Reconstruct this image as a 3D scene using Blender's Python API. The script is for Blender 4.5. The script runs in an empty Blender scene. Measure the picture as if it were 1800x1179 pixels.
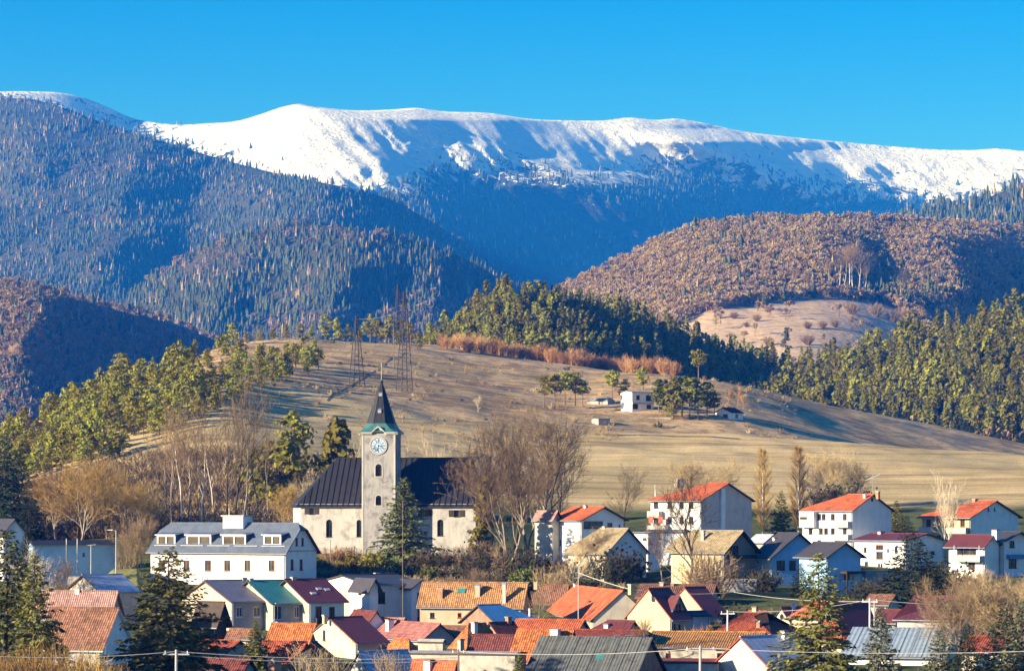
import bpy, math, random
import numpy as np
from mathutils import Vector, Matrix

# ------------------------------------------------------------------ camera, sky, sun, exposure
scene = bpy.context.scene
F_PX, HORIZON = 5000.0, 900.0        # photo: 1800 px wide, eye level at row 900
cam_data = bpy.data.cameras.new('camera')
cam_data.sensor_width = 36.0
cam_data.lens = 100.0
cam_data.shift_y = (HORIZON - 589.5) / 1800.0
cam_data.clip_start = 1.0
cam_data.clip_end = 60000.0
cam = bpy.data.objects.new('camera', cam_data)
scene.collection.objects.link(cam)
cam.location = (0, 0, 0)
cam.rotation_euler = (math.radians(90), 0, 0)
scene.camera = cam

SUN_AZ = math.radians(63)            # measured from straight behind the camera towards the left
SUN_EL = math.radians(15)
to_sun = Vector((-math.sin(SUN_AZ) * math.cos(SUN_EL), -math.cos(SUN_AZ) * math.cos(SUN_EL), math.sin(SUN_EL)))
sun_data = bpy.data.lights.new('sun', 'SUN')
sun_data.energy = 5.0
sun_data.angle = math.radians(0.5)
sun_data.color = (1.0, 0.87, 0.70)
sun = bpy.data.objects.new('sun', sun_data)
scene.collection.objects.link(sun)
sun.rotation_euler = (-to_sun).to_track_quat('-Z', 'Y').to_euler()

world = bpy.data.worlds.new('World')
scene.world = world
world.use_nodes = True
wn, wl = world.node_tree.nodes, world.node_tree.links
bgn = wn['Background']
sky = wn.new('ShaderNodeTexSky')
sky.sky_type = 'NISHITA'
sky.sun_disc = False
sky.sun_elevation = SUN_EL
# Nishita: rotation 0 puts the sun at +Y, turning clockwise seen from above
sky.sun_rotation = math.atan2(to_sun.x, to_sun.y)
sky.altitude = 500
sky.air_density = 1.0
sky.dust_density = 0.75
sky.ozone_density = 6.0
hs = wn.new('ShaderNodeHueSaturation')
hs.inputs['Saturation'].default_value = 1.27
hs.inputs['Hue'].default_value = 0.517
wl.new(sky.outputs[0], hs.inputs['Color'])
tint = wn.new('ShaderNodeMix'); tint.data_type = 'RGBA'; tint.blend_type = 'MULTIPLY'
tint.inputs[0].default_value = 1.0
tint.inputs[7].default_value = (1.0, 1.0, 0.86, 1)
wl.new(hs.outputs[0], tint.inputs[6])
wl.new(tint.outputs[2], bgn.inputs['Color'])
bgn.inputs['Strength'].default_value = 0.098

scene.view_settings.view_transform = 'Standard'
scene.view_settings.look = 'None'
scene.view_settings.gamma = 1.0
scene.view_settings.use_curve_mapping = False
scene.view_settings.exposure = 1.3
scene.cycles.use_denoising = True
scene.cycles.max_bounces = 5
scene.cycles.diffuse_bounces = 2
scene.cycles.glossy_bounces = 2
scene.cycles.transmission_bounces = 2
scene.cycles.volume_bounces = 0
scene.cycles.transparent_max_bounces = 4

# ------------------------------------------------------------------ helpers
COL = scene.collection
rng = np.random.default_rng(7)
R = random.Random(11)

def at(px, py, Y):
    return Vector(((px - 900) / F_PX * Y, Y, (HORIZON - py) / F_PX * Y))

def tag(o, label=None, cat=None, group=None, kind=None):
    if label: o['label'] = label
    if cat: o['category'] = cat
    if group: o['group'] = group
    if kind: o['kind'] = kind
    return o

def link(o, parent=None):
    COL.objects.link(o)
    if parent is not None: o.parent = parent
    return o

def empty(name, loc=(0, 0, 0), rz=0.0):
    o = bpy.data.objects.new(name, None)
    o.empty_display_size = 0.2
    COL.objects.link(o)
    o.location = loc
    o.rotation_euler = (0, 0, rz)
    return o

def np_mesh(name, V, faces, mats=(), midx=None, uv=None, smooth=False):
    """V (n,3); faces: (m,k) array, or list of tuples"""
    me = bpy.data.meshes.new(name)
    if isinstance(faces, np.ndarray):
        m, k = faces.shape
        me.vertices.add(len(V)); me.vertices.foreach_set('co', np.asarray(V, dtype=np.float32).ravel())
        me.loops.add(m * k); me.loops.foreach_set('vertex_index', faces.astype(np.int32).ravel())
        me.polygons.add(m)
        me.polygons.foreach_set('loop_start', np.arange(0, m * k, k, dtype=np.int32))
        me.polygons.foreach_set('loop_total', np.full(m, k, dtype=np.int32))
        me.update(calc_edges=True)
    else:
        me.from_pydata([tuple(v) for v in V], [], faces)
    for mt in mats: me.materials.append(mt)
    if midx is not None: me.polygons.foreach_set('material_index', np.asarray(midx, dtype=np.int32))
    if uv is not None:
        l = me.uv_layers.new(name='UVMap')
        l.data.foreach_set('uv', np.asarray(uv, dtype=np.float32).ravel())
    if smooth: me.polygons.foreach_set('use_smooth', np.ones(len(me.polygons), dtype=bool))
    me.update()
    return me

def mobj(name, me, parent=None, loc=None):
    o = bpy.data.objects.new(name, me)
    link(o, parent)
    if loc is not None: o.location = loc
    return o

class MB:
    """collects faces of ONE part; build() makes one mesh object"""
    def __init__(s): s.v, s.f, s.m, s.uv = [], [], [], []
    def poly(s, pts, m=0, uv=None):
        i = len(s.v); s.v += [tuple(p) for p in pts]; s.f.append(tuple(range(i, i + len(pts)))); s.m.append(m)
        s.uv += list(uv) if uv else [(p[0] + p[1], p[2]) for p in pts]
        return s
    def box(s, x0, x1, y0, y1, z0, z1, m=0):
        c = [(x0, y0, z0), (x1, y0, z0), (x1, y1, z0), (x0, y1, z0), (x0, y0, z1), (x1, y0, z1), (x1, y1, z1), (x0, y1, z1)]
        for q in ((0, 1, 5, 4), (1, 2, 6, 5), (2, 3, 7, 6), (3, 0, 4, 7), (4, 5, 6, 7), (3, 2, 1, 0)):
            s.poly([c[k] for k in q], m)
        return s
    def slab(s, top, t, m=0, mside=None, uv=None):
        """polygon extruded straight down by t"""
        mside = m if mside is None else mside
        bot = [(p[0], p[1], p[2] - t) for p in top]
        s.poly(top, m, uv)
        s.poly(bot[::-1], mside)
        n = len(top)
        for i in range(n):
            j = (i + 1) % n
            s.poly([top[j], top[i], bot[i], bot[j]], mside)
        return s
    def tube(s, a, b, r0, r1=None, n=6, m=0, cap=True):
        r1 = r0 if r1 is None else r1
        a, b = Vector(a), Vector(b); d = (b - a).normalized()
        u = d.orthogonal().normalized(); w = d.cross(u)
        ra = [a + (u * math.cos(2 * math.pi * k / n) + w * math.sin(2 * math.pi * k / n)) * r0 for k in range(n)]
        rb = [b + (u * math.cos(2 * math.pi * k / n) + w * math.sin(2 * math.pi * k / n)) * r1 for k in range(n)]
        for k in range(n):
            j = (k + 1) % n
            s.poly([ra[k], ra[j], rb[j], rb[k]], m)
        if cap: s.poly(rb, m); s.poly(ra[::-1], m)
        return s
    def build(s, name, mats, parent=None, loc=None):
        me = bpy.data.meshes.new(name)
        me.from_pydata(s.v, [], s.f)
        for mt in (mats if isinstance(mats, (list, tuple)) else [mats]): me.materials.append(mt)
        me.polygons.foreach_set('material_index', s.m)
        l = me.uv_layers.new(name='UVMap')
        l.data.foreach_set('uv', np.asarray(s.uv, dtype=np.float32).ravel())
        me.update()
        return mobj(name, me, parent, loc)

# numpy gradient noise -------------------------------------------------
_perm = np.random.default_rng(3).permutation(1024)
_grad = np.random.default_rng(4).uniform(0, 2 * math.pi, 1024)
def pnoise(x, y):
    xi, yi = np.floor(x).astype(int), np.floor(y).astype(int)
    xf, yf = x - xi, y - yi
    u, v = xf * xf * xf * (xf * (xf * 6 - 15) + 10), yf * yf * yf * (yf * (yf * 6 - 15) + 10)
    def g(ix, iy, dx, dy):
        a = _grad[(_perm[ix & 1023] + iy) & 1023]
        return np.cos(a) * dx + np.sin(a) * dy
    n00, n10 = g(xi, yi, xf, yf), g(xi + 1, yi, xf - 1, yf)
    n01, n11 = g(xi, yi + 1, xf, yf - 1), g(xi + 1, yi + 1, xf - 1, yf - 1)
    return (n00 * (1 - u) + n10 * u) * (1 - v) + (n01 * (1 - u) + n11 * u) * v
def fbm(x, y, o=4):
    x, y = np.asarray(x, float), np.asarray(y, float)
    s, a = 0, 1.0
    for k in range(o):
        s = s + a * pnoise(x * 2 ** k + 17.3 * k, y * 2 ** k - 9.1 * k); a *= 0.5
    return s
def curve(pts):
    xs, ys = np.array([p[0] for p in pts], float), np.array([p[1] for p in pts], float)
    # monotone-ish cubic (finite difference tangents)
    d = np.gradient(ys, xs)
    def f(x):
        x = np.clip(np.asarray(x, float), xs[0], xs[-1])
        i = np.clip(np.searchsorted(xs, x) - 1, 0, len(xs) - 2)
        h = xs[i + 1] - xs[i]; t = (x - xs[i]) / h
        return ((2 * t ** 3 - 3 * t ** 2 + 1) * ys[i] + (t ** 3 - 2 * t ** 2 + t) * h * d[i]
                + (-2 * t ** 3 + 3 * t ** 2) * ys[i + 1] + (t ** 3 - t ** 2) * h * d[i + 1])
    return f

# ------------------------------------------------------------------ materials
MATS = {}
class NT:
    def __init__(s, name):
        s.mat = bpy.data.materials.new(name); s.mat.use_nodes = True
        s.n, s.l = s.mat.node_tree.nodes, s.mat.node_tree.links
        s.b = s.n['Principled BSDF']
        s.b.inputs['Specular IOR Level'].default_value = 0.2
        s.b.inputs['Roughness'].default_value = 0.85
    def new(s, t, **kw):
        n = s.n.new(t)
        for k, v in kw.items():
            if hasattr(n, k): setattr(n, k, v)
        return n
    def coord(s, which='Object', scale=1.0):
        t = s.new('ShaderNodeTexCoord'); m = s.new('ShaderNodeMapping')
        m.inputs['Scale'].default_value = (scale,) * 3 if not isinstance(scale, (tuple, list)) else scale
        s.l.new(t.outputs[which], m.inputs['Vector']); return m.outputs[0]
    def pos(s, scale=1.0):
        t = s.new('ShaderNodeNewGeometry'); m = s.new('ShaderNodeMapping')
        m.inputs['Scale'].default_value = (scale,) * 3 if not isinstance(scale, (tuple, list)) else scale
        s.l.new(t.outputs['Position'], m.inputs['Vector']); return m.outputs[0]
    def noise(s, vec, scale, detail=4, rough=0.55, dist=0.0):
        n = s.new('ShaderNodeTexNoise')
        n.inputs['Scale'].default_value = scale; n.inputs['Detail'].default_value = detail
        n.inputs['Roughness'].default_value = rough; n.inputs['Distortion'].default_value = dist
        s.l.new(vec, n.inputs['Vector']); return n.outputs['Fac']
    def ramp(s, fac, stops, interp='LINEAR'):
        r = s.new('ShaderNodeValToRGB'); e = r.color_ramp.elements; r.color_ramp.interpolation = interp
        while len(e) < len(stops): e.new(0.5)
        for el, (p, c) in zip(e, stops):
            el.position = p; el.color = (*c, 1) if not isinstance(c, (int, float)) else (c, c, c, 1)
        s.l.new(fac, r.inputs['Fac']); return r.outputs['Color']
    def mix(s, fac, a, b, mode='MIX'):
        m = s.new('ShaderNodeMix'); m.data_type = 'RGBA'; m.blend_type = mode
        for q, val in ((0, fac), (6, a), (7, b)):
            sock = m.inputs[q]
            if isinstance(val, bpy.types.NodeSocket): s.l.new(val, sock)
            elif isinstance(val, (int, float)): sock.default_value = val if q == 0 else (val, val, val, 1)
            else: sock.default_value = (*val, 1)
        return m.outputs[2]
    def math(s, op, a, b=0.0, c=0.0):
        m = s.new('ShaderNodeMath'); m.operation = op
        for sock, val in zip(m.inputs, (a, b, c)):
            if isinstance(val, bpy.types.NodeSocket): s.l.new(val, sock)
            else: sock.default_value = val
        return m.outputs[0]
    def bump(s, h, strength=0.3, dist=0.05):
        b = s.new('ShaderNodeBump'); b.inputs['Strength'].default_value = strength; b.inputs['Distance'].default_value = dist
        s.l.new(h, b.inputs['Height']); s.l.new(b.outputs[0], s.b.inputs['Normal'])
    def base(s, c):
        if isinstance(c, bpy.types.NodeSocket): s.l.new(c, s.b.inputs['Base Color'])
        else: s.b.inputs['Base Color'].default_value = (*c, 1)
def nth(n): return '%d%s' % (n, 'th' if 10 < n % 100 < 14 else {1: 'st', 2: 'nd', 3: 'rd'}.get(n % 10, 'th'))
def sc(c, k): return tuple(min(1.0, x * k) for x in c)

def foliage_mat(name, c, trans=0.25, var=0.5, instancer=False):
    """leaf / needle / twig colour with variation from clump to clump and from tree to tree"""
    if name in MATS: return MATS[name]
    t = NT(name)
    n = t.noise(t.pos(1.0), 0.9, 3, 0.6)
    col = t.ramp(n, [(0.3, sc(c, 1 - var * 0.75)), (0.5, c), (0.72, tuple(min(1, x * (1 + var)) for x in (c[0], c[1], c[2] * 0.8)))])
    oi = t.new('ShaderNodeObjectInfo')
    h = t.new('ShaderNodeHueSaturation')
    t.l.new(col, h.inputs['Color'])
    hr = 0.016 if 'twigs' in name else 0.04
    hv = t.math('MULTIPLY_ADD', oi.outputs['Random'], hr, 0.5 - hr * 0.4); t.l.new(hv, h.inputs['Hue'])
    vv = t.math('MULTIPLY_ADD', oi.outputs['Random'], 0.6, 0.7); t.l.new(vv, h.inputs['Value'])
    col = h.outputs[0]
    d = t.new('ShaderNodeBsdfDiffuse'); tr = t.new('ShaderNodeBsdfTranslucent'); mx = t.new('ShaderNodeMixShader')
    t.l.new(col, d.inputs[0]); t.l.new(col, tr.inputs[0]); mx.inputs[0].default_value = trans
    t.l.new(d.outputs[0], mx.inputs[1]); t.l.new(tr.outputs[0], mx.inputs[2])
    out = t.n['Material Output']; t.l.new(mx.outputs[0], out.inputs['Surface'])
    t.n.remove(t.b)
    MATS[name] = t.mat
    return t.mat

def bark_mat(name, c):
    if name in MATS: return MATS[name]
    t = NT(name)
    n = t.noise(t.coord('Object', (3, 3, 0.7)), 2.0, 5, 0.6)
    t.base(t.ramp(n, [(0.3, sc(c, 0.55)), (0.55, c), (0.75, sc(c, 1.5))]))
    t.bump(n, 0.5, 0.05)
    MATS[name] = t.mat
    return t.mat
# ------------------------------------------------------------------ near ground (village slope, church knoll, fields, pylon hill)
GY = np.array([20, 150, 260, 300, 335, 370, 400, 430, 460, 500, 560, 640, 720, 800, 840, 880, 960, 1040, 1120, 1250, 1500, 2500, 15500], float)
GX = np.array([-700, 0, 120, 250, 400, 500, 620, 750, 880, 1000, 1250, 1500, 1650, 1800, 2500], float)
GT = {  # ground row in the photo (px columns as GX) at each depth; rows not listed are given as heights below
 260: [1215] * 15,
 300: [1165] * 15,
 335: [1122] * 15,
 370: [1082, 1082, 1078, 1075, 1075, 1078, 1078, 1078, 1075, 1072, 1068, 1068, 1070, 1070, 1070],
 400: [1050, 1050, 1040, 1035, 1035, 1036, 1036, 1036, 1038, 1040, 1035, 1040, 1042, 1042, 1042],
 430: [1022, 1022, 1012, 1006, 1006, 1003, 1002, 1003, 1010, 1015, 1008, 1010, 1012, 1012, 1012],
 460: [992, 992, 985, 980, 978, 972, 970, 971, 978, 988, 978, 978, 982, 982, 982],
 500: [955, 955, 950, 945, 945, 945, 945, 947, 955, 962, 955, 956, 957, 955, 955],
 560: [920, 920, 908, 895, 890, 896, 905, 908, 915, 922, 918, 920, 918, 912, 912],
 640: [872, 866, 840, 812, 796, 806, 824, 842, 852, 858, 862, 868, 866, 862, 862],
 720: [800, 815, 775, 748, 728, 745, 764, 784, 798, 804, 808, 816, 820, 822, 822],
 800: [735, 782, 738, 698, 670, 688, 706, 727, 746, 756, 763, 778, 788, 798, 830],
 840: [718, 772, 730, 684, 654, 668, 684, 705, 726, 742, 765, 787, 800, 815, 850],
 880: [700, 765, 722, 672, 640, 650, 664, 683, 703, 717, 724, 783, 806, 828, 880],
 960: [690, 770, 728, 668, 614, 618, 630, 648, 669, 683, 677, 752, 790, 818, 900],
 1040: [700, 790, 752, 690, 612, 597, 608, 622, 640, 654, 668, 725, 759, 797, 900],
 1120: [720, 825, 790, 725, 632, 600, 600, 610, 626, 642, 682, 722, 749, 780, 900],
 1250: [780, 860, 840, 790, 690, 632, 620, 622, 640, 660, 712, 748, 778, 810, 920],
}
_rows = []
for Y in GY:
    if Y in GT: _rows.append((HORIZON - np.array(GT[Y], float)) / F_PX * Y)
    elif Y < 200: _rows.append(np.full(len(GX), -17.0 if Y < 100 else -16.6))
    elif Y == 1500: _rows.append(np.array([15, 5, 5, 10, 40, 55, 60, 60, 55, 45, 40, 20, 10, 0, -10], float))
    elif Y == 2500: _rows.append(np.full(len(GX), 20.0))
    else: _rows.append(np.full(len(GX), 60.0))
GZ = np.array(_rows)                                       # [row, col] heights
_rowf = [curve(list(zip(GX, r))) for r in GZ]
def ground_z(x, y, detail=True):
    x, y = np.atleast_1d(np.asarray(x, float)), np.atleast_1d(np.asarray(y, float))
    px = 900 + F_PX * x / np.maximum(y, 1)
    A = np.array([f(px) for f in _rowf])                   # rows x n
    i = np.clip(np.searchsorted(GY, y) - 1, 0, len(GY) - 2)
    k = np.arange(len(y))
    def tang(j):
        j0, j1 = np.maximum(j - 1, 0), np.minimum(j + 1, len(GY) - 1)
        return (A[j1, k] - A[j0, k]) / (GY[j1] - GY[j0])
    h = GY[i + 1] - GY[i]; t = np.clip((y - GY[i]) / h, 0, 1)
    z = ((2 * t ** 3 - 3 * t ** 2 + 1) * A[i, k] + (t ** 3 - 2 * t ** 2 + t) * h * tang(i)
         + (-2 * t ** 3 + 3 * t ** 2) * A[i + 1, k] + (t ** 3 - t ** 2) * h * tang(i + 1))
    if detail:
        w = np.clip((y - 560) / 200, 0, 1) * np.clip((1500 - y) / 300, 0, 1)
        z = z + w * (fbm(x / 60, y / 60, 3) * 1.5 + fbm(x / 14, y / 14, 3) * 0.45)
    return z
def gz(x, y): return float(ground_z(x, y)[0])
def on_ground(px, Y):
    x = (px - 900) / F_PX * Y
    return Vector((x, Y, gz(x, Y)))

def grid_faces(nr, nc):
    i = np.arange(nr - 1)[:, None] * nc + np.arange(nc - 1)[None, :]
    return np.stack([i, i + 1, i + nc + 1, i + nc], -1).reshape(-1, 4)

# materials of the ground -------------------------------------------------
def ground_mat():
    t = NT('ground')
    geo = t.new('ShaderNodeNewGeometry')
    big = t.noise(t.pos(1.0), 0.012, 4, 0.6)
    fine = t.noise(t.pos(1.0), 0.35, 5, 0.65)
    strk = t.noise(t.pos((0.02, 0.16, 0.3)), 1.0, 5, 0.6, 0.6)
    tuft = t.noise(t.pos(1.0), 1.6, 3, 0.6)
    straw = t.ramp(strk, [(0.30, (0.36, 0.25, 0.11)), (0.48, (0.60, 0.44, 0.20)), (0.7, (0.70, 0.54, 0.27))])
    heath = t.ramp(fine, [(0.30, (0.28, 0.17, 0.08)), (0.47, (0.58, 0.40, 0.20)), (0.68, (0.70, 0.52, 0.28))])
    green = t.ramp(fine, [(0.3, (0.06, 0.075, 0.03)), (0.55, (0.12, 0.135, 0.05)), (0.75, (0.22, 0.20, 0.09))])
    sep = t.new('ShaderNodeSeparateXYZ'); t.l.new(geo.outputs['Position'], sep.inputs[0])
    # straw meadow below, heath on the hill top, green grass between the houses, run uphill to stand for field shadow
    hmask = t.ramp(t.math('ADD', t.math('MULTIPLY', t.math('SUBTRACT', sep.outputs['Y'], 800), 0.006), t.math('MULTIPLY', big, 0.8)), [(0.35, 0.0), (0.65, 1.0)])
    vmask = t.ramp(t.math('ADD', t.math('MULTIPLY', t.math('SUBTRACT', sep.outputs['Y'], 600), 0.02), t.math('MULTIPLY', big, 1.2)), [(0.40, 0.0), (0.75, 1.0)])
    c = t.mix(hmask, straw, heath)
    gm = t.ramp(t.noise(t.pos(1.0), 0.02, 3, 0.5), [(0.50, 0.0), (0.62, 0.75)])
    c = t.mix(t.math('MULTIPLY', gm, 0.3), c, green)
    scrubby = t.ramp(t.noise(t.pos((0.5, 1.1, 1.0)), 0.05, 6, 0.68, 1.2), [(0.50, 0.0), (0.60, 0.75)])
    c = t.mix(t.math('MULTIPLY', scrubby, hmask), c, (0.24, 0.155, 0.09))
    terr = t.ramp(t.noise(t.pos((0.012, 0.012, 0.85)), 1.0, 4, 0.6, 0.4), [(0.56, 0.0), (0.62, 0.55)])
    c = t.mix(terr, c, (0.27, 0.20, 0.10))
    c = t.mix(vmask, green, c)
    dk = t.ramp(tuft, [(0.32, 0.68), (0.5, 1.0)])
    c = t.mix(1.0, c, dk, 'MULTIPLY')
    t.base(c)
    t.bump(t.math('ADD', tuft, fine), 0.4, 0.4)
    t.b.inputs['Roughness'].default_value = 1.0; t.b.inputs['Specular IOR Level'].default_value = 0.0
    return t.mat
M_ground = ground_mat()

pxs = np.concatenate([np.linspace(-9000, -700, 30), np.linspace(-660, -20, 40), np.arange(0, 1801, 5.0), np.linspace(1840, 2500, 30), np.linspace(2800, 9000, 20)])
ys = np.concatenate([np.geomspace(20, 250, 20), np.linspace(258, 560, 90), np.linspace(564, 1250, 190), np.geomspace(1300, 15400, 30)])
PX, YY = np.meshgrid(pxs, ys)
XX = (PX - 900) / F_PX * YY
ZZ = ground_z(XX.ravel(), YY.ravel()).reshape(XX.shape)
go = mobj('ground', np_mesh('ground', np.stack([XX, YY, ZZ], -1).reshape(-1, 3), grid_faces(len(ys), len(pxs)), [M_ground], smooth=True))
tag(go, 'tan and green grass slope carrying the village, fields and bare hill', kind='structure')

# ------------------------------------------------------------------ mountains and hills behind
class Sheet:
    def __init__(s, name, crest, ycrest, bottom, ybot, relief=None, px=(0, 1800), step=6, rows=60, rough=(0, 1), pw=1.0):
        s.name, s.crest, s.yc, s.bot, s.yb, s.rel = name, curve(crest), curve(ycrest), curve(bottom), curve(ybot), relief
        s.px, s.step, s.rows, s.rough, s.pw = px, step, rows, rough, pw
    def pos(s, px, t):
        px, t = np.broadcast_arrays(np.asarray(px, float), np.asarray(t, float))
        tc = np.clip(t, 0, 1)
        pc, pb = s.crest(px), s.bot(px)
        py = pb + (pc - pb) * tc
        Y = s.yb(px) + (s.yc(px) - s.yb(px)) * tc ** s.pw
        if s.rel is not None: Y = Y + s.rel(px, py)
        if s.rough[0]:
            a, w = s.rough
            nx, nz = (px - 900) / F_PX * Y / w, (HORIZON - py) / F_PX * Y / w * 1.6
            Y = Y + a * fbm(nx + 31.7, nz + Y * 0.0, 4) * np.clip((1 - tc) * 4, 0.15, 1)
        x, z = (px - 900) / F_PX * Y, (HORIZON - py) / F_PX * Y
        over = np.clip(t - 1, 0, 9)                          # back slope behind the crest
        Y2 = Y + over * 900
        return np.stack([x * (Y2 / Y), Y2, np.maximum(z - over * 260 - over ** 2 * 120, -24.0)], -1), py
    def build(s, mat, label, attr=None):
        p = np.arange(s.px[0], s.px[1] + 1, s.step)
        t = np.concatenate([np.linspace(0, 1, s.rows), [1.02, 1.1, 1.3, 1.7, 2.2]])
        PX_, T_ = np.meshgrid(p, t)
        P, py = s.pos(PX_, T_)
        me = np_mesh(s.name, P.reshape(-1, 3), grid_faces(len(t), len(p)), [mat], smooth=True)
        for an, fn in (attr or {}).items():
            a = me.attributes.new(an, 'FLOAT', 'POINT')
            a.data.foreach_set('value', fn(PX_, py).astype(np.float32).ravel())
        o = mobj(s.name, me)
        tag(o, label, kind='structure')
        return o

def tents(lst, fl=60, ribs=0.0):
    def f(px, py):
        d = np.zeros(np.broadcast(px, py).shape)
        if ribs:   # gullies and ribs running down the slope
            q = px - (py - 200) * 0.9
            d = d + ribs * np.clip((py - 195) / 60, 0, 1) * (26 * fbm(q / 16, py / 90, 3) + 70 * (np.abs(fbm(q / 55 + 3.3, py / 170, 3)) - 0.2))
        for (a, b, pr, wl, wr, amp, y0, y1) in lst:
            c = a + b * (py - pr)
            u = px - c
            h = np.where(u < 0, 1 + u / wl, 1 - u / wr)
            h = np.clip(h, 0, 1); h = h * h * (3 - 2 * h) * 0.35 + h * 0.65
            fade = np.clip((py - y0) / 25, 0, 1) * np.clip((y1 - py) / fl, 0, 1)
            d = d - amp * h * fade
        return d
    return f

treeline = curve([(-600, 170), (0, 178), (100, 190), (300, 250), (450, 300), (560, 335), (700, 328), (750, 300), (850, 292), (950, 300), (1000, 312), (1100, 305),
                  (1200, 280), (1300, 292), (1400, 322), (1500, 332), (1600, 345), (1700, 350), (1800, 330), (2400, 340)])
snow_sheet = Sheet('snow_mountain',
    [(-700, 200), (-300, 178), (0, 161), (60, 161), (110, 164), (150, 173), (190, 189), (230, 207), (270, 215), (310, 219), (360, 217), (420, 212), (470, 197), (500, 187), (527, 183),
     (560, 188), (620, 194), (700, 192), (725, 190), (780, 196), (860, 199), (930, 209), (1000, 212), (1060, 212), (1110, 207), (1150, 211), (1190, 209), (1230, 215), (1300, 230),
     (1380, 240), (1450, 247), (1530, 254), (1600, 260), (1700, 264), (1760, 262), (1800, 266), (2100, 290), (2500, 330)],
    [(-700, 9500), (0, 9400), (300, 9700), (527, 9200), (800, 9680), (1100, 10220), (1400, 10800), (1560, 11000), (1800, 10850), (2500, 10700)],
    [(-700, 560), (900, 560), (1800, 520), (2500, 520)],
    [(-700, 8000), (0, 7900), (300, 7700), (527, 7200), (700, 7300), (900, 7900), (1100, 8700), (1300, 9400), (1500, 10000), (1800, 10300), (2500, 10300)],
    relief=tents([(545, 1.25, 185, 210, 230, 260, 170, 430), (735, 2.3, 200, 200, 290, 340, 185, 460), (1115, 1.6, 208, 150, 240, 200, 196, 380),
                  (1225, 2.0, 245, 130, 280, 250, 225, 460), (1010, 2.2, 330, 150, 240, 340, 300, 520), (330, 1.0, 215, 200, 160, 150, 200, 300), (1600, 1.5, 300, 200, 200, 200, 262, 420)], 130, ribs=0.5),
    px=(-700, 2500), step=4, rows=110, rough=(75, 260), pw=0.95)
def snow_mat():
    t = NT('snow_and_forest')
    at_ = t.new('ShaderNodeAttribute'); at_.attribute_name = 'snow'
    n1 = t.noise(t.pos((1, 1, 1.6)), 0.011, 6, 0.62)
    n2 = t.noise(t.pos((1, 1, 1.5)), 0.045, 5, 0.6)
    n3 = t.noise(t.pos((1.5, 1.5, 0.55)), 0.022, 6, 0.68, 0.8)
    m = t.math('ADD', at_.outputs['Fac'], t.math('MULTIPLY', t.math('SUBTRACT', n1, 0.5), 4.2))
    m = t.math('ADD', m, t.math('MULTIPLY', t.math('SUBTRACT', n2, 0.5), 2.2))
    mask = t.ramp(m, [(0.30, 0.0), (0.36, 1.0)])
    spk = t.ramp(t.math('ADD', t.math('MULTIPLY', at_.outputs['Fac'], 0.16), n3), [(0.50, 0.0), (0.56, 1.0)])
    mask = t.mix(1.0, mask, spk, 'MULTIPLY')
    wood = t.ramp(n2, [(0.35, (0.022, 0.032, 0.018)), (0.6, (0.05, 0.05, 0.03)), (0.8, (0.10, 0.075, 0.05))])
    snow = t.ramp(t.noise(t.pos(1.0), 0.01, 5, 0.6), [(0.3, (0.80, 0.83, 0.87)), (0.7, (0.90, 0.91, 0.93))])
    t.base(t.mix(mask, wood, snow))
    t.bump(t.math('ADD', n1, t.math('ADD', t.math('MULTIPLY', n2, 0.5), t.math('MULTIPLY', n3, 1.1))), 0.75, 55)
    t.b.inputs['Roughness'].default_value = 0.7
    return t.mat
snow_sheet.build(snow_mat(), 'long snow covered mountain ridge above dark forest under the blue sky',
                 {'snow': lambda px, py: 0.36 + np.clip((treeline(px) + 14 - py) / 62, -3, 2.0)})

def forest_floor(name, cols, scale=0.02):
    t = NT(name)
    n = t.noise(t.pos(1.0), scale, 5, 0.65); n2 = t.noise(t.pos(1.0), scale * 6, 4, 0.6)
    t.base(t.mix(0.5, t.ramp(n, [(0.3, cols[0]), (0.5, cols[1]), (0.7, cols[2])]), t.ramp(n2, [(0.3, cols[0]), (0.7, cols[2])])))
    t.bump(n2, 0.8, 6)
    t.b.inputs['Specular IOR Level'].default_value = 0.0
    return t.mat
M_floor1 = forest_floor('conifer_slope', [(0.025, 0.035, 0.024), (0.045, 0.052, 0.035), (0.085, 0.07, 0.05)])
M_floor2 = forest_floor('leafless_slope', [(0.10, 0.07, 0.05), (0.17, 0.115, 0.085), (0.26, 0.18, 0.13)], 0.03)

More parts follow.
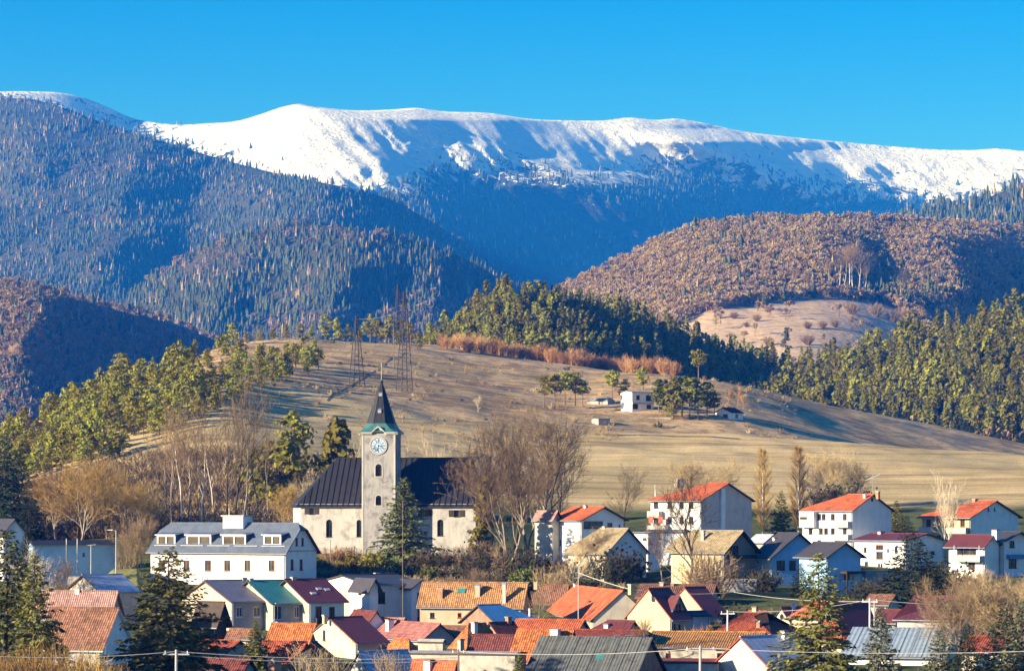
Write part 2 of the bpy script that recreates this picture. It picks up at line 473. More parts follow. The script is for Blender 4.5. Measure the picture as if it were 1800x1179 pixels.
left_sheet = Sheet('forested_mountain',
    [(-900, 240), (-400, 190), (0, 172), (60, 176), (120, 193), (200, 224), (300, 253), (400, 283), (500, 308), (600, 328), (680, 348), (750, 385), (820, 430), (870, 465), (920, 492), (1000, 520), (1150, 560)],
    [(-900, 8600), (-400, 8000), (0, 7500), (300, 7000), (600, 6500), (700, 6500), (800, 6900), (920, 7300), (1150, 7600)],
    [(-900, 700), (1150, 640)],
    [(-900, 6200), (0, 5700), (400, 5300), (600, 5150), (800, 5500), (1000, 5900), (1150, 6100)],
    relief=tents([(250, -0.35, 250, 260, 160, 240, 190, 620), (560, -0.2, 320, 230, 150, 260, 300, 640), (20, -0.3, 300, 240, 180, 260, 190, 640)]),
    px=(-900, 1150), step=7, rows=70, rough=(160, 420))
left_sheet.build(M_floor1, 'broad blue forested mountain flank below the snow ridge')
mid_sheet = Sheet('wooded_ridge',
    [(60, 640), (180, 556), (215, 530), (260, 493), (320, 455), (400, 420), (470, 402), (520, 391), (580, 395), (640, 408), (700, 418), (760, 432), (800, 446), (850, 474), (900, 503), (960, 525), (1100, 560)],
    [(60, 5000), (260, 4850), (520, 4600), (760, 4500), (850, 4700), (1100, 5000)],
    [(60, 690), (1100, 680)],
    [(60, 4300), (300, 4100), (520, 3900), (760, 3900), (1100, 4300)],
    relief=tents([(430, -0.5, 450, 150, 110, 150, 380, 640), (620, -0.4, 450, 150, 120, 160, 390, 640), (790, -0.3, 450, 120, 110, 140, 420, 640)]),
    px=(60, 1100), step=7, rows=50, rough=(110, 240))
mid_sheet.build(M_floor1, 'wooded ridge with pinkish bare trees in front of the blue mountain')
dark_sheet = Sheet('shaded_spur',
    [(-800, 430), (-300, 465), (0, 500), (60, 508), (140, 527), (220, 548), (300, 566), (350, 588), (420, 612), (520, 645), (640, 690)],
    [(-800, 3300), (-100, 3000), (60, 2950), (200, 3250), (350, 3600), (640, 3900)],
    [(-800, 860), (0, 840), (640, 760)],
    [(-800, 2700), (-100, 2350), (60, 2300), (150, 2500), (350, 2950), (640, 3300)],
    relief=tents([(70, 0.15, 560, 160, 60, 140, 505, 665)]),
    px=(-800, 640), step=7, rows=50, rough=(70, 200))
dark_sheet.build(M_floor2, 'dark blue shaded wooded spur in the valley behind the pine slope')
far_sheet = Sheet('conifer_spur',
    [(1450, 440), (1520, 405), (1580, 382), (1650, 366), (1720, 352), (1760, 338), (1800, 320), (1900, 285), (2400, 240)],
    [(1450, 5600), (1800, 5000), (2400, 4800)],
    [(1450, 480), (2400, 480)], [(1450, 4900), (1800, 4300), (2400, 4000)],
    px=(1450, 2400), step=8, rows=30, rough=(60, 200))
far_sheet.build(M_floor1, 'dark conifer covered spur at the right below the snow')
brown_sheet = Sheet('leafless_hill',
    [(880, 590), (950, 537), (1000, 507), (1050, 483), (1100, 459), (1150, 434), (1200, 412), (1250, 397), (1300, 391), (1360, 388), (1450, 387), (1550, 389), (1650, 395), (1720, 399), (1800, 403), (2000, 410), (2600, 470)],
    [(880, 2700), (1000, 2850), (1300, 3050), (1500, 3100), (1800, 3500), (2600, 3700)],
    [(880, 670), (1200, 660), (1800, 660), (2600, 700)],
    [(880, 2200), (1100, 2050), (1300, 1950), (1450, 1950), (1600, 2150), (1800, 2400), (2600, 2600)],
    relief=tents([(1440, 0.2, 450, 200, 120, 140, 390, 520), (1660, 0.25, 450, 140, 130, 150, 400, 580), (1250, 0.1, 450, 150, 120, 90, 395, 560)]),
    px=(880, 2600), step=7, rows=60, rough=(60, 180))
def brown_mat():
    t = NT('leafless_hill')
    a = t.new('ShaderNodeAttribute'); a.attribute_name = 'meadow'
    n = t.noise(t.pos(1.0), 0.03, 5, 0.65); n2 = t.noise(t.pos((1, 1, 3)), 0.12, 4, 0.6)
    wood = t.ramp(n, [(0.3, (0.14, 0.09, 0.06)), (0.5, (0.26, 0.17, 0.11)), (0.7, (0.36, 0.24, 0.16))])
    mead = t.ramp(n2, [(0.3, (0.34, 0.24, 0.16)), (0.5, (0.52, 0.39, 0.27)), (0.7, (0.62, 0.48, 0.34))])
    t.base(t.mix(a.outputs['Fac'], wood, mead)); t.bump(n2, 0.6, 2)
    t.b.inputs['Specular IOR Level'].default_value = 0.0
    return t.mat
mead_top = curve([(1100, 640), (1180, 578), (1220, 552), (1260, 542), (1330, 532), (1420, 524), (1500, 525), (1560, 535), (1600, 560), (1640, 600), (1700, 640)])
def meadow(px, py): return np.clip((py - mead_top(px)) / 10, 0, 1) * np.clip((1660 - px) / 40, 0, 1) * np.clip((px - 1150) / 30, 0, 1)
brown_sheet.build(brown_mat(), 'rounded brown hill of leafless woods with a tan meadow at its foot', {'meadow': meadow})
knoll_sheet = Sheet('pine_knoll',
    [(640, 700), (700, 640), (745, 625), (770, 608), (800, 588), (830, 565), (860, 549), (900, 537), (950, 541), (1000, 549), (1060, 558), (1110, 570), (1160, 586), (1200, 598), (1240, 614), (1300, 638), (1350, 655), (1450, 690)],
    [(640, 1420), (750, 1380), (900, 1330), (980, 1340), (1200, 1480), (1450, 1620)],
    [(640, 720), (745, 660), (900, 660), (1200, 690), (1450, 740)],
    [(640, 1260), (750, 1230), (900, 1180), (1000, 1190), (1200, 1280), (1450, 1380)],
    px=(640, 1450), step=7, rows=26, rough=(12, 60))
knoll_sheet.build(M_floor1, 'steep knoll covered by the dense pine wood')
rf_sheet = Sheet('wooded_slope',
    [(1180, 720), (1300, 680), (1400, 668), (1450, 660), (1500, 650), (1550, 636), (1600, 618), (1650, 603), (1700, 592), (1750, 582), (1800, 572), (2000, 540), (2600, 520)],
    [(1180, 1500), (1400, 1460), (1800, 1400), (2600, 1400)],
    [(1180, 760), (1400, 780), (1800, 870), (2600, 900)],
    [(1180, 1300), (1400, 1200), (1800, 1060), (2600, 1000)],
    px=(1180, 2600), step=8, rows=30, rough=(14, 80))
rf_sheet.build(M_floor1, 'slope under the conifer forest at the right')

# ------------------------------------------------------------------ haze
hb = MB(); hb.box(-31500, 31500, -60, 16500, -30, 1400)
M_haze = bpy.data.materials.new('haze'); M_haze.use_nodes = True
hn, hl = M_haze.node_tree.nodes, M_haze.node_tree.links
hn.remove(hn['Principled BSDF'])
pv = hn.new('ShaderNodeVolumePrincipled')
pv.inputs['Color'].default_value = (0.012, 0.20, 1.0, 1)
pv.inputs['Absorption Color'].default_value = (1, 1, 1, 1)
pv.inputs['Density'].default_value = 0.92e-4
pv.inputs['Anisotropy'].default_value = 0.0
hl.new(pv.outputs[0], hn['Material Output'].inputs['Volume'])
tag(hb.build('haze', M_haze), 'thin blue haze filling the valley air', kind='stuff')
# ------------------------------------------------------------------ tree shapes
def conifer_far(seed, tiers=6, sides=6, slim=0.2):
    r = np.random.default_rng(seed); V, Fc = [], []
    for k in range(tiers):
        z0 = 0.06 + 0.84 * k / tiers; z1 = min(1.0, z0 + 1.9 / tiers)
        rad = slim * (1 - z0) ** 0.8 * r.uniform(0.8, 1.15)
        i = len(V); V.append((r.normal(0, 0.01), r.normal(0, 0.01), z1))
        a0 = r.uniform(0, 6.28)
        for s in range(sides * 2):
            a = a0 + math.pi * s / sides
            q = rad * (r.uniform(0.85, 1.2) if s % 2 == 0 else r.uniform(0.35, 0.6))
            V.append((q * math.cos(a), q * math.sin(a), z0 - 0.05 * r.random() + (0.04 if s % 2 else 0)))
        for s in range(sides * 2): Fc.append((i, i + 1 + s, i + 1 + (s + 1) % (sides * 2)))
    i = len(V); V += [(0.02, 0, 0), (-0.01, 0.017, 0), (-0.01, -0.017, 0), (0, 0, 0.4)]
    Fc += [(i, i + 1, i + 3), (i + 1, i + 2, i + 3), (i + 2, i, i + 3)]
    return np.array(V), np.array(Fc)

def ribbons(A, B, w, rs, curl=None):
    """thin triangles from A to B (n,3), width w at the base"""
    n = len(A); d = B - A
    s = np.cross(d, rs.normal(size=(n, 3))); s /= np.linalg.norm(s, axis=1, keepdims=True) + 1e-9
    w = np.broadcast_to(np.asarray(w, float), (n,))[:, None]
    V = np.stack([A - s * w / 2, A + s * w / 2, B + s * w * 0.12, B - s * w * 0.12], 1).reshape(-1, 3)
    return V, np.arange(n * 4).reshape(-1, 4)

def bare_far(seed, n=70, wid=0.028, shape=0.42):
    """leafless broad crown seen from afar, unit height: several rounded sprays of twigs on a forked stem"""
    r = np.random.default_rng(seed)
    parts = []
    nc = 6
    cen = np.stack([r.normal(0, 0.17, nc), r.normal(0, 0.17, nc), r.uniform(0.45, 0.80, nc)], 1); cen[0] = (0, 0, 0.78)
    per = max(8, n // nc)
    for c in cen:
        u = r.normal(size=(per, 3)); u[:, 2] = u[:, 2] * 0.8 + 0.35; u /= np.linalg.norm(u, axis=1, keepdims=True)
        rad = r.uniform(0.13, 0.22)
        B = c + u * rad * r.uniform(0.75, 1.05, (per, 1)); A = c + u * rad * 0.25 - np.array([0, 0, 0.08])
        d = B - A
        s = np.cross(d, u + r.normal(0, 0.6, u.shape)); s /= np.linalg.norm(s, axis=1, keepdims=True) + 1e-9
        w = wid * r.uniform(0.8, 1.6, (per, 1)) * 1.6
        V = np.stack([A - s * w * 0.3, A + s * w * 0.3, B + s * w, B - s * w], 1).reshape(-1, 3)
        parts.append((V, np.arange(per * 4).reshape(-1, 4)))
        parts.append(ribbons(np.array([[0, 0, 0.0]]), c[None, :], 0.03, r))
    return merge(parts)

def quads_cloud(C, size, rs, up=0.3, elong=1.5):
    """leaf-sized quads with random tilt at C (n,3)"""
    n = len(C)
    a = rs.normal(size=(n, 3)); a[:, 2] += up; a /= np.linalg.norm(a, axis=1, keepdims=True)
    b = np.cross(a, rs.normal(size=(n, 3))); b /= np.linalg.norm(b, axis=1, keepdims=True) + 1e-9
    s = np.broadcast_to(np.asarray(size, float), (n,))[:, None]
    a, b = a * s * elong, b * s
    V = np.stack([C - a, C + b * 0.8, C + a, C - b * 0.8], 1).reshape(-1, 3)
    return V, np.arange(n * 4).reshape(-1, 4)

def quads_out(C, N, size, rs, jit=0.45, elong=1.25):
    """leaf clumps facing roughly along N"""
    n = len(C)
    N = N / (np.linalg.norm(N, axis=1, keepdims=True) + 1e-9) + rs.normal(0, jit, (n, 3)); N /= np.linalg.norm(N, axis=1, keepdims=True)
    a = np.cross(N, rs.normal(size=(n, 3))); a /= np.linalg.norm(a, axis=1, keepdims=True) + 1e-9
    b = np.cross(N, a)
    s = np.broadcast_to(np.asarray(size, float), (n,))[:, None]
    a, b = a * s * elong, b * s
    V = np.stack([C - a, C + b * 0.75, C + a, C - b * 0.75], 1).reshape(-1, 3)
    return V, np.arange(n * 4).reshape(-1, 4)

def tubes(P0, P1, r0, r1, n=4):
    """many tapered tubes at once"""
    d = P1 - P0; d /= np.linalg.norm(d, axis=1, keepdims=True) + 1e-9
    ref = np.where(np.abs(d[:, 2:3]) > 0.9, np.array([[1.0, 0, 0]]), np.array([[0, 0, 1.0]]))
    u = np.cross(d, ref); u /= np.linalg.norm(u, axis=1, keepdims=True) + 1e-9
    w = np.cross(d, u)
    m = len(P0); V = np.zeros((m, 2 * n, 3))
    for k in range(n):
        c, s_ = math.cos(2 * math.pi * k / n), math.sin(2 * math.pi * k / n)
        o = u * c + w * s_
        V[:, k] = P0 + o * r0[:, None]; V[:, n + k] = P1 + o * r1[:, None]
    base = (np.arange(m) * 2 * n)[:, None]
    Q = []
    for k in range(n):
        j = (k + 1) % n
        Q.append(base + np.array([[k, j, n + j, n + k]]))
    return V.reshape(-1, 3), np.concatenate(Q, 0)

def merge(parts):
    V, Q, o = [], [], 0
    for v, q in parts:
        V.append(v); Q.append(q + o); o += len(v)
    return np.vstack(V), np.vstack(Q)

def tri2quad(T): return np.concatenate([T, T[:, -1:]], 1)

def make_pine(seed, h=9.0, rad=2.6, nbr=34, per=16, base=0.25, leaf=0.42, shape='pine'):
    """Scots pine: trunk and limbs; clumps of needles at the limb ends"""
    r = np.random.default_rng(seed)
    bend = r.normal(0, 0.03 * h, 2)
    nz = np.linspace(0, 1, 7); tr = np.stack([bend[0] * nz ** 2, bend[1] * nz ** 2, nz * h * 0.96], 1)
    rr = 0.022 * h * (1 - nz * 0.85)
    parts = [tubes(tr[:-1], tr[1:], rr[:-1], rr[1:], 5)]
    f = r.uniform(base, 1.0, nbr); f.sort()
    a = r.uniform(0, 6.28, nbr) + np.arange(nbr) * 2.4
    k = (f - base) / (1 - base)
    if shape == 'pine': prof = np.sin(np.pi * np.clip(k * 0.86 + 0.12, 0, 1)) ** 0.7
    elif shape == 'cone': prof = (1 - k) ** 0.75 * 0.95 + 0.06
    else: prof = np.sin(np.pi * np.clip(k * 0.8 + 0.2, 0, 1)) ** 0.5
    L = rad * prof * r.uniform(0.65, 1.15, nbr)
    st = np.stack([bend[0] * f ** 2, bend[1] * f ** 2, f * h * 0.96], 1)
    en = st + np.stack([np.cos(a) * L, np.sin(a) * L, L * r.uniform(0.05, 0.45, nbr) * (1 if shape != 'cone' else -0.3)], 1)
    parts.append(tubes(st, en, 0.012 * h * (1 - f * 0.7), np.full(nbr, 0.01), 3))
    wood = merge(parts)
    C, N = [], []
    for i in range(nbr):
        # one or two tufts per limb, each a small dome of needle sprays
        for q in range(2):
            m = per // 2 + 1
            f_ = (0.95, 0.55)[q]
            cc = st[i] + (en[i] - st[i]) * f_ + r.normal(0, 0.05 * rad, 3)
            u = r.normal(size=(m, 3)); u[:, 2] = np.abs(u[:, 2]) * 1.1 - 0.25; u /= np.linalg.norm(u, axis=1, keepdims=True)
            rr_ = rad * (0.20 + 0.16 * prof[i]) * r.uniform(0.75, 1.15)
            C.append(cc + u * rr_ * np.array([1, 1, 0.7]) * r.uniform(0.7, 1.05, (m, 1)))
            o = cc - np.array([bend[0] * f[i] ** 2, bend[1] * f[i] ** 2, cc[2] - 0.25 * rad])
            N.append(u + 0.35 * o / (np.linalg.norm(o) + 1e-9))
    m = per
    u = r.normal(size=(m, 3)); u /= np.linalg.norm(u, axis=1, keepdims=True)
    C.append(np.array([bend[0], bend[1], 0.95 * h]) + u * np.array([0.16, 0.16, 0.24]) * rad); N.append(u)
    C, N = np.vstack(C), np.vstack(N)
    crown = quads_out(C, N, r.uniform(0.6, 1.2, len(C)) * leaf, r)
    return wood, crown

def make_spruce(seed, h=16.0, rad=4.0, whorls=26, per=9, droop=0.35, spray=0.42, dens=1.0, base=0.03, tip=0.85):
    """Norway spruce: drooping boughs all the way up, each a limb carrying hanging side sprays of needles"""
    r = np.random.default_rng(seed)
    nz = np.linspace(0, 1, 8); tr = np.stack([r.normal(0, 0.004 * h, 8), r.normal(0, 0.004 * h, 8), nz * h], 1)
    rr = 0.016 * h * (1 - nz * 0.94)
    wood = [tubes(tr[:-1], tr[1:], rr[:-1], rr[1:], 6)]
    C, D, NN, P0, P1, R0 = [], [], [], [], [], []
    nb = int(whorls * per * 0.8)
    fs = base + (0.985 - base) * (np.arange(nb) + r.uniform(0, 1, nb)) / nb
    fs = base + (fs - base) ** 1.0
    lump = r.uniform(0, 6.28, 4)
    for i, f in enumerate(fs):
        k = max(0.0, 1 - f)
        a = i * 2.39996 + r.normal(0, 0.25)
        irr = 1 + 0.16 * math.sin(3 * a + lump[0] + 9 * f) + 0.12 * math.sin(5 * a + lump[1] - 17 * f)
        L = (rad * (k ** tip) * r.uniform(0.62, 1.12) * irr + 0.05 * rad)
        n = 6
        s = np.linspace(0, 1, n)
        zz = f * h + L * (0.30 * s * (0.25 + 1.2 * (1 - k)) - droop * (0.35 + k) * s ** 1.6 + 0.30 * droop * s ** 4) + r.normal(0, 0.01 * h)
        p = np.stack([np.cos(a) * s * L, np.sin(a) * s * L, zz], 1)
        P0.append(p[:-1]); P1.append(p[1:]); R0.append(np.linspace(0.03, 0.008, n - 1) * (0.5 + L / rad) * h / 14)
        m = int(max(6, (L / rad) * 34 * dens + 4))
        t = r.uniform(0.10, 1.03, m) ** 0.7
        ip = np.stack([np.interp(t, s, p[:, q]) for q in range(3)], 1)
        side = r.uniform(-1, 1, m)
        lw = (0.34 * L * (1.05 - t) + 0.02 * rad) * side
        dirv = np.array([math.cos(a), math.sin(a), 0]); perp = np.array([-math.sin(a), math.cos(a), 0])
        ip = ip + perp * lw[:, None] + dirv * (np.abs(lw) * 0.4)[:, None]
        hang = np.abs(r.normal(0, 0.30, m)) * spray * (0.4 + k)
        ip[:, 2] -= 0.22 * np.abs(lw) + hang
        C.append(ip)
        D.append(dirv * 0.8 + perp * (side * 0.7)[:, None] + np.array([0, 0, -0.45]) * r.uniform(0.2, 1.4, (m, 1)))
        NN.append(np.array([0, 0, 0.75]) + dirv * 0.75 + r.normal(0, 0.4, (m, 3)))
    C, D, NN = np.vstack(C), np.vstack(D), np.vstack(NN)
    D += r.normal(0, 0.3, D.shape); D /= np.linalg.norm(D, axis=1, keepdims=True)
    b = np.cross(D, NN); b /= np.linalg.norm(b, axis=1, keepdims=True) + 1e-9
    s = (spray * r.uniform(0.5, 1.25, len(C)) * np.clip(0.45 + 0.75 * (1 - C[:, 2] / h), 0.5, 1.2))[:, None]
    V = np.stack([C - D * s * 0.55, C + b * s * 0.34 - D * s * 0.05, C + D * s * 0.75, C - b * s * 0.34 - D * s * 0.05], 1).reshape(-1, 3)
    crown = (V, np.arange(len(C) * 4).reshape(-1, 4))
    P0, P1 = np.vstack(P0), np.vstack(P1); R0 = np.concatenate(R0)
    wood.append(tubes(P0, P1, R0, R0 * 0.7, 3))
    return merge(wood), crown

def make_bare(seed, h=14.0, spread=0.55, stems=1, depth=4, kids=(5, 5, 5), twigs=7, twig_len=1.1, first=0.28, lean=0.0, wtw=0.028, up=0.45, trunk=0.02):
    """leafless broadleaf tree: trunk + limbs as tapered tubes, fine twigs as thin blades"""
    r = np.random.default_rng(seed)
    segs0, segs1, ra, rb = [], [], [], []
    tw0, tw1 = [], []
    def grow(p, d, L, rad, lev):
        n = 5 if lev == 0 else 4
        q = np.array(p, float); dd = np.array(d, float)
        pts = [q.copy()]; dirs = [dd.copy()]
        for i in range(n):
            dd = dd + r.normal(0, 0.10 + 0.05 * lev, 3); dd[2] += 0.06 * up * lev
            dd /= np.linalg.norm(dd)
            q = q + dd * L / n
            pts.append(q.copy()); dirs.append(dd.copy())
        rads = rad * (1 - 0.72 * np.linspace(0, 1, n + 1))
        for i in range(n):
            segs0.append(pts[i]); segs1.append(pts[i + 1]); ra.append(rads[i]); rb.append(rads[i + 1])
        if lev >= depth - 1:
            for i in range(twigs):
                s = r.uniform(0.1, 1.0) * n; j = min(int(s), n - 1)
                b = pts[j] + (pts[j + 1] - pts[j]) * (s - j)
                v = dirs[j] + r.normal(0, 0.6, 3); v[2] += 0.25 * up; v /= np.linalg.norm(v)
                tw0.append(b); tw1.append(b + v * twig_len * r.uniform(0.5, 1.2))
            return
        m = kids[min(lev, len(kids) - 1)] + (3 if lev == 0 else 0)
        for i in range(m):
            lo = first if lev == 0 else 0.25
            s = (lo + (1 - lo) * (i + r.uniform(0.1, 0.9)) / m) * n; j = min(int(s), n - 1)
            b = pts[j] + (pts[j + 1] - pts[j]) * (s - j)
            a = r.uniform(0, 6.28) + i * 2.4
            side = np.array([math.cos(a), math.sin(a), 0]); side -= dirs[j] * side.dot(dirs[j]); side /= np.linalg.norm(side) + 1e-9
            ang = spread * r.uniform(0.7, 1.3)
            v = dirs[j] * math.cos(ang) + side * math.sin(ang); v[2] += 0.12 * up; v /= np.linalg.norm(v)
            rem = 1 - s / n
            LL = L * (0.38 + 0.34 * rem) * r.uniform(0.75, 1.15) if lev == 0 else L * r.uniform(0.42, 0.66)
            grow(b, v, LL, rads[j] * 0.55, lev + 1)
    for s in range(stems):
        a = r.uniform(0, 6.28) + s * 2.1
        tilt = lean if stems == 1 else r.uniform(0.05, 0.32) + lean
        d = np.array([math.cos(a) * math.sin(tilt), math.sin(a) * math.sin(tilt), math.cos(tilt)])
        grow((math.cos(a) * 0.15 * (stems > 1), math.sin(a) * 0.15 * (stems > 1), -0.3), d, h * r.uniform(0.78, 0.9), trunk * h, 0)
    s0, s1, a_, b_ = np.array(segs0), np.array(segs1), np.array(ra), np.array(rb)
    big = a_ > 0.35 * trunk * h
    wood = tubes(s0[big], s1[big], a_[big], b_[big], 6)
    fine = [tubes(s0[~big], s1[~big], np.maximum(a_[~big], 0.026), np.maximum(b_[~big], 0.018), 3)]
    if tw0:
        t0, t1 = np.array(tw0), np.array(tw1)
        mid = (t0 + t1) / 2 + r.normal(0, 0.08, t0.shape) * twig_len
        fine.append(ribbons(t0, mid, wtw, r)); fine.append(ribbons(mid, t1, wtw * 0.7, r))
        # side twiglets
        k0 = t0 + (t1 - t0) * r.uniform(0.2, 0.9, (len(t0), 1)); k1 = k0 + (t1 - t0) * 0.35 + r.normal(0, 0.22, t0.shape) * twig_len
        fine.append(ribbons(k0, k1, wtw * 0.6, r))
        k0 = t0 + (t1 - t0) * r.uniform(0.1, 0.9, (len(t0), 1)); k1 = k0 + (t1 - t0) * 0.3 + r.normal(0, 0.25, t0.shape) * twig_len
        fine.append(ribbons(k0, k1, wtw * 0.6, r))
    return wood, merge(fine)

def make_shrub(seed, h=2.5, rad=1.6, stems=26, n=500, w=0.03, leaf=None):
    """leafless shrub: thin stems from the base with twigs; leaf=(count,size) adds leaves"""
    r = np.random.default_rng(seed)
    a = r.uniform(0, 6.28, stems); q = np.sqrt(r.uniform(0, 1, stems)) * rad
    A = np.stack([np.cos(a) * q * 0.25, np.sin(a) * q * 0.25, np.full(stems, -0.1)], 1)
    B = np.stack([np.cos(a) * q, np.sin(a) * q, h * np.sqrt(np.clip(1.05 - (q / rad) ** 2 * 0.75, 0.1, 1)) * r.uniform(0.7, 1.0, stems)], 1)
    parts = [tubes(A, B, np.full(stems, w * 1.1), np.full(stems, w * 0.4), 3)]
    i = r.integers(0, stems, n); t = r.uniform(0.25, 1.0, n)[:, None]
    p = A[i] + (B[i] - A[i]) * t
    d = (B[i] - A[i]); d /= np.linalg.norm(d, axis=1, keepdims=True)
    v = d + r.normal(0, 0.55, d.shape); v /= np.linalg.norm(v, axis=1, keepdims=True)
    parts.append(ribbons(p, p + v * (h * 0.28 * r.uniform(0.4, 1.2, n))[:, None], w, r))
    stem = merge(parts)
    if not leaf: return stem, None
    m, s = leaf
    i = r.integers(0, stems, m); t = r.uniform(0.35, 1.1, m)[:, None]
    C = A[i] + (B[i] - A[i]) * t + r.normal(0, 0.12 * rad, (m, 3)); C[:, 2] = np.maximum(C[:, 2], 0.15)
    return stem, quads_cloud(C, s * r.uniform(0.6, 1.2, m), r, up=0.5)

def tri_count(*ms): return sum(len(m.polygons) * 2 for m in ms)

# ------------------------------------------------------------------ scattered woods (uncountable masses)
def gn_group():
    ng = bpy.data.node_groups.new('scatter', 'GeometryNodeTree')
    ng.interface.new_socket('Geometry', in_out='INPUT', socket_type='NodeSocketGeometry')
    ng.interface.new_socket('Kinds', in_out='INPUT', socket_type='NodeSocketCollection')
    ng.interface.new_socket('Geometry', in_out='OUTPUT', socket_type='NodeSocketGeometry')
    N, L = ng.nodes, ng.links
    gi, go_ = N.new('NodeGroupInput'), N.new('NodeGroupOutput')
    iop, ci = N.new('GeometryNodeInstanceOnPoints'), N.new('GeometryNodeCollectionInfo')
    ci.inputs['Separate Children'].default_value = True; ci.inputs['Reset Children'].default_value = True
    def attr(nm, ty):
        a = N.new('GeometryNodeInputNamedAttribute'); a.data_type = ty; a.inputs['Name'].default_value = nm; return a.outputs['Attribute']
    L.new(gi.outputs[0], iop.inputs['Points']); L.new(gi.outputs[1], ci.inputs['Collection'])
    L.new(ci.outputs[0], iop.inputs['Instance']); iop.inputs['Pick Instance'].default_value = True
    L.new(attr('kind_index', 'INT'), iop.inputs['Instance Index'])
    e = N.new('FunctionNodeEulerToRotation'); L.new(attr('turn', 'FLOAT_VECTOR'), e.inputs[0]); L.new(e.outputs[0], iop.inputs['Rotation'])
    L.new(attr('size', 'FLOAT_VECTOR'), iop.inputs['Scale'])
    L.new(iop.outputs[0], go_.inputs[0])
    return ng
GN = gn_group()
PROTO = {}
def proto_collection(name, meshes):
    c = bpy.data.collections.new(name)
    for k, me in enumerate(meshes):
        o = bpy.data.objects.new('%s_kind_%02d' % (name, k), me); c.objects.link(o)
    PROTO[name] = c
    return c
def scatter(name, label, P, size, idx, coll, rs):
    n = len(P)
    me = bpy.data.meshes.new(name)
    me.vertices.add(n); me.vertices.foreach_set('co', np.asarray(P, np.float32).ravel())
    a = me.attributes.new('kind_index', 'INT', 'POINT'); a.data.foreach_set('value', np.asarray(idx, np.int32))
    a = me.attributes.new('size', 'FLOAT_VECTOR', 'POINT')
    size = np.asarray(size, float)
    if size.ndim == 1: size = np.stack([size] * 3, 1)
    a.data.foreach_set('vector', size.astype(np.float32).ravel())
    a = me.attributes.new('turn', 'FLOAT_VECTOR', 'POINT')
    t = np.zeros((n, 3)); t[:, 2] = rs.uniform(0, 6.28, n); t[:, :2] = rs.normal(0, 0.03, (n, 2))
    a.data.foreach_set('vector', t.astype(np.float32).ravel())
    o = mobj(name, me)
    md = o.modifiers.new('scatter', 'NODES'); md.node_group = GN
    md[[s.identifier for s in GN.interface.items_tree if s.name == 'Kinds'][0]] = coll
    tag(o, label, kind='stuff')
    return o

M_con = foliage_mat('far_conifer', (0.075, 0.095, 0.055), 0.1, 0.55)
M_larch = foliage_mat('far_larch', (0.32, 0.23, 0.165), 0.1, 0.5)
M_beech = foliage_mat('far_bare_wood', (0.26, 0.185, 0.135), 0.1, 0.45)
far_meshes = []
for k in range(5):
    v, f = conifer_far(100 + k, slim=0.21 + 0.035 * (k % 3)); far_meshes.append(np_mesh('far_conifer', v, f, [M_con]))
for k in range(2):
    v, f = conifer_far(120 + k, tiers=7, sides=4, slim=0.16); far_meshes.append(np_mesh('far_larch', v, f, [M_larch]))
for k in range(4):
    v, f = bare_far(130 + k, n=150, wid=0.017); far_meshes.append(np_mesh('far_bare', v, f, [M_beech]))
M_hillwood = foliage_mat('hill_bare_wood', (0.33, 0.235, 0.15), 0.1, 0.4)
for k in range(4):
    v, f = bare_far(140 + k, n=150, wid=0.016); far_meshes.append(np_mesh('hill_bare', v, f, [M_hillwood]))
C_far = proto_collection('far_tree', far_meshes)     # 0-4 conifer, 5-6 larch, 7-10 leafless

def pick(kindprob, rs):
    """kindprob: (n,3) probabilities conifer / larch / leafless -> index"""
    u = rs.random(len(kindprob)); c = np.cumsum(kindprob / kindprob.sum(1, keepdims=True), 1)
    k = (u[:, None] > c[:, :2]).sum(1)
    return np.where(k == 0, rs.integers(0, 5, len(u)), np.where(k == 1, rs.integers(5, 7, len(u)), rs.integers(7, 11, len(u))))

def blob(px, py, cx, cy, rx, ry): return np.exp(-((px - cx) / rx) ** 2 - ((py - cy) / ry) ** 2)

# left mountain
def wood_on(sheet, name, label, n, hmin, hmax, prob, seed, keep=None, tmax=1.0, px=None, bare_shift=0):
    rs = np.random.default_rng(seed)
    p = rs.uniform(*(px or (max(sheet.px[0], -150), min(sheet.px[1], 1950))), n); t = rs.uniform(0.0, tmax, n)
    P, py = sheet.pos(p, t)
    if keep is not None:
        k = rs.random(n) < keep(p, py); p, py, P = p[k], py[k], P[k]
    pr = prob(p, py)
    idx = pick(pr, rs)
    idx = np.where(idx > 6, idx + bare_shift, idx)
    s = rs.uniform(hmin, hmax, len(P)); s = np.where(idx > 6, s * 0.85, s * rs.choice([0.7, 1.0, 1.25], len(P)))
    wv = rs.uniform(0.85, 1.25, len(P))
    return scatter(name, label, P, np.stack([s * wv, s * wv, s], 1), idx, C_far, rs)

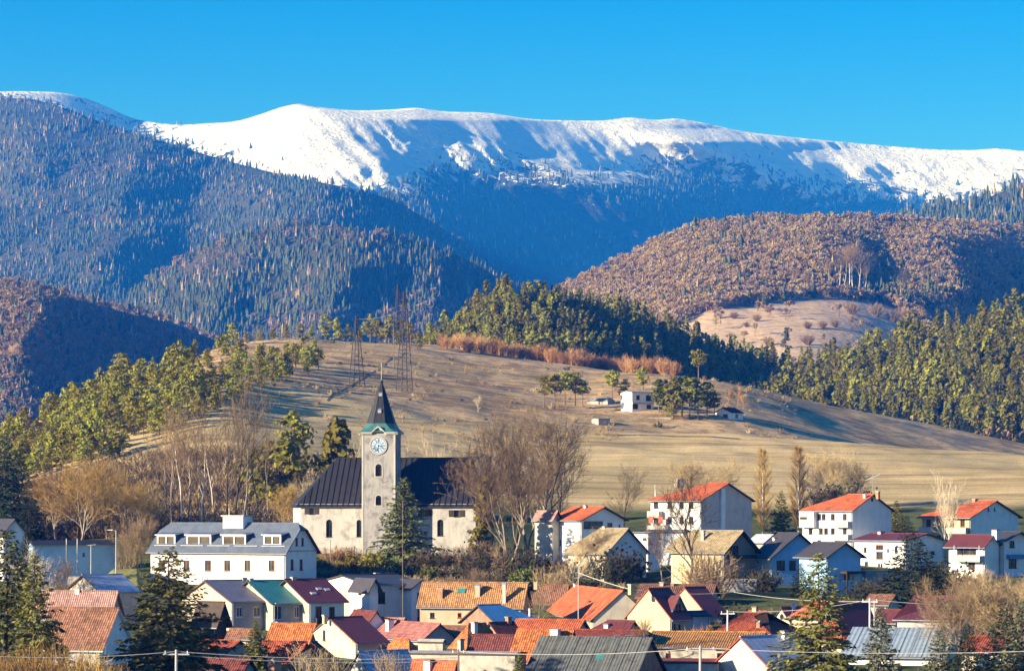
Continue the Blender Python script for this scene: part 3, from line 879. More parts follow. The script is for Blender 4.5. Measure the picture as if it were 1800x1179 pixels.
def pr_left(px, py):
    n = fbm(px / 70, py / 45, 3)
    top = np.clip((260 - py) / 120, 0, 1) * np.clip((500 - px) / 300, 0, 1)
    l = np.clip(0.15 + n * 0.45 + top * 0.45, 0.02, 0.9)
    b = np.clip(0.02 + n * 0.12 + 0.8 * blob(px, py, 150, 300, 60, 12), 0, 0.9)
    return np.stack([1 - np.clip(l, 0, 0.95), l, b], 1)
wood_on(left_sheet, 'conifer_forest', 'mixed conifer forest covering the big mountain flank', 48000, 8, 17, pr_left, 21,
        keep=lambda px, py: np.clip(0.55 + 1.1 * fbm(px / 42, py / 26, 4), 0.08, 1.0))
def pr_mid(px, py):
    b = blob(px, py, 500, 395, 90, 18) + 0.7 * blob(px, py, 350, 460, 90, 26) + 0.9 * blob(px, py, 590, 590, 110, 26) + 0.7 * blob(px, py, 730, 570, 60, 40) + 0.5 * blob(px, py, 660, 415, 120, 15)
    n = fbm(px / 40, py / 30, 3)
    return np.stack([np.full(len(px), 0.8), np.clip(0.12 + n * 0.3 + b * 0.4, 0.02, 1), np.clip(b * 1.6 + n * 0.15 - 0.05, 0.0, 2)], 1)
wood_on(mid_sheet, 'mixed_forest', 'mixed forest with pinkish leafless patches on the middle ridge', 17000, 8.5, 17, pr_mid, 22, keep=lambda px, py: np.clip(0.65 + 1.1 * fbm(px / 36, py / 24, 4), 0.12, 1.0))
def pr_dark(px, py):
    n = fbm(px / 50, py / 30, 3)
    return np.stack([np.clip(0.25 + n, 0.03, 1), np.full(len(px), 0.12), np.full(len(px), 0.9)], 1)
wood_on(dark_sheet, 'leafless_forest', 'leafless purple brown wood on the shaded valley spur', 11000, 9, 15, pr_dark, 23, px=(-150, 640))
wood_on(far_sheet, 'spur_forest', 'dark conifer wood on the far spur at right', 2600, 14, 24, lambda px, py: np.stack([np.ones(len(px)), np.full(len(px), 0.12), np.zeros(len(px))], 1), 24)
def keep_snow(px, py):
    d = py - treeline(px)
    return np.clip(0.07 + (d + 14) / 40, 0.02, 1) * (d > -40) * (py < 470)
wood_on(snow_sheet, 'tree_line_forest', 'dark conifer forest ending at the tree line on the snowy ridge', 16000, 14, 24,
        lambda px, py: np.stack([np.ones(len(px)), np.clip(0.15 + fbm(px / 50, py / 30, 3) * 0.6, 0.03, 1), np.zeros(len(px))], 1), 25, keep=keep_snow)
def pr_brown(px, py):
    c = 0.05 + 0.9 * blob(px, py, 1340, 455, 130, 45) * (fbm(px / 25, py / 20, 2) > 0.15) + 1.6 * blob(px, py, 1560, 520, 60, 35) + 0.7 * blob(px, py, 1720, 520, 90, 25) + 0.7 * blob(px, py, 1300, 400, 70, 12)
    return np.stack([c * 0.5, np.full(len(px), 0.012) + 0.2 * blob(px, py, 1500, 500, 60, 30), np.ones(len(px))], 1)
wood_on(brown_sheet, 'leafless_wood', 'pinkish brown leafless wood covering the rounded hill', 17000, 9, 15, pr_brown, 26,
        keep=lambda px, py: np.where(meadow(px, py) > 0.3, 0.012, 1.0), bare_shift=4)
# ------------------------------------------------------------------ planting by photo position: first point of the ground seen at (px, py)
def hit(px, py, y0=560.0, y1=1150.0):
    Y = np.arange(y0, y1, 2.0)
    x = (px - 900) / F_PX * Y
    z = ground_z(x, Y)
    row = HORIZON - F_PX * z / Y
    k = np.nonzero(row <= py)[0]
    i = k[0] if len(k) else int(np.argmin(row))
    return Vector((x[i], Y[i], z[i]))

def tree_pair(wood, crown, mw, mc, name):
    return (np_mesh(name + '_trunk', wood[0], wood[1], [mw]), np_mesh(name + '_crown', crown[0], crown[1], [mc]))
def add_tree(name, pair, loc, s, rz, label, group=None, cat='tree', parts=('trunk', 'crown'), tilt=(0, 0)):
    r = empty(name, loc, rz); r.scale = (s, s, s) if not isinstance(s, tuple) else s
    r.rotation_euler = (tilt[0], tilt[1], rz)
    tag(r, label, cat, group)
    for nm, me in zip(parts, pair):
        if me is not None:
            o = bpy.data.objects.new(nm, me); link(o, r)
    return r

BK_pine = bark_mat('pine_bark', (0.20, 0.12, 0.075))
BK_grey = bark_mat('grey_bark', (0.30, 0.24, 0.17))
BK_dark = bark_mat('dark_bark', (0.075, 0.06, 0.05))
BK_birch = bark_mat('birch_bark', (0.62, 0.56, 0.46))
BK_spr = bark_mat('spruce_bark', (0.13, 0.085, 0.06))
LF_pine = foliage_mat('pine_needles', (0.25, 0.23, 0.042), 0.3, 0.5)
LF_pined = foliage_mat('dark_pine_needles', (0.11, 0.125, 0.035), 0.2, 0.5)
LF_wood = foliage_mat('wood_needles', (0.235, 0.215, 0.036), 0.3, 0.5)
LF_spr = foliage_mat('spruce_needles', (0.125, 0.13, 0.045), 0.15, 0.55)
LF_sprg = foliage_mat('olive_spruce_needles', (0.19, 0.175, 0.05), 0.25, 0.5)
LF_sprb = foliage_mat('blue_spruce_needles', (0.19, 0.20, 0.12), 0.15, 0.5)
LF_dk = foliage_mat('shaded_spruce_needles', (0.035, 0.05, 0.028), 0.15, 0.5)  # dark spruces; in the forest-foot belt this darkness stands in for shade
LF_thuja = foliage_mat('yellow_thuja_leaves', (0.19, 0.16, 0.035), 0.2, 0.5)
LF_bush = foliage_mat('yellow_green_leaves', (0.26, 0.22, 0.04), 0.25, 0.5)
TW_brown = foliage_mat('brown_twigs', (0.25, 0.17, 0.105), 0.0, 0.35)
TW_dark = foliage_mat('dark_twigs', (0.11, 0.08, 0.055), 0.0, 0.35)
TW_gold = foliage_mat('golden_twigs', (0.33, 0.205, 0.075), 0.0, 0.35)
TW_tan = foliage_mat('tan_twigs', (0.40, 0.29, 0.16), 0.0, 0.35)
TW_rust = foliage_mat('rust_twigs', (0.42, 0.23, 0.11), 0.0, 0.35)
TW_pale = foliage_mat('pale_twigs', (0.48, 0.39, 0.28), 0.0, 0.3)

pines = [tree_pair(*make_pine(300 + k, 9, 2.5 + 0.25 * (k % 3), 36, 14, 0.10 + 0.04 * k, 0.34, ('pine', 'cone', 'pine', 'round', 'cone')[k]), BK_pine, LF_pine, 'pine') for k in range(5)]
tall_pines = [tree_pair(*make_pine(320 + k, 11, 3.0, 34, 20, 0.38 + 0.06 * k, 0.36, 'pine'), BK_pine, LF_pine, 'tall_pine') for k in range(3)]
dark_pines = [tree_pair(*make_pine(330 + k, 12, 2.9, 40, 16, 0.3, 0.4, 'round'), BK_pine, LF_pined, 'dark_pine') for k in range(2)]

# pines on the left hillside: one object each
hill_lo = curve([(-60, 880), (0, 866), (60, 848), (120, 832), (180, 812), (260, 784), (330, 750), (400, 716), (450, 690), (500, 676), (570, 652)])
hill_hi = curve([(-60, 790), (0, 776), (60, 762), (120, 724), (200, 688), (250, 668), (300, 651), (350, 636), (400, 620), (450, 606), (480, 612), (520, 618), (570, 640)])
def gaps(px, py):   # bare tan patches between the pines
    return ((px > 250) & (abs(py - (700 - (px - 250) * 0.35)) < 7) & (px < 420)) | ((px > 300) & (abs(py - (652 - (px - 300) * 0.3)) < 5) & (px < 440)) | ((px > 170) & (px < 280) & (py > 766) & (py < 790)) | ((px > 430) & (py > 655) & (px > 500))
rs = np.random.default_rng(41)
pts = []
tries = 0
while len(pts) < 250 and tries < 9000:
    tries += 1
    px = rs.uniform(-40, 560); py = rs.uniform(0, 1) ** 0.85
    py = float(hill_hi(px)) + py * float(hill_lo(px) - hill_hi(px))
    if gaps(px, py) and rs.random() < 0.9: continue
    if px > 425 and (py < 632 or rs.random() < 0.35): continue
    if all((px - q[0]) ** 2 / 150 + (py - q[1]) ** 2 / 50 > 1 for q in pts): pts.append((px, py))
pts.sort(key=lambda q: q[1])
def dedupe(rows):
    """rows (px, head, tail): one label each; look-alikes get their place from the left"""
    n, out = {}, {}
    for px, h_, t_ in sorted(rows): n.setdefault((h_, t_), []).append(px)
    return lambda px, h_, t_: (h_ + ', ' + t_) if len(n[(h_, t_)]) == 1 else '%s, %s from the left, %s' % (h_, nth(n[(h_, t_)].index(px) + 1), t_)
rows = []
for (px, py) in pts:
    hpx = rs.uniform(38, 66) * (1.0 if px < 350 else 0.72)
    fr = (py - float(hill_hi(px))) / float(hill_lo(px) - hill_hi(px))
    tier = 'skyline' if fr < 0.22 else ('upper half' if fr < 0.5 else ('lower half' if fr < 0.8 else 'lower edge'))
    zone = ('over the dark spruces' if px < 70 else 'over the golden trees' if px < 160 else 'over the street lamp' if px < 225 else 'over the long house' if px < 300
            else 'over the dormers' if px < 370 else 'over the roof box' if px < 435 else 'nearest the hilltop')
    rows.append((px, py, hpx, '%solive pine' % ('tall ' if hpx > 56 else ('small ' if hpx < 40 else '')), '%s of left hillside %s' % (tier, zone)))
lab_of = dedupe([(r_[0], r_[3], r_[4]) for r_ in rows])
for (px, py, hpx, h_, t_) in rows:
    p = hit(px, py); s = hpx * p.y / F_PX / 9.0
    add_tree('pine_tree', pines[int(rs.integers(0, 5))], p - Vector((0, 0, 0.3)), s, rs.uniform(0, 6.28), lab_of(px, h_, t_), 'pines on the left hillside', tilt=(rs.normal(0, 0.03), rs.normal(0, 0.03)))
top_names = {405: 'broad pine at the left end of the hilltop', 650: 'bushy pine just left of the pylons on the hilltop', 683: 'tall pine beside the pylons on the hilltop', 720: 'dark pine just right of the pylons on the hilltop'}
n_top = 0
for (px, py, hp, kk) in ((392, 606, 26, 1), (407, 604, 40, 3), (432, 601, 22, 1), (456, 600, 22, 0), (480, 598, 24, 4), (503, 596, 27, 1), (528, 595, 27, 0), (548, 595, 26, 4), (572, 595, 44, 0), (594, 595, 42, 1), (612, 596, 33, 4),
                         (632, 598, 26, 1), (651, 600, 50, 3), (667, 600, 40, 0), (684, 604, 54, 4), (702, 606, 44, 0), (722, 610, 44, 3), (736, 614, 30, 1)):
    p = hit(px, py, 800, 1240); s = hp * p.y / F_PX / 9.0; n_top += 1
    lab = top_names.get(px) or top_names.get(px - 2) or top_names.get(px - 1) or '%s pine from the left in the row along the bare hilltop' % nth(n_top)
    add_tree('pine_tree', pines[kk], p - Vector((0, 0, 0.3)), s, R.uniform(0, 6), lab, 'pines along the bare hilltop')
# copse by the white hill house
n_ = 0
for (px, py, hp, pr, lab) in ((957, 714, 55, tall_pines[0], 'leftmost slim pine with bare trunk in the small grove'), (975, 720, 63, tall_pines[1], 'front pine with tall bare trunk in the small grove'),
        (993, 713, 60, tall_pines[2], 'middle pine with bare trunk in the small grove'), (1011, 713, 60, tall_pines[0], 'narrow topped pine in the small grove'), (1024, 714, 46, tall_pines[1], 'rightmost leaning pine of the small grove'),
        (1076, 704, 54, tall_pines[2], 'round pine left of the white cube house'), (1097, 706, 42, dark_pines[0], 'dark pine touching the white cube house'), (1131, 694, 50, tall_pines[0], 'round pine rising behind the white cube house'),
        (1158, 724, 58, dark_pines[1], 'dark pine right beside the white cube house'), (1170, 732, 66, dark_pines[0], 'tall shaded pine in the grove right of the cube house'), (1183, 735, 76, pines[1], 'tallest sunlit pine in the grove right of the cube house'),
        (1199, 734, 74, dark_pines[1], 'dark pine in the middle of the grove right of the cube house'), (1212, 736, 72, tall_pines[1], 'bare trunked pine in the grove right of the cube house'), (1227, 738, 74, dark_pines[0], 'broad dark pine near the right end of the grove'),
        (1243, 738, 66, dark_pines[1], 'last dark pine of the grove beside the tiny cottage'), (1256, 730, 46, dark_pines[0], 'short dark pine behind the tiny cottage'), (1228, 668, 55, tall_pines[2], 'lone olive pine above the grove at the wood edge')):
    p = hit(px, py, 700, 1150); s = hp * p.y / F_PX / (9.0 if pr in pines else (11.0 if pr in tall_pines else 12.0))
    add_tree('pine_tree', pr, p - Vector((0, 0, 0.3)), s, R.uniform(0, 6), lab, 'pines around the white hill house')

# dense pine wood on the knoll, conifer forest at the right: masses, front row single trees
mid_meshes = []
for k in range(4):
    w, c = make_pine(350 + k, 1.0, 0.21, 30, 12, 0.08, 0.040, ('pine', 'cone', 'cone', 'cone')[k]); V, Q = merge([w, c]); mid_meshes.append(np_mesh('wood_pine', V, Q, [LF_wood]))
for k in range(4):
    w, c = make_spruce(360 + k, 1.0, 0.20, 9, 7, 0.3, 0.10, 0.35, 0.05); V, Q = merge([w, c]); mid_meshes.append(np_mesh('wood_spruce', V, Q, [LF_wood]))
for k in range(3):
    v, f = bare_far(370 + k, n=160, wid=0.018); mid_meshes.append(np_mesh('wood_bare', v, f, [TW_brown]))
C_mid = proto_collection('wood_tree', mid_meshes)    # 0-3 pine, 4-7 spruce, 8-10 leafless
def wood_mid(sheet, name, label, n, hmin, hmax, pxr, seed, tr=(0, 1), pw=(0.6, 0.4, 0.0), sep=0):
    rs = np.random.default_rng(seed)
    p = rs.uniform(*pxr, n); t = rs.uniform(*tr, n)
    P, py = sheet.pos(p, t)
    u = rs.random(n); idx = np.where(u < pw[0], rs.integers(0, 4, n), np.where(u < pw[0] + pw[1], rs.integers(4, 8, n), rs.integers(8, 11, n)))
    s = rs.uniform(hmin, hmax, n) * rs.choice([0.8, 1.0, 1.0, 1.2], n); wv = rs.uniform(0.8, 1.25, n)
    P[:, 2] -= 0.4
    return scatter(name, label, P, np.stack([s * wv, s * wv, s], 1), idx, C_mid, rs)
wood_mid(knoll_sheet, 'pine_wood', 'dense dark pine wood covering the knoll', 1500, 9, 14, (742, 1400), 42, (0.12, 1.0), (0.5, 0.5, 0))
wood_mid(rf_sheet, 'conifer_wood', 'conifer forest filling the slope at the right', 1900, 12, 19, (1230, 2100), 43, (0.25, 1.0), (0.3, 0.7, 0))
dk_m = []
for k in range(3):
    w, c = make_spruce(365 + k, 1.0, 0.24, 10, 8, 0.3, 0.10, 0.4, 0.02); V, Q = merge([w, c]); dk_m.append(np_mesh('shade_dark_spruce', V, Q, [LF_dk]))
C_dk = proto_collection('shade_dark_spruce', dk_m)  # belt trees whose dark colour holds the shadow at the forest foot
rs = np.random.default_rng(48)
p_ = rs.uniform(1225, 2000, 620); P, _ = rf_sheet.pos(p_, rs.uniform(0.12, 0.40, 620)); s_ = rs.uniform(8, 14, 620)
scatter('shade_dark_belt', 'spruce belt coloured dark as shade along the foot of the right forest', P, s_, rs.integers(0, 3, 620), C_dk, rs)
wood_mid(rf_sheet, 'shaded_undergrowth', 'dark shaded leafless wood along the foot of the right forest', 900, 6, 11, (1200, 2000), 44, (0.0, 0.45), (0.1, 0.2, 0.7))
rs = np.random.default_rng(45)
m_one = [(np_mesh('c', *x, [LF_wood])) for x in ()]
front = [tree_pair(*make_spruce(380 + k, 14, 2.9, 15, 8, 0.3, 0.75, 0.4, 0.04), BK_spr, LF_sprg, 'forest_spruce') for k in range(3)] + [tree_pair(*make_pine(384 + k, 14, 3.0, 40, 16, 0.1, 0.42, 'cone'), BK_pine, LF_wood, 'forest_pine') for k in range(2)]
rows = []
for i in range(58):
    px = 1340 + (1830 - 1340) * (i + rs.uniform(-0.3, 0.3)) / 58
    s = rs.uniform(0.85, 1.25)
    where = ['beside the knoll wood', 'above the shaded field', 'below the tan meadow', 'above the cream apartments', 'above the dark hedge', 'above the birches', 'at the right edge'][min(6, int((px - 1340) / 70))]
    rows.append((px, s, '%ssunlit conifer' % ('tall ' if s > 1.12 else ''), 'front of right forest %s' % where))
lab_of = dedupe([(r_[0], r_[2], r_[3]) for r_ in rows])
for (px, s, h_, t_) in rows:
    P, py = rf_sheet.pos(px, rs.uniform(0.42, 0.62))
    add_tree('forest_conifer', front[int(rs.integers(0, 5))], Vector(P) - Vector((0, 0, 0.4)), s, rs.uniform(0, 6.28), lab_of(px, h_, t_), 'sunlit conifers along the front of the right forest')
n_k = 0
for (px, py, hp) in ((965, 622, 30), (990, 622, 34), (1010, 624, 40), (1040, 628, 36), (1062, 630, 26), (1098, 632, 22), (1110, 634, 24), (1126, 636, 26), (1147, 638, 24), (1160, 642, 20)):
    n_k += 1; P, _ = knoll_sheet.pos(px, 0.30); s = hp * P[1] / F_PX / 9.0
    add_tree('pine_tree', pines[R.randrange(5)], Vector(P) - Vector((0, 0, 0.3)), s, R.uniform(0, 6), '%s small olive pine from the left between the rust hedge and the knoll wood' % nth(n_k), 'small pines in front of the knoll wood')

# rust coloured hedge along the foot of the knoll
rust = [tuple(np_mesh('rust_shrub', *m, [TW_rust]) if m else None for m in make_shrub(400 + k, 6.0, 3.4, 60, 900, 0.07)) for k in range(3)]
hedge = curve([(770, 612), (850, 618), (930, 626), (1000, 634), (1080, 640), (1150, 648), (1200, 656), (1240, 668)])
for i in range(44):
    px = 775 + i * 9.6 + R.uniform(-3, 3)
    if 720 < px < 1205:
        p = hit(px, float(hedge(px)) + R.uniform(-3, 4), 850, 1240)
        add_tree('hedge_shrub', rust[i % 3], p, R.uniform(0.75, 1.15), R.uniform(0, 6), '%s rust brown shrub from the left in the hedge under the pine knoll' % nth(i + 1), 'shrubs in the rust brown hedge', 'shrub', ('stems', 'twigs'))

# meadow trees at the foot of the brown hill
far_pine = [tree_pair(*make_pine(410 + k, 13, 3.6, 34, 14, 0.08, 0.6, 'cone'), BK_pine, LF_pined, 'meadow_pine') for k in range(2)]
far_bush = [tuple(np_mesh('meadow_bush', *m, [TW_brown]) if m else None for m in make_shrub(415 + k, 8.0, 5.5, 60, 900, 0.16)) for k in range(2)]
def brown_at(px, py):
    t = np.linspace(0, 1, 400); P, row = brown_sheet.pos(np.full(400, float(px)), t)
    return Vector(P[int(np.argmin(np.abs(row - py)))])
for (px, py, hp, lab) in ((1317, 538, 26, 'dark pine standing alone at the top of the tan meadow'), (1344, 545, 30, 'second dark pine at the top of the tan meadow'), (1381, 612, 36, 'dark conifer at the lower edge of the tan meadow')):
    p = brown_at(px, py); add_tree('meadow_pine', far_pine[px % 2], p, hp * p.y / F_PX / 13, 1.0, lab, 'pines on the tan meadow')
for (px, py, hp, lab) in ((1498, 552, 22, 'round brown bush on the upper right of the tan meadow'), (1540, 556, 24, 'dark brown bush at the right rim of the meadow'), (1262, 560, 12, 'low bush at the left of the tan meadow'), (1290, 560, 13, 'second low bush at the left of the tan meadow'),
                          (1330, 565, 14, 'small bush left of the meadow centre'), (1312, 575, 10, 'smallest bush of the tan meadow'), (1420, 578, 14, 'left end of the bushy strip across the meadow'), (1445, 577, 15, 'middle of the bushy strip across the meadow'), (1468, 575, 14, 'right end of the bushy strip across the meadow'),
                          (1570, 566, 22, 'first bush of the row right of the meadow'), (1592, 566, 24, 'second bush of the row right of the meadow'), (1615, 568, 22, 'third bush of the row right of the meadow'), (1350, 608, 18, 'bushy clump at the bottom of the meadow'), (1420, 606, 20, 'pale bush clump at the bottom of the meadow')):
    p = brown_at(px, py); add_tree('meadow_bush', far_bush[px % 2], p, hp * p.y / F_PX / 8, R.uniform(0, 6), lab, 'bushes on the tan meadow', 'shrub', ('stems', 'twigs'))
birch_far = [tree_pair(*make_bare(420 + k, 22, 0.5, 1, 3, (6, 5), 6, 2.4, 0.55, 0.0, 0.10, 0.6, 0.016), BK_birch, TW_brown, 'far_birch') for k in range(2)]
for i, (px, py, hp) in enumerate(((1412, 525, 34), (1456, 515, 50), (1475, 518, 62), (1484, 520, 70), (1492, 520, 72), (1500, 522, 76), (1508, 520, 60), (1520, 522, 50), (1580, 535, 48), (1588, 536, 50))):
    p = brown_at(px, py); add_tree('birch_tree', birch_far[i % 2], p, hp * p.y / F_PX / 20, R.uniform(0, 6), '%s slender pale birch from the left at the wood edge above the tan meadow' % nth(i + 1), 'pale birches above the tan meadow', parts=('trunk', 'branches'))

# low heath scrub on the bare hill: uncountable
rs = np.random.default_rng(47)
scr = []
for k in range(4):
    st, _ = make_shrub(430 + k, 1.0, 0.9, 14, 90, 0.05); scr.append(np_mesh('scrub', *st, [TW_tan if k < 3 else TW_brown]))
for k in range(2):
    st, lf = make_shrub(436 + k, 1.0, 1.0, 8, 40, 0.05, (60, 0.16)); V, Q = merge([st, lf]); scr.append(np_mesh('scrub_green', V, Q, [LF_pined]))
C_scr = proto_collection('scrub', scr)
px = rs.uniform(250, 1400, 6000); Y = rs.uniform(600, 1060, 6000)
x = (px - 900) / F_PX * Y
dn = fbm(x / 35, Y / 35, 3)
lim = (Y > 690 + np.clip(px - 850, 0, 400) * 0.35)
keep = (rs.random(6000) < np.clip(0.35 + dn * 1.3, 0.04, 1)) & lim
P = np.stack([x, Y, ground_z(x, Y)], 1)[keep]
scatter('heath_scrub', 'low dry heath scrub scattered over the bare hill', P, rs.uniform(0.22, 0.8, len(P)) * np.where(rs.random(len(P)) < 0.12, 2.6, 1), np.where(rs.random(len(P)) < 0.90, rs.integers(0, 4, len(P)), rs.integers(4, 6, len(P))), C_scr, rs)

def track(label, pts, w=1.3):
    b = MB(); P = []
    for (px, py) in pts:
        P.append(hit(px, py, 700, 1150))
    Q = []
    for a, c in zip(P[:-1], P[1:]):
        for k in range(12): Q.append(a.lerp(c, k / 12))
    Q.append(P[-1])
    L, Rr = [], []
    for i, q in enumerate(Q):
        d = (Q[min(i + 1, len(Q) - 1)] - Q[max(i - 1, 0)]); d.z = 0; d.normalize(); n = Vector((-d.y, d.x, 0)) * (w / 2)
        for s_, lst in ((1, L), (-1, Rr)):
            x, y = q.x + n.x * s_, q.y + n.y * s_; lst.append((x, y, gz(x, y) + 0.12))
    for i in range(len(Q) - 1): b.poly([L[i], L[i + 1], Rr[i + 1], Rr[i]])
    tag(b.build('path', M_track), label, kind='structure')
t = NT('bare_earth'); f_ = t.noise(t.pos(1.0), 0.7, 5, 0.6); t.base(t.ramp(f_, [(0.35, (0.10, 0.07, 0.045)), (0.6, (0.22, 0.15, 0.09))])); t.bump(f_, 0.6, 0.2); M_track = t.mat
track('dark furrow running diagonally down the bare hill by the left pylon', [(575, 706), (600, 688), (640, 664), (700, 628), (715, 620)], 0.6)
track('faint field track along the top of the straw meadow', [(1060, 764), (1180, 768), (1300, 772)], 2.0)
# ------------------------------------------------------------------ building materials
def plaster(name, c, dirt=0.35, scale=0.6):
    if name in MATS: return MATS[name]
    t = NT(name)
    v = t.coord('Object', 1.0)
    n1 = t.noise(v, scale, 5, 0.62, 0.3); n2 = t.noise(t.coord('Object', (1.6, 1.6, 0.25)), 1.1, 4, 0.6); n3 = t.noise(v, 9, 4, 0.6)
    a = t.ramp(n1, [(0.32, sc(c, 1 - dirt)), (0.5, c), (0.7, sc(c, 1.06))])
    b = t.ramp(n2, [(0.30, 1 - dirt * 0.5), (0.5, 1.0)])
    t.base(t.mix(1.0, a, b, 'MULTIPLY')); t.bump(n3, 0.35, 0.03)
    MATS[name] = t.mat; return t.mat

def tile(name, c, var=0.45, cw=0.26, rh=0.36, moss=0.0):
    """clay tiles: columns and courses from the roof's own UV (metres), each tile a little different"""
    if name in MATS: return MATS[name]
    t = NT(name)
    uv = t.new('ShaderNodeTexCoord').outputs['UV']
    sp = t.new('ShaderNodeSeparateXYZ'); t.l.new(uv, sp.inputs[0])
    cu, cv = t.math('DIVIDE', sp.outputs[0], cw), t.math('DIVIDE', sp.outputs[1], rh)
    fl = t.new('ShaderNodeCombineXYZ'); t.l.new(t.math('FLOOR', cu), fl.inputs[0]); t.l.new(t.math('FLOOR', cv), fl.inputs[1])
    wnn = t.new('ShaderNodeTexWhiteNoise'); wnn.noise_dimensions = '3D'; t.l.new(fl.outputs[0], wnn.inputs['Vector'])
    per = t.ramp(wnn.outputs['Value'], [(0.0, sc(c, 1 - var)), (0.5, c), (0.9, sc(c, 1 + var * 0.6)), (1.0, sc(c, 1 + var * 0.9))])
    wave = t.math('ABSOLUTE', t.math('SINE', t.math('MULTIPLY', cu, math.pi)))
    saw = t.math('FRACT', cv)
    big = t.noise(t.coord('Object', 1.0), 0.5, 5, 0.65)
    col = t.mix(1.0, per, t.ramp(big, [(0.28, 0.55), (0.5, 0.95), (0.75, 1.15)]), 'MULTIPLY')
    col = t.mix(1.0, col, t.ramp(wave, [(0.0, 0.42), (0.45, 1.0)]), 'MULTIPLY')
    col = t.mix(1.0, col, t.ramp(saw, [(0.0, 0.55), (0.16, 1.0)]), 'MULTIPLY')
    if moss: col = t.mix(t.ramp(t.noise(t.coord('Object', 1.0), 1.3, 5, 0.7), [(0.5, 0.0), (0.66, moss)]), col, (0.13, 0.11, 0.05))
    t.base(col)
    t.bump(t.math('ADD', wave, t.math('MULTIPLY', t.math('SUBTRACT', 1.0, saw), 0.6)), 0.8, 0.07)
    t.b.inputs['Roughness'].default_value = 0.75
    MATS[name] = t.mat; return t.mat

def sheet_metal(name, c, rust=0.3, rustc=(0.2, 0.08, 0.04), seam=0.6, rough=0.5, metal=0.0):
    if name in MATS: return MATS[name]
    t = NT(name)
    uv = t.new('ShaderNodeTexCoord').outputs['UV']
    sp = t.new('ShaderNodeSeparateXYZ'); t.l.new(uv, sp.inputs[0])
    fr = t.math('FRACT', t.math('DIVIDE', sp.outputs[0], seam))
    fv = t.math('FRACT', t.math('DIVIDE', sp.outputs[1], 1.9))
    n = t.noise(t.coord('Object', 1.0), 0.7, 6, 0.7, 0.4); n2 = t.noise(t.coord('Object', (2, 2, 0.4)), 1.5, 5, 0.65)
    col = t.ramp(n, [(0.3, sc(c, 0.72)), (0.55, c), (0.75, sc(c, 1.2))])
    col = t.mix(t.ramp(n2, [(0.52, 0.0), (0.66, rust)]), col, rustc)
    col = t.mix(1.0, col, t.ramp(fr, [(0.0, 0.5), (0.07, 1.0)]), 'MULTIPLY')
    col = t.mix(1.0, col, t.ramp(fv, [(0.0, 0.7), (0.03, 1.0)]), 'MULTIPLY')
    t.base(col); t.bump(t.ramp(fr, [(0.0, 1.0), (0.1, 0.0)]), 0.6, 0.05)
    t.b.inputs['Roughness'].default_value = rough; t.b.inputs['Metallic'].default_value = metal
    t.b.inputs['Specular IOR Level'].default_value = 0.35
    MATS[name] = t.mat; return t.mat

def plain(name, c, rough=0.7, metal=0.0, var=0.25):
    if name in MATS: return MATS[name]
    t = NT(name)
    n = t.noise(t.coord('Object', 1.0), 2.2, 4, 0.6)
    t.base(t.ramp(n, [(0.3, sc(c, 1 - var)), (0.6, c)]))
    t.b.inputs['Roughness'].default_value = rough; t.b.inputs['Metallic'].default_value = metal
    MATS[name] = t.mat; return t.mat

def brick(name, c, mortar=(0.4, 0.36, 0.3)):
    if name in MATS: return MATS[name]
    t = NT(name)
    b = t.new('ShaderNodeTexBrick'); t.l.new(t.new('ShaderNodeTexCoord').outputs['UV'], b.inputs['Vector'])
    b.inputs['Scale'].default_value = 1.0; b.inputs['Brick Width'].default_value = 0.3; b.inputs['Row Height'].default_value = 0.1
    b.inputs['Mortar Size'].default_value = 0.012
    b.inputs['Color1'].default_value = (*c, 1); b.inputs['Color2'].default_value = (*sc(c, 0.65), 1); b.inputs['Mortar'].default_value = (*mortar, 1)
    n = t.noise(t.coord('Object', 1.0), 1.0, 5, 0.6)
    t.base(t.mix(1.0, b.outputs['Color'], t.ramp(n, [(0.3, 0.6), (0.6, 1.0)]), 'MULTIPLY'))
    MATS[name] = t.mat; return t.mat

def glass_mat():
    t = NT('window_glass')
    n = t.noise(t.coord('Object', 1.0), 0.7, 2, 0.5)
    t.base(t.ramp(n, [(0.35, (0.012, 0.014, 0.018)), (0.65, (0.05, 0.05, 0.055))]))
    t.b.inputs['Roughness'].default_value = 0.12; t.b.inputs['Specular IOR Level'].default_value = 0.5
    MATS['glass'] = t.mat; return t.mat
M_glass = glass_mat()
M_white = plaster('white_plaster', (0.80, 0.765, 0.70), 0.14)
M_white2 = plaster('off_white_plaster', (0.46, 0.425, 0.36), 0.22)
M_bluew = plaster('blue_plaster_and_shade', (0.30, 0.52, 0.70), 0.15)  # blue paint on two houses; on the hall it paints in blue shade
M_cream = plaster('cream_plaster', (0.44, 0.37, 0.235), 0.2)
M_rose = plaster('rose_tan_plaster', (0.56, 0.48, 0.42), 0.2)
M_suncream = plaster('sunlit_cream_plaster', (0.66, 0.58, 0.42), 0.2)  # paler cream that paints sunlight into the dim front gable
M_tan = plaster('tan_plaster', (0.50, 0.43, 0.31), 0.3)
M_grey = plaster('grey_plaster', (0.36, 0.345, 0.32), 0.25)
M_bare = plaster('bare_render', (0.46, 0.41, 0.32), 0.45, 0.9)
M_pock = plaster('peeling_white_plaster', (0.50, 0.45, 0.37), 0.35, 1.4)
M_yellow = plaster('yellow_plaster', (0.55, 0.45, 0.26), 0.2)
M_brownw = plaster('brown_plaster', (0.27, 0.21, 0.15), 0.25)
M_conc = plaster('concrete', (0.40, 0.37, 0.32), 0.4, 1.2)
M_frame = plain('white_paint', (0.72, 0.70, 0.66))
M_bframe = plain('brown_paint', (0.16, 0.07, 0.035))
M_dframe = plain('dark_wood', (0.05, 0.035, 0.025))
M_rframe = plain('red_paint', (0.30, 0.05, 0.03))
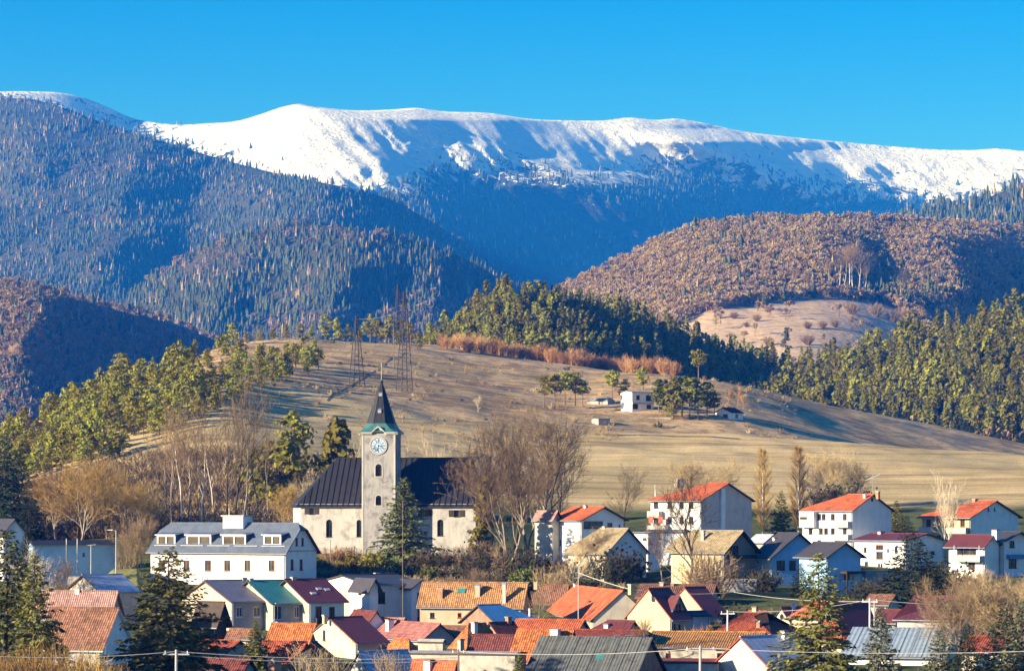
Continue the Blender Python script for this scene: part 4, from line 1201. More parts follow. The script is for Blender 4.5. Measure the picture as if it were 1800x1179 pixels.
M_wood = plain('weathered_wood', (0.075, 0.05, 0.035), var=0.45)
M_zinc = plain('zinc', (0.34, 0.35, 0.36), 0.5, 0.3)
M_brick = brick('red_brick', (0.34, 0.13, 0.06))
M_obrick = brick('orange_brick', (0.50, 0.20, 0.07))
M_or = tile('orange_tile', (0.50, 0.155, 0.045))
M_or2 = tile('red_orange_tile', (0.56, 0.135, 0.05), 0.3)
M_ochre = tile('ochre_tile', (0.50, 0.23, 0.06), 0.4, moss=0.5)
M_tanor = tile('faded_orange_tile', (0.46, 0.225, 0.085), 0.35, moss=0.4)
M_red = tile('red_tile', (0.33, 0.075, 0.035))
M_mar = tile('maroon_tile', (0.16, 0.045, 0.035), 0.35)
M_brt = tile('brown_tile', (0.26, 0.12, 0.07), 0.4, moss=0.3)
M_pink = tile('faded_pink_tile', (0.42, 0.24, 0.19), 0.25)
M_marm = sheet_metal('maroon_sheet', (0.13, 0.035, 0.035), 0.2)
M_teal = sheet_metal('teal_sheet', (0.035, 0.21, 0.20), 0.15, seam=0.7)
M_gmet = sheet_metal('grey_blue_sheet', (0.16, 0.165, 0.20), 0.55, (0.19, 0.07, 0.05), seam=0.7)
M_blue = sheet_metal('blue_sheet', (0.05, 0.20, 0.42), 0.15, seam=0.7)
M_lblue = sheet_metal('pale_blue_sheet', (0.42, 0.46, 0.50), 0.25, seam=0.8)
M_slate = sheet_metal('slate_blue_sheet', (0.11, 0.135, 0.17), 0.15, seam=0.5)
M_dark = sheet_metal('dark_sheet', (0.055, 0.05, 0.05), 0.35, (0.12, 0.08, 0.05), seam=0.7)
M_navy = tile('dark_slate_roof', (0.045, 0.04, 0.045), 0.3)
M_eter = tile('grey_eternit', (0.17, 0.16, 0.14), 0.2, 0.33, 1.2, moss=0.5)
M_corr = plaster('grey_corrugated', (0.11, 0.115, 0.10), 0.45, 1.2)
M_corrb = plaster('blue_grey_corrugated', (0.30, 0.37, 0.40), 0.25, 1.0)
M_khaki = tile('khaki_shingle', (0.33, 0.255, 0.14), 0.25, 0.4, 0.3)
M_nave = sheet_metal('black_roof_sheet', (0.026, 0.025, 0.026), 0.35, (0.06, 0.045, 0.035), seam=9.0)
M_spire = sheet_metal('spire_sheet', (0.02, 0.021, 0.024), 0.1, seam=0.55)
M_copper = sheet_metal('verdigris_copper', (0.05, 0.15, 0.135), 0.4, (0.04, 0.10, 0.09), seam=0.8)
M_tower = plaster('grey_stucco', (0.32, 0.30, 0.275), 0.6, 0.55)
M_nwall = plaster('nave_stucco', (0.45, 0.415, 0.36), 0.42, 0.5)
WK = {'w': M_frame, 'b': M_bframe, 'd': M_dframe, 'r': M_rframe}

# ------------------------------------------------------------------ walls with real openings
def wall_strips(mb, P, L, top, holes, m=0, depth=0.14, zb=-2.5, breaks=()):
    """wall face in (u,z); P(u,z,d) maps to 3-D (d outwards); top(u) gives the upper edge; holes (u0,u1,z0,topfn,cuts)"""
    us = {0.0, L, *breaks}
    for h in holes: us |= set(h[4])
    us = sorted(u for u in us if -1e-6 <= u <= L + 1e-6)
    for a, b in zip(us[:-1], us[1:]):
        if b - a < 1e-4: continue
        mid = (a + b) / 2
        hs_ = sorted([h for h in holes if h[0] < mid < h[1]], key=lambda h: h[2])
        za, zbb = zb, zb
        for h in hs_:
            mb.poly([P(a, za, 0), P(b, zbb, 0), P(b, h[2], 0), P(a, h[2], 0)], m)
            za, zbb = h[3](a), h[3](b)
            mb.poly([P(a, za, 0), P(b, zbb, 0), P(b, zbb, -depth), P(a, za, -depth)], m)     # head
            mb.poly([P(b, h[2], 0), P(a, h[2], 0), P(a, h[2], -depth), P(b, h[2], -depth)], m)
        mb.poly([P(a, za, 0), P(b, zbb, 0), P(b, top(b), 0), P(a, top(a), 0)], m)
    for h in holes:
        for u in (h[0], h[1]):
            mb.poly([P(u, h[2], 0), P(u, h[3](u), 0), P(u, h[3](u), -depth), P(u, h[2], -depth)], m)

def rect_hole(u0, u1, z0, z1): return (u0, u1, z0, (lambda u: z1), (u0, u1))
def arch_hole(u0, u1, z0, z1):
    c, r = (u0 + u1) / 2, (u1 - u0) / 2
    cuts = [c + r * math.cos(math.pi * k / 8) for k in range(9)]
    return (u0, u1, z0, (lambda u: z1 - r + math.sqrt(max(0.0, r * r - (u - c) ** 2))), cuts)

def fbox(mb, P, u0, u1, z0, z1, d0, d1, m=0):
    c = [P(u, z, d) for d in (d0, d1) for (u, z) in ((u0, z0), (u1, z0), (u1, z1), (u0, z1))]
    for q in ((4, 5, 6, 7), (3, 2, 1, 0), (0, 1, 5, 4), (1, 2, 6, 5), (2, 3, 7, 6), (3, 0, 4, 7)): mb.poly([c[k] for k in q], m)

def window(root, P, u0, u1, z0, z1, kind='w', depth=0.14, mull=1, name='window', arch=False, sill=True, fw=0.1):
    fm = WK[kind]
    mb = MB(); d0, d1 = -depth + 0.01, -depth + 0.07
    zt = z1 - ((u1 - u0) / 2 if arch else 0)
    fbox(mb, P, u0, u0 + fw, z0, zt, d0, d1); fbox(mb, P, u1 - fw, u1, z0, zt, d0, d1)
    fbox(mb, P, u0 + fw, u1 - fw, z0, z0 + fw, d0, d1)
    if not arch: fbox(mb, P, u0 + fw, u1 - fw, z1 - fw, z1, d0, d1)
    else:
        c, r = (u0 + u1) / 2, (u1 - u0) / 2
        for k in range(8):
            a, b = math.pi * k / 8, math.pi * (k + 1) / 8
            pts = [(c + q * math.cos(x), zt + q * math.sin(x)) for q, x in ((r - fw, a), (r, a), (r, b), (r - fw, b))]
            mb.poly([P(u, z, d1) for u, z in pts])
        fbox(mb, P, u0 + fw, u1 - fw, zt - fw / 2, zt + fw / 2, d0, d1)
    for k in range(mull):
        uc = u0 + (u1 - u0) * (k + 1) / (mull + 1)
        fbox(mb, P, uc - fw * 0.4, uc + fw * 0.4, z0 + fw, z1 - fw, d0, d1)
    if sill: fbox(mb, P, u0 - 0.06, u1 + 0.06, z0 - 0.07, z0 - 0.003, -0.05, 0.09)
    o = mb.build(name, fm, root)
    pb = MB()
    if arch:
        c, r = (u0 + u1) / 2, (u1 - u0) / 2
        pts = [(u0, z0), (u1, z0)] + [(c + r * math.cos(math.pi * k / 8), zt + r * math.sin(math.pi * k / 8)) for k in range(9)]
    else: pts = [(u0, z0), (u1, z0), (u1, z1), (u0, z1)]
    pb.poly([P(u, z, -depth + 0.004) for u, z in pts])
    pb.build('pane', M_glass, o)
    return o

class House:
    """box with a pitched roof; near corner at px, side A runs left-away, side B right-away; a = turn"""
    def __init__(s, name, label, px, Y, eave, A, B, a, ridge, ridgepy, wall=M_white, wallB=None, roof=M_or, cat='house', group=None,
                 wins=(), ends=(0, 0), oe=0.45, og=0.35, t=0.16, edge=None, base=None, lowroof=0.0, ridgecap=True, gutter=True, sink=2.5):
        s.a = math.radians(a); s.Y = Y
        s.ex = Vector((math.cos(s.a), math.sin(s.a), 0)); s.ey = Vector((-math.sin(s.a), math.cos(s.a), 0))
        p = at(px, eave, Y)
        zb = (gz(p.x, Y) - 0.1) if base is None else at(px, base, Y).z
        s.C = Vector((p.x, Y, zb)); s.h = p.z - zb
        s.LA = s.solve(A, 'A'); s.LB = s.solve(B, 'B')
        assert s.LA > 0 and s.LB > 0, (name, px, s.LA, s.LB)
        s.root = empty(name, s.C, s.a); tag(s.root, label, cat, group)
        s.ridge = ridge
        W = s.LA if ridge == 'B' else s.LB
        s.W, s.L = W, (s.LB if ridge == 'B' else s.LA)
        far = s.C + (s.ey if ridge == 'B' else s.ex) * (W / 2)
        s.r = (HORIZON - ridgepy) / F_PX * far.y - p.z
        s.ends = ends
        # walls
        def top_g(e):
            lim = s.h + s.r * (1 - e)
            return (lambda u: min(lim, s.h + s.r * (1 - abs(u - W / 2) / (W / 2))) if e < 1 else s.h)
        flat = lambda u: s.h
        def brk(e): return (W / 2 * (1 - e), W / 2, W - W / 2 * (1 - e)) if e < 1 else ()
        P = s.P = {'A': lambda u, z, d: (-d, u, z), 'B': lambda u, z, d: (u, -d, z), 'C': lambda u, z, d: (s.LB + d, u, z), 'D': lambda u, z, d: (u, s.LA + d, z)}
        if ridge == 'B': spec = {'A': (s.LA, top_g(ends[0]), brk(ends[0])), 'B': (s.LB, flat, ()), 'C': (s.LA, top_g(ends[1]), brk(ends[1])), 'D': (s.LB, flat, ())}
        else: spec = {'B': (s.LB, top_g(ends[0]), brk(ends[0])), 'A': (s.LA, flat, ()), 'D': (s.LB, top_g(ends[1]), brk(ends[1])), 'C': (s.LA, flat, ())}
        wl_ = [(w[0], *s.rect(*w[:5]), w[5], (w[6] if len(w) > 6 else 1)) for w in wins]
        mb = MB()
        for f, (L, top, br) in spec.items():
            holes = [rect_hole(*w[1:5]) for w in wl_ if w[0] == f]
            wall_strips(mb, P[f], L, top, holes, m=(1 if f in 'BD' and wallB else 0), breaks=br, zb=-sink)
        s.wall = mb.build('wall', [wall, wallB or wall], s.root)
        for (f, u0, u1, z0, z1, k, mu) in wl_:
            window(s.root, P[f], u0, u1, z0, z1, k, mull=mu, name='door' if mu == 9 else 'window') if mu != 9 else s.door(f, u0, u1, z0, z1, k)
        # roof
        s.t, s.oe = t, oe
        s.m = s.r / (W / 2)
        Q = s.Q = (lambda a_, c, z: (a_, c, z)) if ridge == 'B' else (lambda a_, c, z: (c, a_, z))
        ze, zr = s.h - oe * s.m + t, s.h + s.r + t
        e0, e1 = ends
        def xo(e): return oe if e >= 1 else og
        x0, x1 = -xo(e0), s.L + xo(e1)
        def cut(e): return (W / 2 * (1 - e), s.h + s.r * (1 - e) + t) if e < 1 else (-oe, ze)
        c0, z0c = cut(e0); c1, z1c = cut(e1)
        i0 = W / 2 * e0 + (0 if e0 == 0 else (oe if e0 >= 1 else 0)); i1 = W / 2 * e1 + (0 if e1 == 0 else (oe if e1 >= 1 else 0))
        s.ridge_x = (x0 + i0, x1 - i1)
        ln = math.sqrt(1 + s.m ** 2)
        mb = MB()
        for side in (0, 1):
            f = (lambda c: c) if side == 0 else (lambda c: W - c)
            raw = [(x0, -oe, ze), (x1, -oe, ze)]
            if e1 < 1 and e1 > 0: raw.append((x1, c1, z1c))
            raw.append((x1 - i1, W / 2, zr)); raw.append((x0 + i0, W / 2, zr))
            if e0 < 1 and e0 > 0: raw.append((x0, c0, z0c))
            mb.slab([Q(x, f(c), z) for x, c, z in raw], t, 0, 1, [(x, (c + oe) * ln) for x, c, z in raw])
        for (e, xe, xi, cc, zc) in ((e0, x0, x0 + i0, c0, z0c), (e1, x1, x1 - i1, c1, z1c)):
            if e > 0:
                raw = [(xe, cc, zc), (xe, W - cc, zc), (xi, W / 2, zr)]
                mb.slab([Q(*p_) for p_ in raw], t, 0, 1, [(p_[1], abs(p_[0] - xe) * ln) for p_ in raw])
        s.roof = mb.build('roof', [roof, edge or M_wood], s.root)
        if ridgecap:
            mb = MB(); mb.tube(Q(s.ridge_x[0], W / 2, zr), Q(s.ridge_x[1], W / 2, zr), 0.11, n=6); mb.build('ridge_cap', roof, s.roof)
        if gutter:
            mb = MB(); mb.tube(Q(x0, -oe - 0.05, ze - 0.1), Q(x1, -oe - 0.05, ze - 0.1), 0.07, n=5); mb.build('gutter', M_zinc, s.roof)
            dn = (0.15, -0.08) if ridge == 'B' else (-0.08, 0.15)
            mb = MB(); mb.tube((dn[0], dn[1], -1), (dn[0], dn[1], s.h - 0.1), 0.05, n=5); mb.build('downpipe', M_zinc, s.root)
        s.zr = zr
    def solve(s, px, f):
        k = (px - 900) / F_PX
        d = s.ey if f == 'A' else s.ex
        return (k * s.C.y - s.C.x) / (d.x - k * d.y)
    def rect(s, f, px, py, w, h):
        u0, u1 = sorted((s.solve(px - w / 2, f), s.solve(px + w / 2, f)))
        y = (s.C + (s.ey if f == 'A' else s.ex) * ((u0 + u1) / 2)).y
        z = (HORIZON - py) / F_PX * y - s.C.z; dz = h / F_PX * y / 2
        return u0, u1, z - dz, z + dz
    def door(s, f, u0, u1, z0, z1, k):
        mb = MB(); fbox(mb, s.P[f], u0, u1, z0, z1, -0.13, -0.08); o = mb.build('door', WK[k], s.root)
        mb = MB(); fbox(mb, s.P[f], u1 - 0.2, u1 - 0.12, z0 + 0.95, z0 + 1.1, -0.08, -0.02); mb.build('handle', M_zinc, o)
    def on_roof(s, px, cf):
        """local (x,y,z) on the roof at photo column px; cf 0 = near eave .. 1 = far eave"""
        c = cf * s.W
        base = s.C + (s.ey if s.ridge == 'B' else s.ex) * c
        d = s.ex if s.ridge == 'B' else s.ey
        k = (px - 900) / F_PX
        u = (k * base.y - base.x) / (d.x - k * d.y)
        z = s.h + s.r * (1 - abs(c - s.W / 2) / (s.W / 2)) + s.t
        x, y, _ = s.Q(u, c, 0)
        return Vector((x, y, z)), (base + d * u)
    def chim(s, px, top, cf, w=0.6, d=0.5, mat=M_white, cap=M_conc, pots=0):
        p, wp = s.on_roof(px, cf)
        zt = (HORIZON - top) / F_PX * wp.y - s.C.z
        zt = max(zt, p.z + 0.3)
        mb = MB(); mb.box(p.x - w / 2, p.x + w / 2, p.y - d / 2, p.y + d / 2, p.z - 0.7, zt - 0.14)
        o = mb.build('chimney', mat, s.roof)
        mb = MB(); mb.box(p.x - w / 2 - 0.07, p.x + w / 2 + 0.07, p.y - d / 2 - 0.07, p.y + d / 2 + 0.07, zt - 0.137, zt)
        for k in range(pots):
            x = p.x + (k - (pots - 1) / 2) * 0.35; mb.tube((x, p.y, zt - 0.02), (x, p.y, zt + 0.45), 0.1, n=6)
        mb.build('chimney_cap', cap, s.roof)
        return o
    def skylight(s, px, cf, w=0.7, l=0.9, mat=None, name='skylight'):
        p, wp = s.on_roof(px, cf)
        mb = MB(); n = 1 / math.sqrt(1 + s.m ** 2)
        def S(a_, up, d): 
            u0 = p.x if s.ridge == 'B' else p.y; c0 = p.y if s.ridge == 'B' else p.x
            return s.Q(u0 + a_, c0 + up * n - d * s.m * n, p.z + up * s.m * n + d * n)
        fbox(mb, S, -w / 2, w / 2, -l / 2, l / 2, -0.05, 0.09)
        o = mb.build(name, mat or M_zinc, s.roof)
        pb = MB(); pb.poly([S(-w / 2 + 0.06, -l / 2 + 0.06, 0.094), S(w / 2 - 0.06, -l / 2 + 0.06, 0.094), S(w / 2 - 0.06, l / 2 - 0.06, 0.094), S(-w / 2 + 0.06, l / 2 - 0.06, 0.094)])
        return o
    def balcony(s, f, px0, px1, zpy, ph, d=1.2, mat=M_white2, rail=True, posts=False):
        u0, u1 = sorted((s.solve(px0, f), s.solve(px1, f)))
        y = (s.C + (s.ey if f == 'A' else s.ex) * ((u0 + u1) / 2)).y
        z = (HORIZON - zpy) / F_PX * y - s.C.z; hh = ph / F_PX * y
        P = s.P[f]; mb = MB()
        fbox(mb, P, u0, u1, z - 0.16, z, 0.002, d)
        fbox(mb, P, u0, u0 + 0.08, z, z + hh, 0.002, d - 0.08); fbox(mb, P, u1 - 0.08, u1, z, z + hh, 0.002, d - 0.08)
        fbox(mb, P, u0, u1, z + 0.05, z + hh, d - 0.08, d)
        if posts:
            for u in (u0 + 0.05, u1 - 0.15): fbox(mb, P, u, u + 0.1, z + hh, z + 2.3, d - 0.1, d)
        return mb.build('balcony', mat, s.root)
    def beam(s, name, f, px0, px1, py0, py1, d0, d1, mat):
        u0, u1 = sorted((s.solve(px0, f), s.solve(px1, f)))
        y = (s.C + (s.ey if f == 'A' else s.ex) * ((u0 + u1) / 2)).y
        z0, z1 = sorted(((HORIZON - py0) / F_PX * y - s.C.z, (HORIZON - py1) / F_PX * y - s.C.z))
        mb = MB(); fbox(mb, s.P[f], u0, u1, z0, z1, d0, d1); return mb.build(name, mat, s.root)

def corrugate(h, mat, per=0.36, amp=0.05, name='corrugated_sheet', n_sheets=8):
    """real waves laid on the near slope, one object per sheet width"""
    x0, x1 = -0.4, h.L + 0.4; W2 = h.W / 2; ze, zr = h.h - h.oe * h.m + h.t + 0.03, h.zr + 0.03
    step = (x1 - x0) / n_sheets
    for k in range(n_sheets):
        a, b = x0 + k * step, x0 + (k + 1) * step - 0.02
        xs = np.arange(a, b + 1e-6, per / 6)
        V, Fc = [], []
        lift = 0.006 * (k % 2)
        for x in xs:
            w = amp * math.sin(2 * math.pi * x / per) + amp + lift
            V.append(h.Q(x, -h.oe - 0.05, ze + w)); V.append(h.Q(x, W2, zr + w))
        for i in range(len(xs) - 1): Fc.append((2 * i, 2 * i + 2, 2 * i + 3, 2 * i + 1))
        mobj(name, np_mesh(name, V, Fc, [mat], smooth=True), h.roof)

exec_after = []
# ------------------------------------------------------------------ church
def church():
    a = math.radians(83); ex = Vector((math.cos(a), math.sin(a), 0)); ey = Vector((-math.sin(a), math.cos(a), 0))
    Y = 455; e = at(836, 885, Y); C = Vector((e.x, Y, at(836, 972, Y).z))
    root = empty('church', C, a); tag(root, 'grey stucco church with black roof and clock tower under a dark pointed spire', 'church')
    def solve(px, xoff=0.0):
        b = C + ex * xoff; k = (px - 900) / F_PX
        return (k * b.y - b.x) / (ey.x - k * ey.y)
    def zz(py, u, xoff=0.0): return (HORIZON - py) / F_PX * (C + ex * xoff + ey * u).y - C.z
    L = solve(528.5); W = 14.0; h = e.z - C.z
    zr = (HORIZON - 806) / F_PX * (C + ex * W / 2).y - C.z
    PA = lambda u, z, d: (-d, u, z)
    wins = []
    for px, py, w, hh in ((578.5, 928, 11, 31), (631, 928, 9, 30), (774, 927, 11, 29)):
        u = solve(px); q = w / F_PX * Y / 2; z = zz(py, u); d = hh / F_PX * Y / 2; wins.append((u - q, u + q, z - d, z + d, True))
    for px, py, w, hh in ((548, 898.5, 9, 10), (747, 901, 9, 11), (803, 902, 10, 12)):
        u = solve(px); q = w / F_PX * Y / 2; z = zz(py, u); d = hh / F_PX * Y / 2; wins.append((u - q, u + q, z - d, z + d, False))
    mb = MB()
    wall_strips(mb, PA, L, lambda u: h, [arch_hole(*w[:4]) if w[4] else rect_hole(*w[:4]) for w in wins], depth=0.35)
    wall_strips(mb, lambda u, z, d: (u, -d, z), W, lambda u: h, [])
    wall_strips(mb, lambda u, z, d: (W + d, u, z), L, lambda u: h, [])
    # polygonal choir end
    ce = [(0, L), (W * 0.24, L + 1.9), (W * 0.76, L + 1.9), (W, L)]
    for p, q in zip(ce[:-1], ce[1:]): mb.poly([(p[0], p[1], -2.5), (q[0], q[1], -2.5), (q[0], q[1], h), (p[0], p[1], h)])
    mb.build('nave_wall', M_nwall, root)
    for w in wins:
        o = window(root, PA, *w[:4], 'd', depth=0.35, mull=1, arch=w[4], fw=0.09)
        if not w[4]:
            sw = (w[1] - w[0]) * 0.9
            for u0 in (w[0] - sw - 0.02, w[1] + 0.02):
                s_ = MB(); fbox(s_, PA, u0, u0 + sw, w[2], w[3], 0.004, 0.06); s_.build('shutter', M_dframe, o)
    # cornice and plinth
    mb = MB(); fbox(mb, PA, -0.1, L + 0.15, h - 0.42, h - 0.02, 0.003, 0.22); fbox(mb, PA, -0.1, L + 0.1, h - 0.62, h - 0.45, 0.003, 0.1); mb.build('cornice', M_white2, root)
    mb = MB(); fbox(mb, PA, -0.05, L + 0.05, -2.5, 0.9, 0.003, 0.12); mb.build('plinth', M_conc, root)
    # roof: core slab plus one standing-seam panel after another
    oe = 0.5; m = (zr - h) / (W / 2); ze = h - oe * m
    inset = W / 2 * 0.92
    rf = MB()
    y0, y1, r0, r1 = -oe, L + 1.9 + oe, 1.5, L + 1.9 - inset
    rf.slab([(-oe, y0, ze + 0.1), (-oe, y1 - 1.7, ze + 0.1), (W / 2, r1, zr + 0.1), (W / 2, r0, zr + 0.1)], 0.14)
    rf.slab([(W + oe, y0, ze + 0.1), (W + oe, y1 - 1.7, ze + 0.1), (W / 2, r1, zr + 0.1), (W / 2, r0, zr + 0.1)], 0.14)
    rf.slab([(-oe, y0, ze + 0.1), (W + oe, y0, ze + 0.1), (W / 2, r0, zr + 0.1)], 0.14)
    for p, q in zip([(-oe, L + 0.1), (W * 0.24, y1), (W * 0.76, y1)], [(W * 0.24, y1), (W * 0.76, y1), (W + oe, L + 0.1)]):
        rf.slab([(p[0], p[1], ze + 0.1), (q[0], q[1], ze + 0.1), (W / 2, r1, zr + 0.1)], 0.14)
    roof = rf.build('roof', M_nave, root)
    ln = math.sqrt(1 + m * m); n = Vector((-m / ln, 0, 1 / ln))
    pw = 0.92; ny = int((y1 - 1.8 - y0) / pw)
    def hipx(y):   # how far up the slope the panel reaches (0..1)
        k = 1.0
        if y > r1: k = min(k, (y1 - 1.7 - y) / (y1 - 1.7 - r1))
        if y < r0: k = min(k, (y - y0) / (r0 - y0))
        return max(0.0, k)
    def S(y, k, d): 
        x = -oe + (W / 2 + oe) * k; z = ze + 0.1 + (zr - ze) * k
        return (x + n.x * d, y, z + n.z * d)
    for i in range(ny):
        a0, a1 = y0 + i * pw, y0 + (i + 1) * pw - 0.012
        k0, k1 = hipx(a0), hipx(a1)
        if max(k0, k1) < 0.03: continue
        pb = MB(); d = 0.03 + 0.02 * (i % 2)
        pb.poly([S(a0, 0, d), S(a1, 0, d), S(a1, k1, d), S(a0, k0, d)], 0, [(a0, 0), (a1, 0), (a1, 8), (a0, 8)])
        pb.poly([S(a0, 0, 0), S(a1, 0, 0), S(a1, 0, d), S(a0, 0, d)])
        kk = k1 if k1 > 0 else 0.01                       # raised seam at the panel edge
        for (q0, q1) in ((a1 - 0.07, a1),):
            pb.poly([S(q0, 0, d + 0.11), S(q1, 0, d + 0.11), S(q1, kk, d + 0.11), S(q0, kk, d + 0.11)])
            pb.poly([S(q0, 0, d), S(q0, 0, d + 0.11), S(q0, kk, d + 0.11), S(q0, kk, d)])
            pb.poly([S(q1, 0, d), S(q1, 0, d + 0.11), S(q1, kk, d + 0.11), S(q1, kk, d)])
        pb.build('roof_panel', M_nave, roof)
    mb = MB(); mb.tube((W / 2, r0, zr + 0.14), (W / 2, r1, zr + 0.14), 0.13, n=6); mb.build('ridge_cap', M_nave, roof)
    # tower
    xo = -3.6
    t0, t1 = solve(695, xo), solve(636, xo); tw = t1 - t0; tc = (t0 + t1) / 2
    td = tw * 1.0; zt = zz(759, tc, xo)
    PT = lambda u, z, d: (xo - d, t0 + u, z)
    tw_w = []
    for px, py, w, hh in ((665.5, 826, 11.5, 22), (665.5, 879, 10.5, 18)):
        u = solve(px, xo) - t0; q = w / F_PX * 450 / 2; z = zz(py, u + t0, xo); d = hh / F_PX * 450 / 2; tw_w.append((u - q, u + q, z - d, z + d))
    mb = MB()
    wall_strips(mb, PT, tw, lambda u: zt, [arch_hole(*w) for w in tw_w], depth=0.5)
    wall_strips(mb, lambda u, z, d: (xo + u, t0 - d, z), td, lambda u: zt, [])
    wall_strips(mb, lambda u, z, d: (xo + u, t1 + d, z), td, lambda u: zt, [])
    wall_strips(mb, lambda u, z, d: (xo + td + d, t0 + u, z), tw, lambda u: zt, [])
    mb.build('tower', M_tower, root)
    for w in tw_w:
        o = window(root, PT, *w, 'd', depth=0.5, mull=0, arch=True, fw=0.08)
        for k in range(5):
            s_ = MB(); z = w[2] + 0.15 + k * (w[3] - w[2] - 0.5) / 5
            s_.poly([PT(w[0] + 0.08, z, -0.40), PT(w[1] - 0.08, z, -0.40), PT(w[1] - 0.08, z + 0.2, -0.47), PT(w[0] + 0.08, z + 0.2, -0.47)]); s_.build('louvre_slat', M_dframe, o)
    for w in tw_w:                                              # raised arched surrounds
        mb = MB(); c, r = (w[0] + w[1]) / 2, (w[1] - w[0]) / 2; zs = w[3] - r
        for k in range(8):
            A_, B_ = math.pi * k / 8, math.pi * (k + 1) / 8
            mb.poly([PT(c + q * math.cos(x), zs + q * math.sin(x), 0.05) for q, x in ((r, A_), (r + 0.16, A_), (r + 0.16, B_), (r, B_))])
        fbox(mb, PT, w[0] - 0.16, w[0], w[2], zs, 0.003, 0.05); fbox(mb, PT, w[1], w[1] + 0.16, w[2], zs, 0.003, 0.05); fbox(mb, PT, w[0] - 0.2, w[1] + 0.2, w[2] - 0.14, w[2], 0.003, 0.1)
        mb.build('window_surround', M_white2, root)
    for u0 in (0.0, tw - 0.28):                                 # corner pilaster strips
        mb = MB(); fbox(mb, PT, u0, u0 + 0.28, -2.5, zt, 0.003, 0.06); mb.build('pilaster', M_white2, root)
    # cornice with the raised middle over the clock
    mb = MB()
    prof = [(-0.45, 0), (tw * 0.30, 0), (tw * 0.40, 0.55), (tw * 0.5, 0.95), (tw * 0.60, 0.55), (tw * 0.70, 0), (tw + 0.45, 0)]
    for (u0, d0), (u1, d1) in zip(prof[:-1], prof[1:]):
        for o_, th, dd in ((0, 0.22, 0.45), (-0.22, 0.18, 0.22)):
            q = [PT(u0, zt + d0 + o_ - th, dd), PT(u1, zt + d1 + o_ - th, dd), PT(u1, zt + d1 + o_, dd), PT(u0, zt + d0 + o_, dd)]
            mb.poly(q); q2 = [PT(u0, zt + d0 + o_ - th, 0.0), PT(u1, zt + d1 + o_ - th, 0.0)]
            mb.poly([q[0], q[1], q2[1], q2[0]]); mb.poly([q[3], q[2], PT(u1, zt + d1 + o_, 0), PT(u0, zt + d0 + o_, 0)])
    mb.poly([PT(tw * 0.30, zt, 0.01), PT(tw * 0.70, zt, 0.01), PT(tw * 0.60, zt + 0.5, 0.01), PT(tw * 0.5, zt + 0.9, 0.01), PT(tw * 0.40, zt + 0.5, 0.01)])
    for yy in (t0 - 0.45, t1):
        mb.box(xo - 0.45, xo + td + 0.45, yy, yy + 0.45, zt - 0.22, zt - 0.002)
    mb.build('tower_cornice', M_white2, root)
    # flared verdigris skirt, then the dark octagonal spire
    cx, cy = xo + td / 2, tc
    s0 = tw / 2 + 0.5; s1 = (693 - 644) / F_PX * 452 / 2; zs1 = zz(743.5, tc, xo); zap = zz(672, tc, 0)
    def ring(hw, z, ch): 
        c_ = hw * ch
        return [(cx + x, cy + y, z) for x, y in ((-hw, -c_), (-hw, c_), (-c_, hw), (c_, hw), (hw, c_), (hw, -c_), (c_, -hw), (-c_, -hw))]
    levels = [ring(s0, zt + 0.0, 0.93), ring(s0 * 0.93, zt + 0.12 * (zs1 - zt), 0.85), ring(s0 * 0.80, zt + 0.45 * (zs1 - zt), 0.7), ring(s1 * 1.02, zs1, 0.5)]
    mb = MB()
    for a_, b_ in zip(levels[:-1], levels[1:]):
        for k in range(8):
            j = (k + 1) % 8; mb.poly([a_[k], a_[j], b_[j], b_[k]], 0, [(k, 0), (k + 1, 0), (k + 1, 1), (k, 1)])
    mb.poly(levels[0][::-1])
    mb.build('spire_skirt', M_copper, root)
    mb = MB(); b0 = ring(s1, zs1 + 0.01, 0.42); b1 = ring(0.14, zap, 0.42)
    for k in range(8):
        j = (k + 1) % 8; mb.poly([b0[k], b0[j], b1[j], b1[k]], 0, [(0, 0), (1.6, 0), (1.0, 7), (0.6, 7)])
    sp = mb.build('spire', M_spire, root)
    mb = MB()
    for k in range(8): mb.tube(b0[k], b1[k], 0.06, 0.04, n=4)
    mb.build('spire_rib', M_spire, sp)
    for (zq, hq) in ((0.25, 0.5), (0.66, 0.42)):
        zc = zs1 + (zap - zs1) * zq; hw = s1 * (1 - zq)
        mb = MB(); mb.box(cx - hw - 0.16, cx - hw + 0.25, cy - 0.28, cy + 0.28, zc, zc + hq); mb.poly([(cx - hw - 0.25, cy - 0.36, zc + hq), (cx - hw - 0.25, cy + 0.36, zc + hq), (cx - hw + 0.3, cy, zc + hq + 0.3)])
        mb.build('spire_hatch', M_zinc, sp)
    mb = MB()
    for k in range(6):                                           # ball
        for j in range(8):
            A0, A1, B0, B1 = -math.pi / 2 + math.pi * k / 6, -math.pi / 2 + math.pi * (k + 1) / 6, 2 * math.pi * j / 8, 2 * math.pi * (j + 1) / 8
            f = lambda A_, B_: (cx + 0.32 * math.cos(A_) * math.cos(B_), cy + 0.32 * math.cos(A_) * math.sin(B_), zap + 0.1 + 0.28 * math.sin(A_))
            mb.poly([f(A0, B0), f(A0, B1), f(A1, B1), f(A1, B0)])
    mb.build('finial_ball', M_spire, root)
    zc = zz(638, tc, 0)
    mb = MB(); mb.tube((cx, cy, zap), (cx, cy, zc), 0.045, n=5); mb.tube((cx, cy - 0.35, zc - 0.6), (cx, cy + 0.35, zc - 0.6), 0.035, n=5); mb.tube((cx, cy, zc), (cx, cy, zc + 0.02), 0.1)
    mb.build('cross', plain('pale_metal', (0.5, 0.42, 0.3), 0.6, 0.2), root)
    # clock: rim, pale blue dial, numerals, hands
    cu = solve(665.5, xo) - t0; cz = zz(783, t0 + cu, xo); cr = 1.27
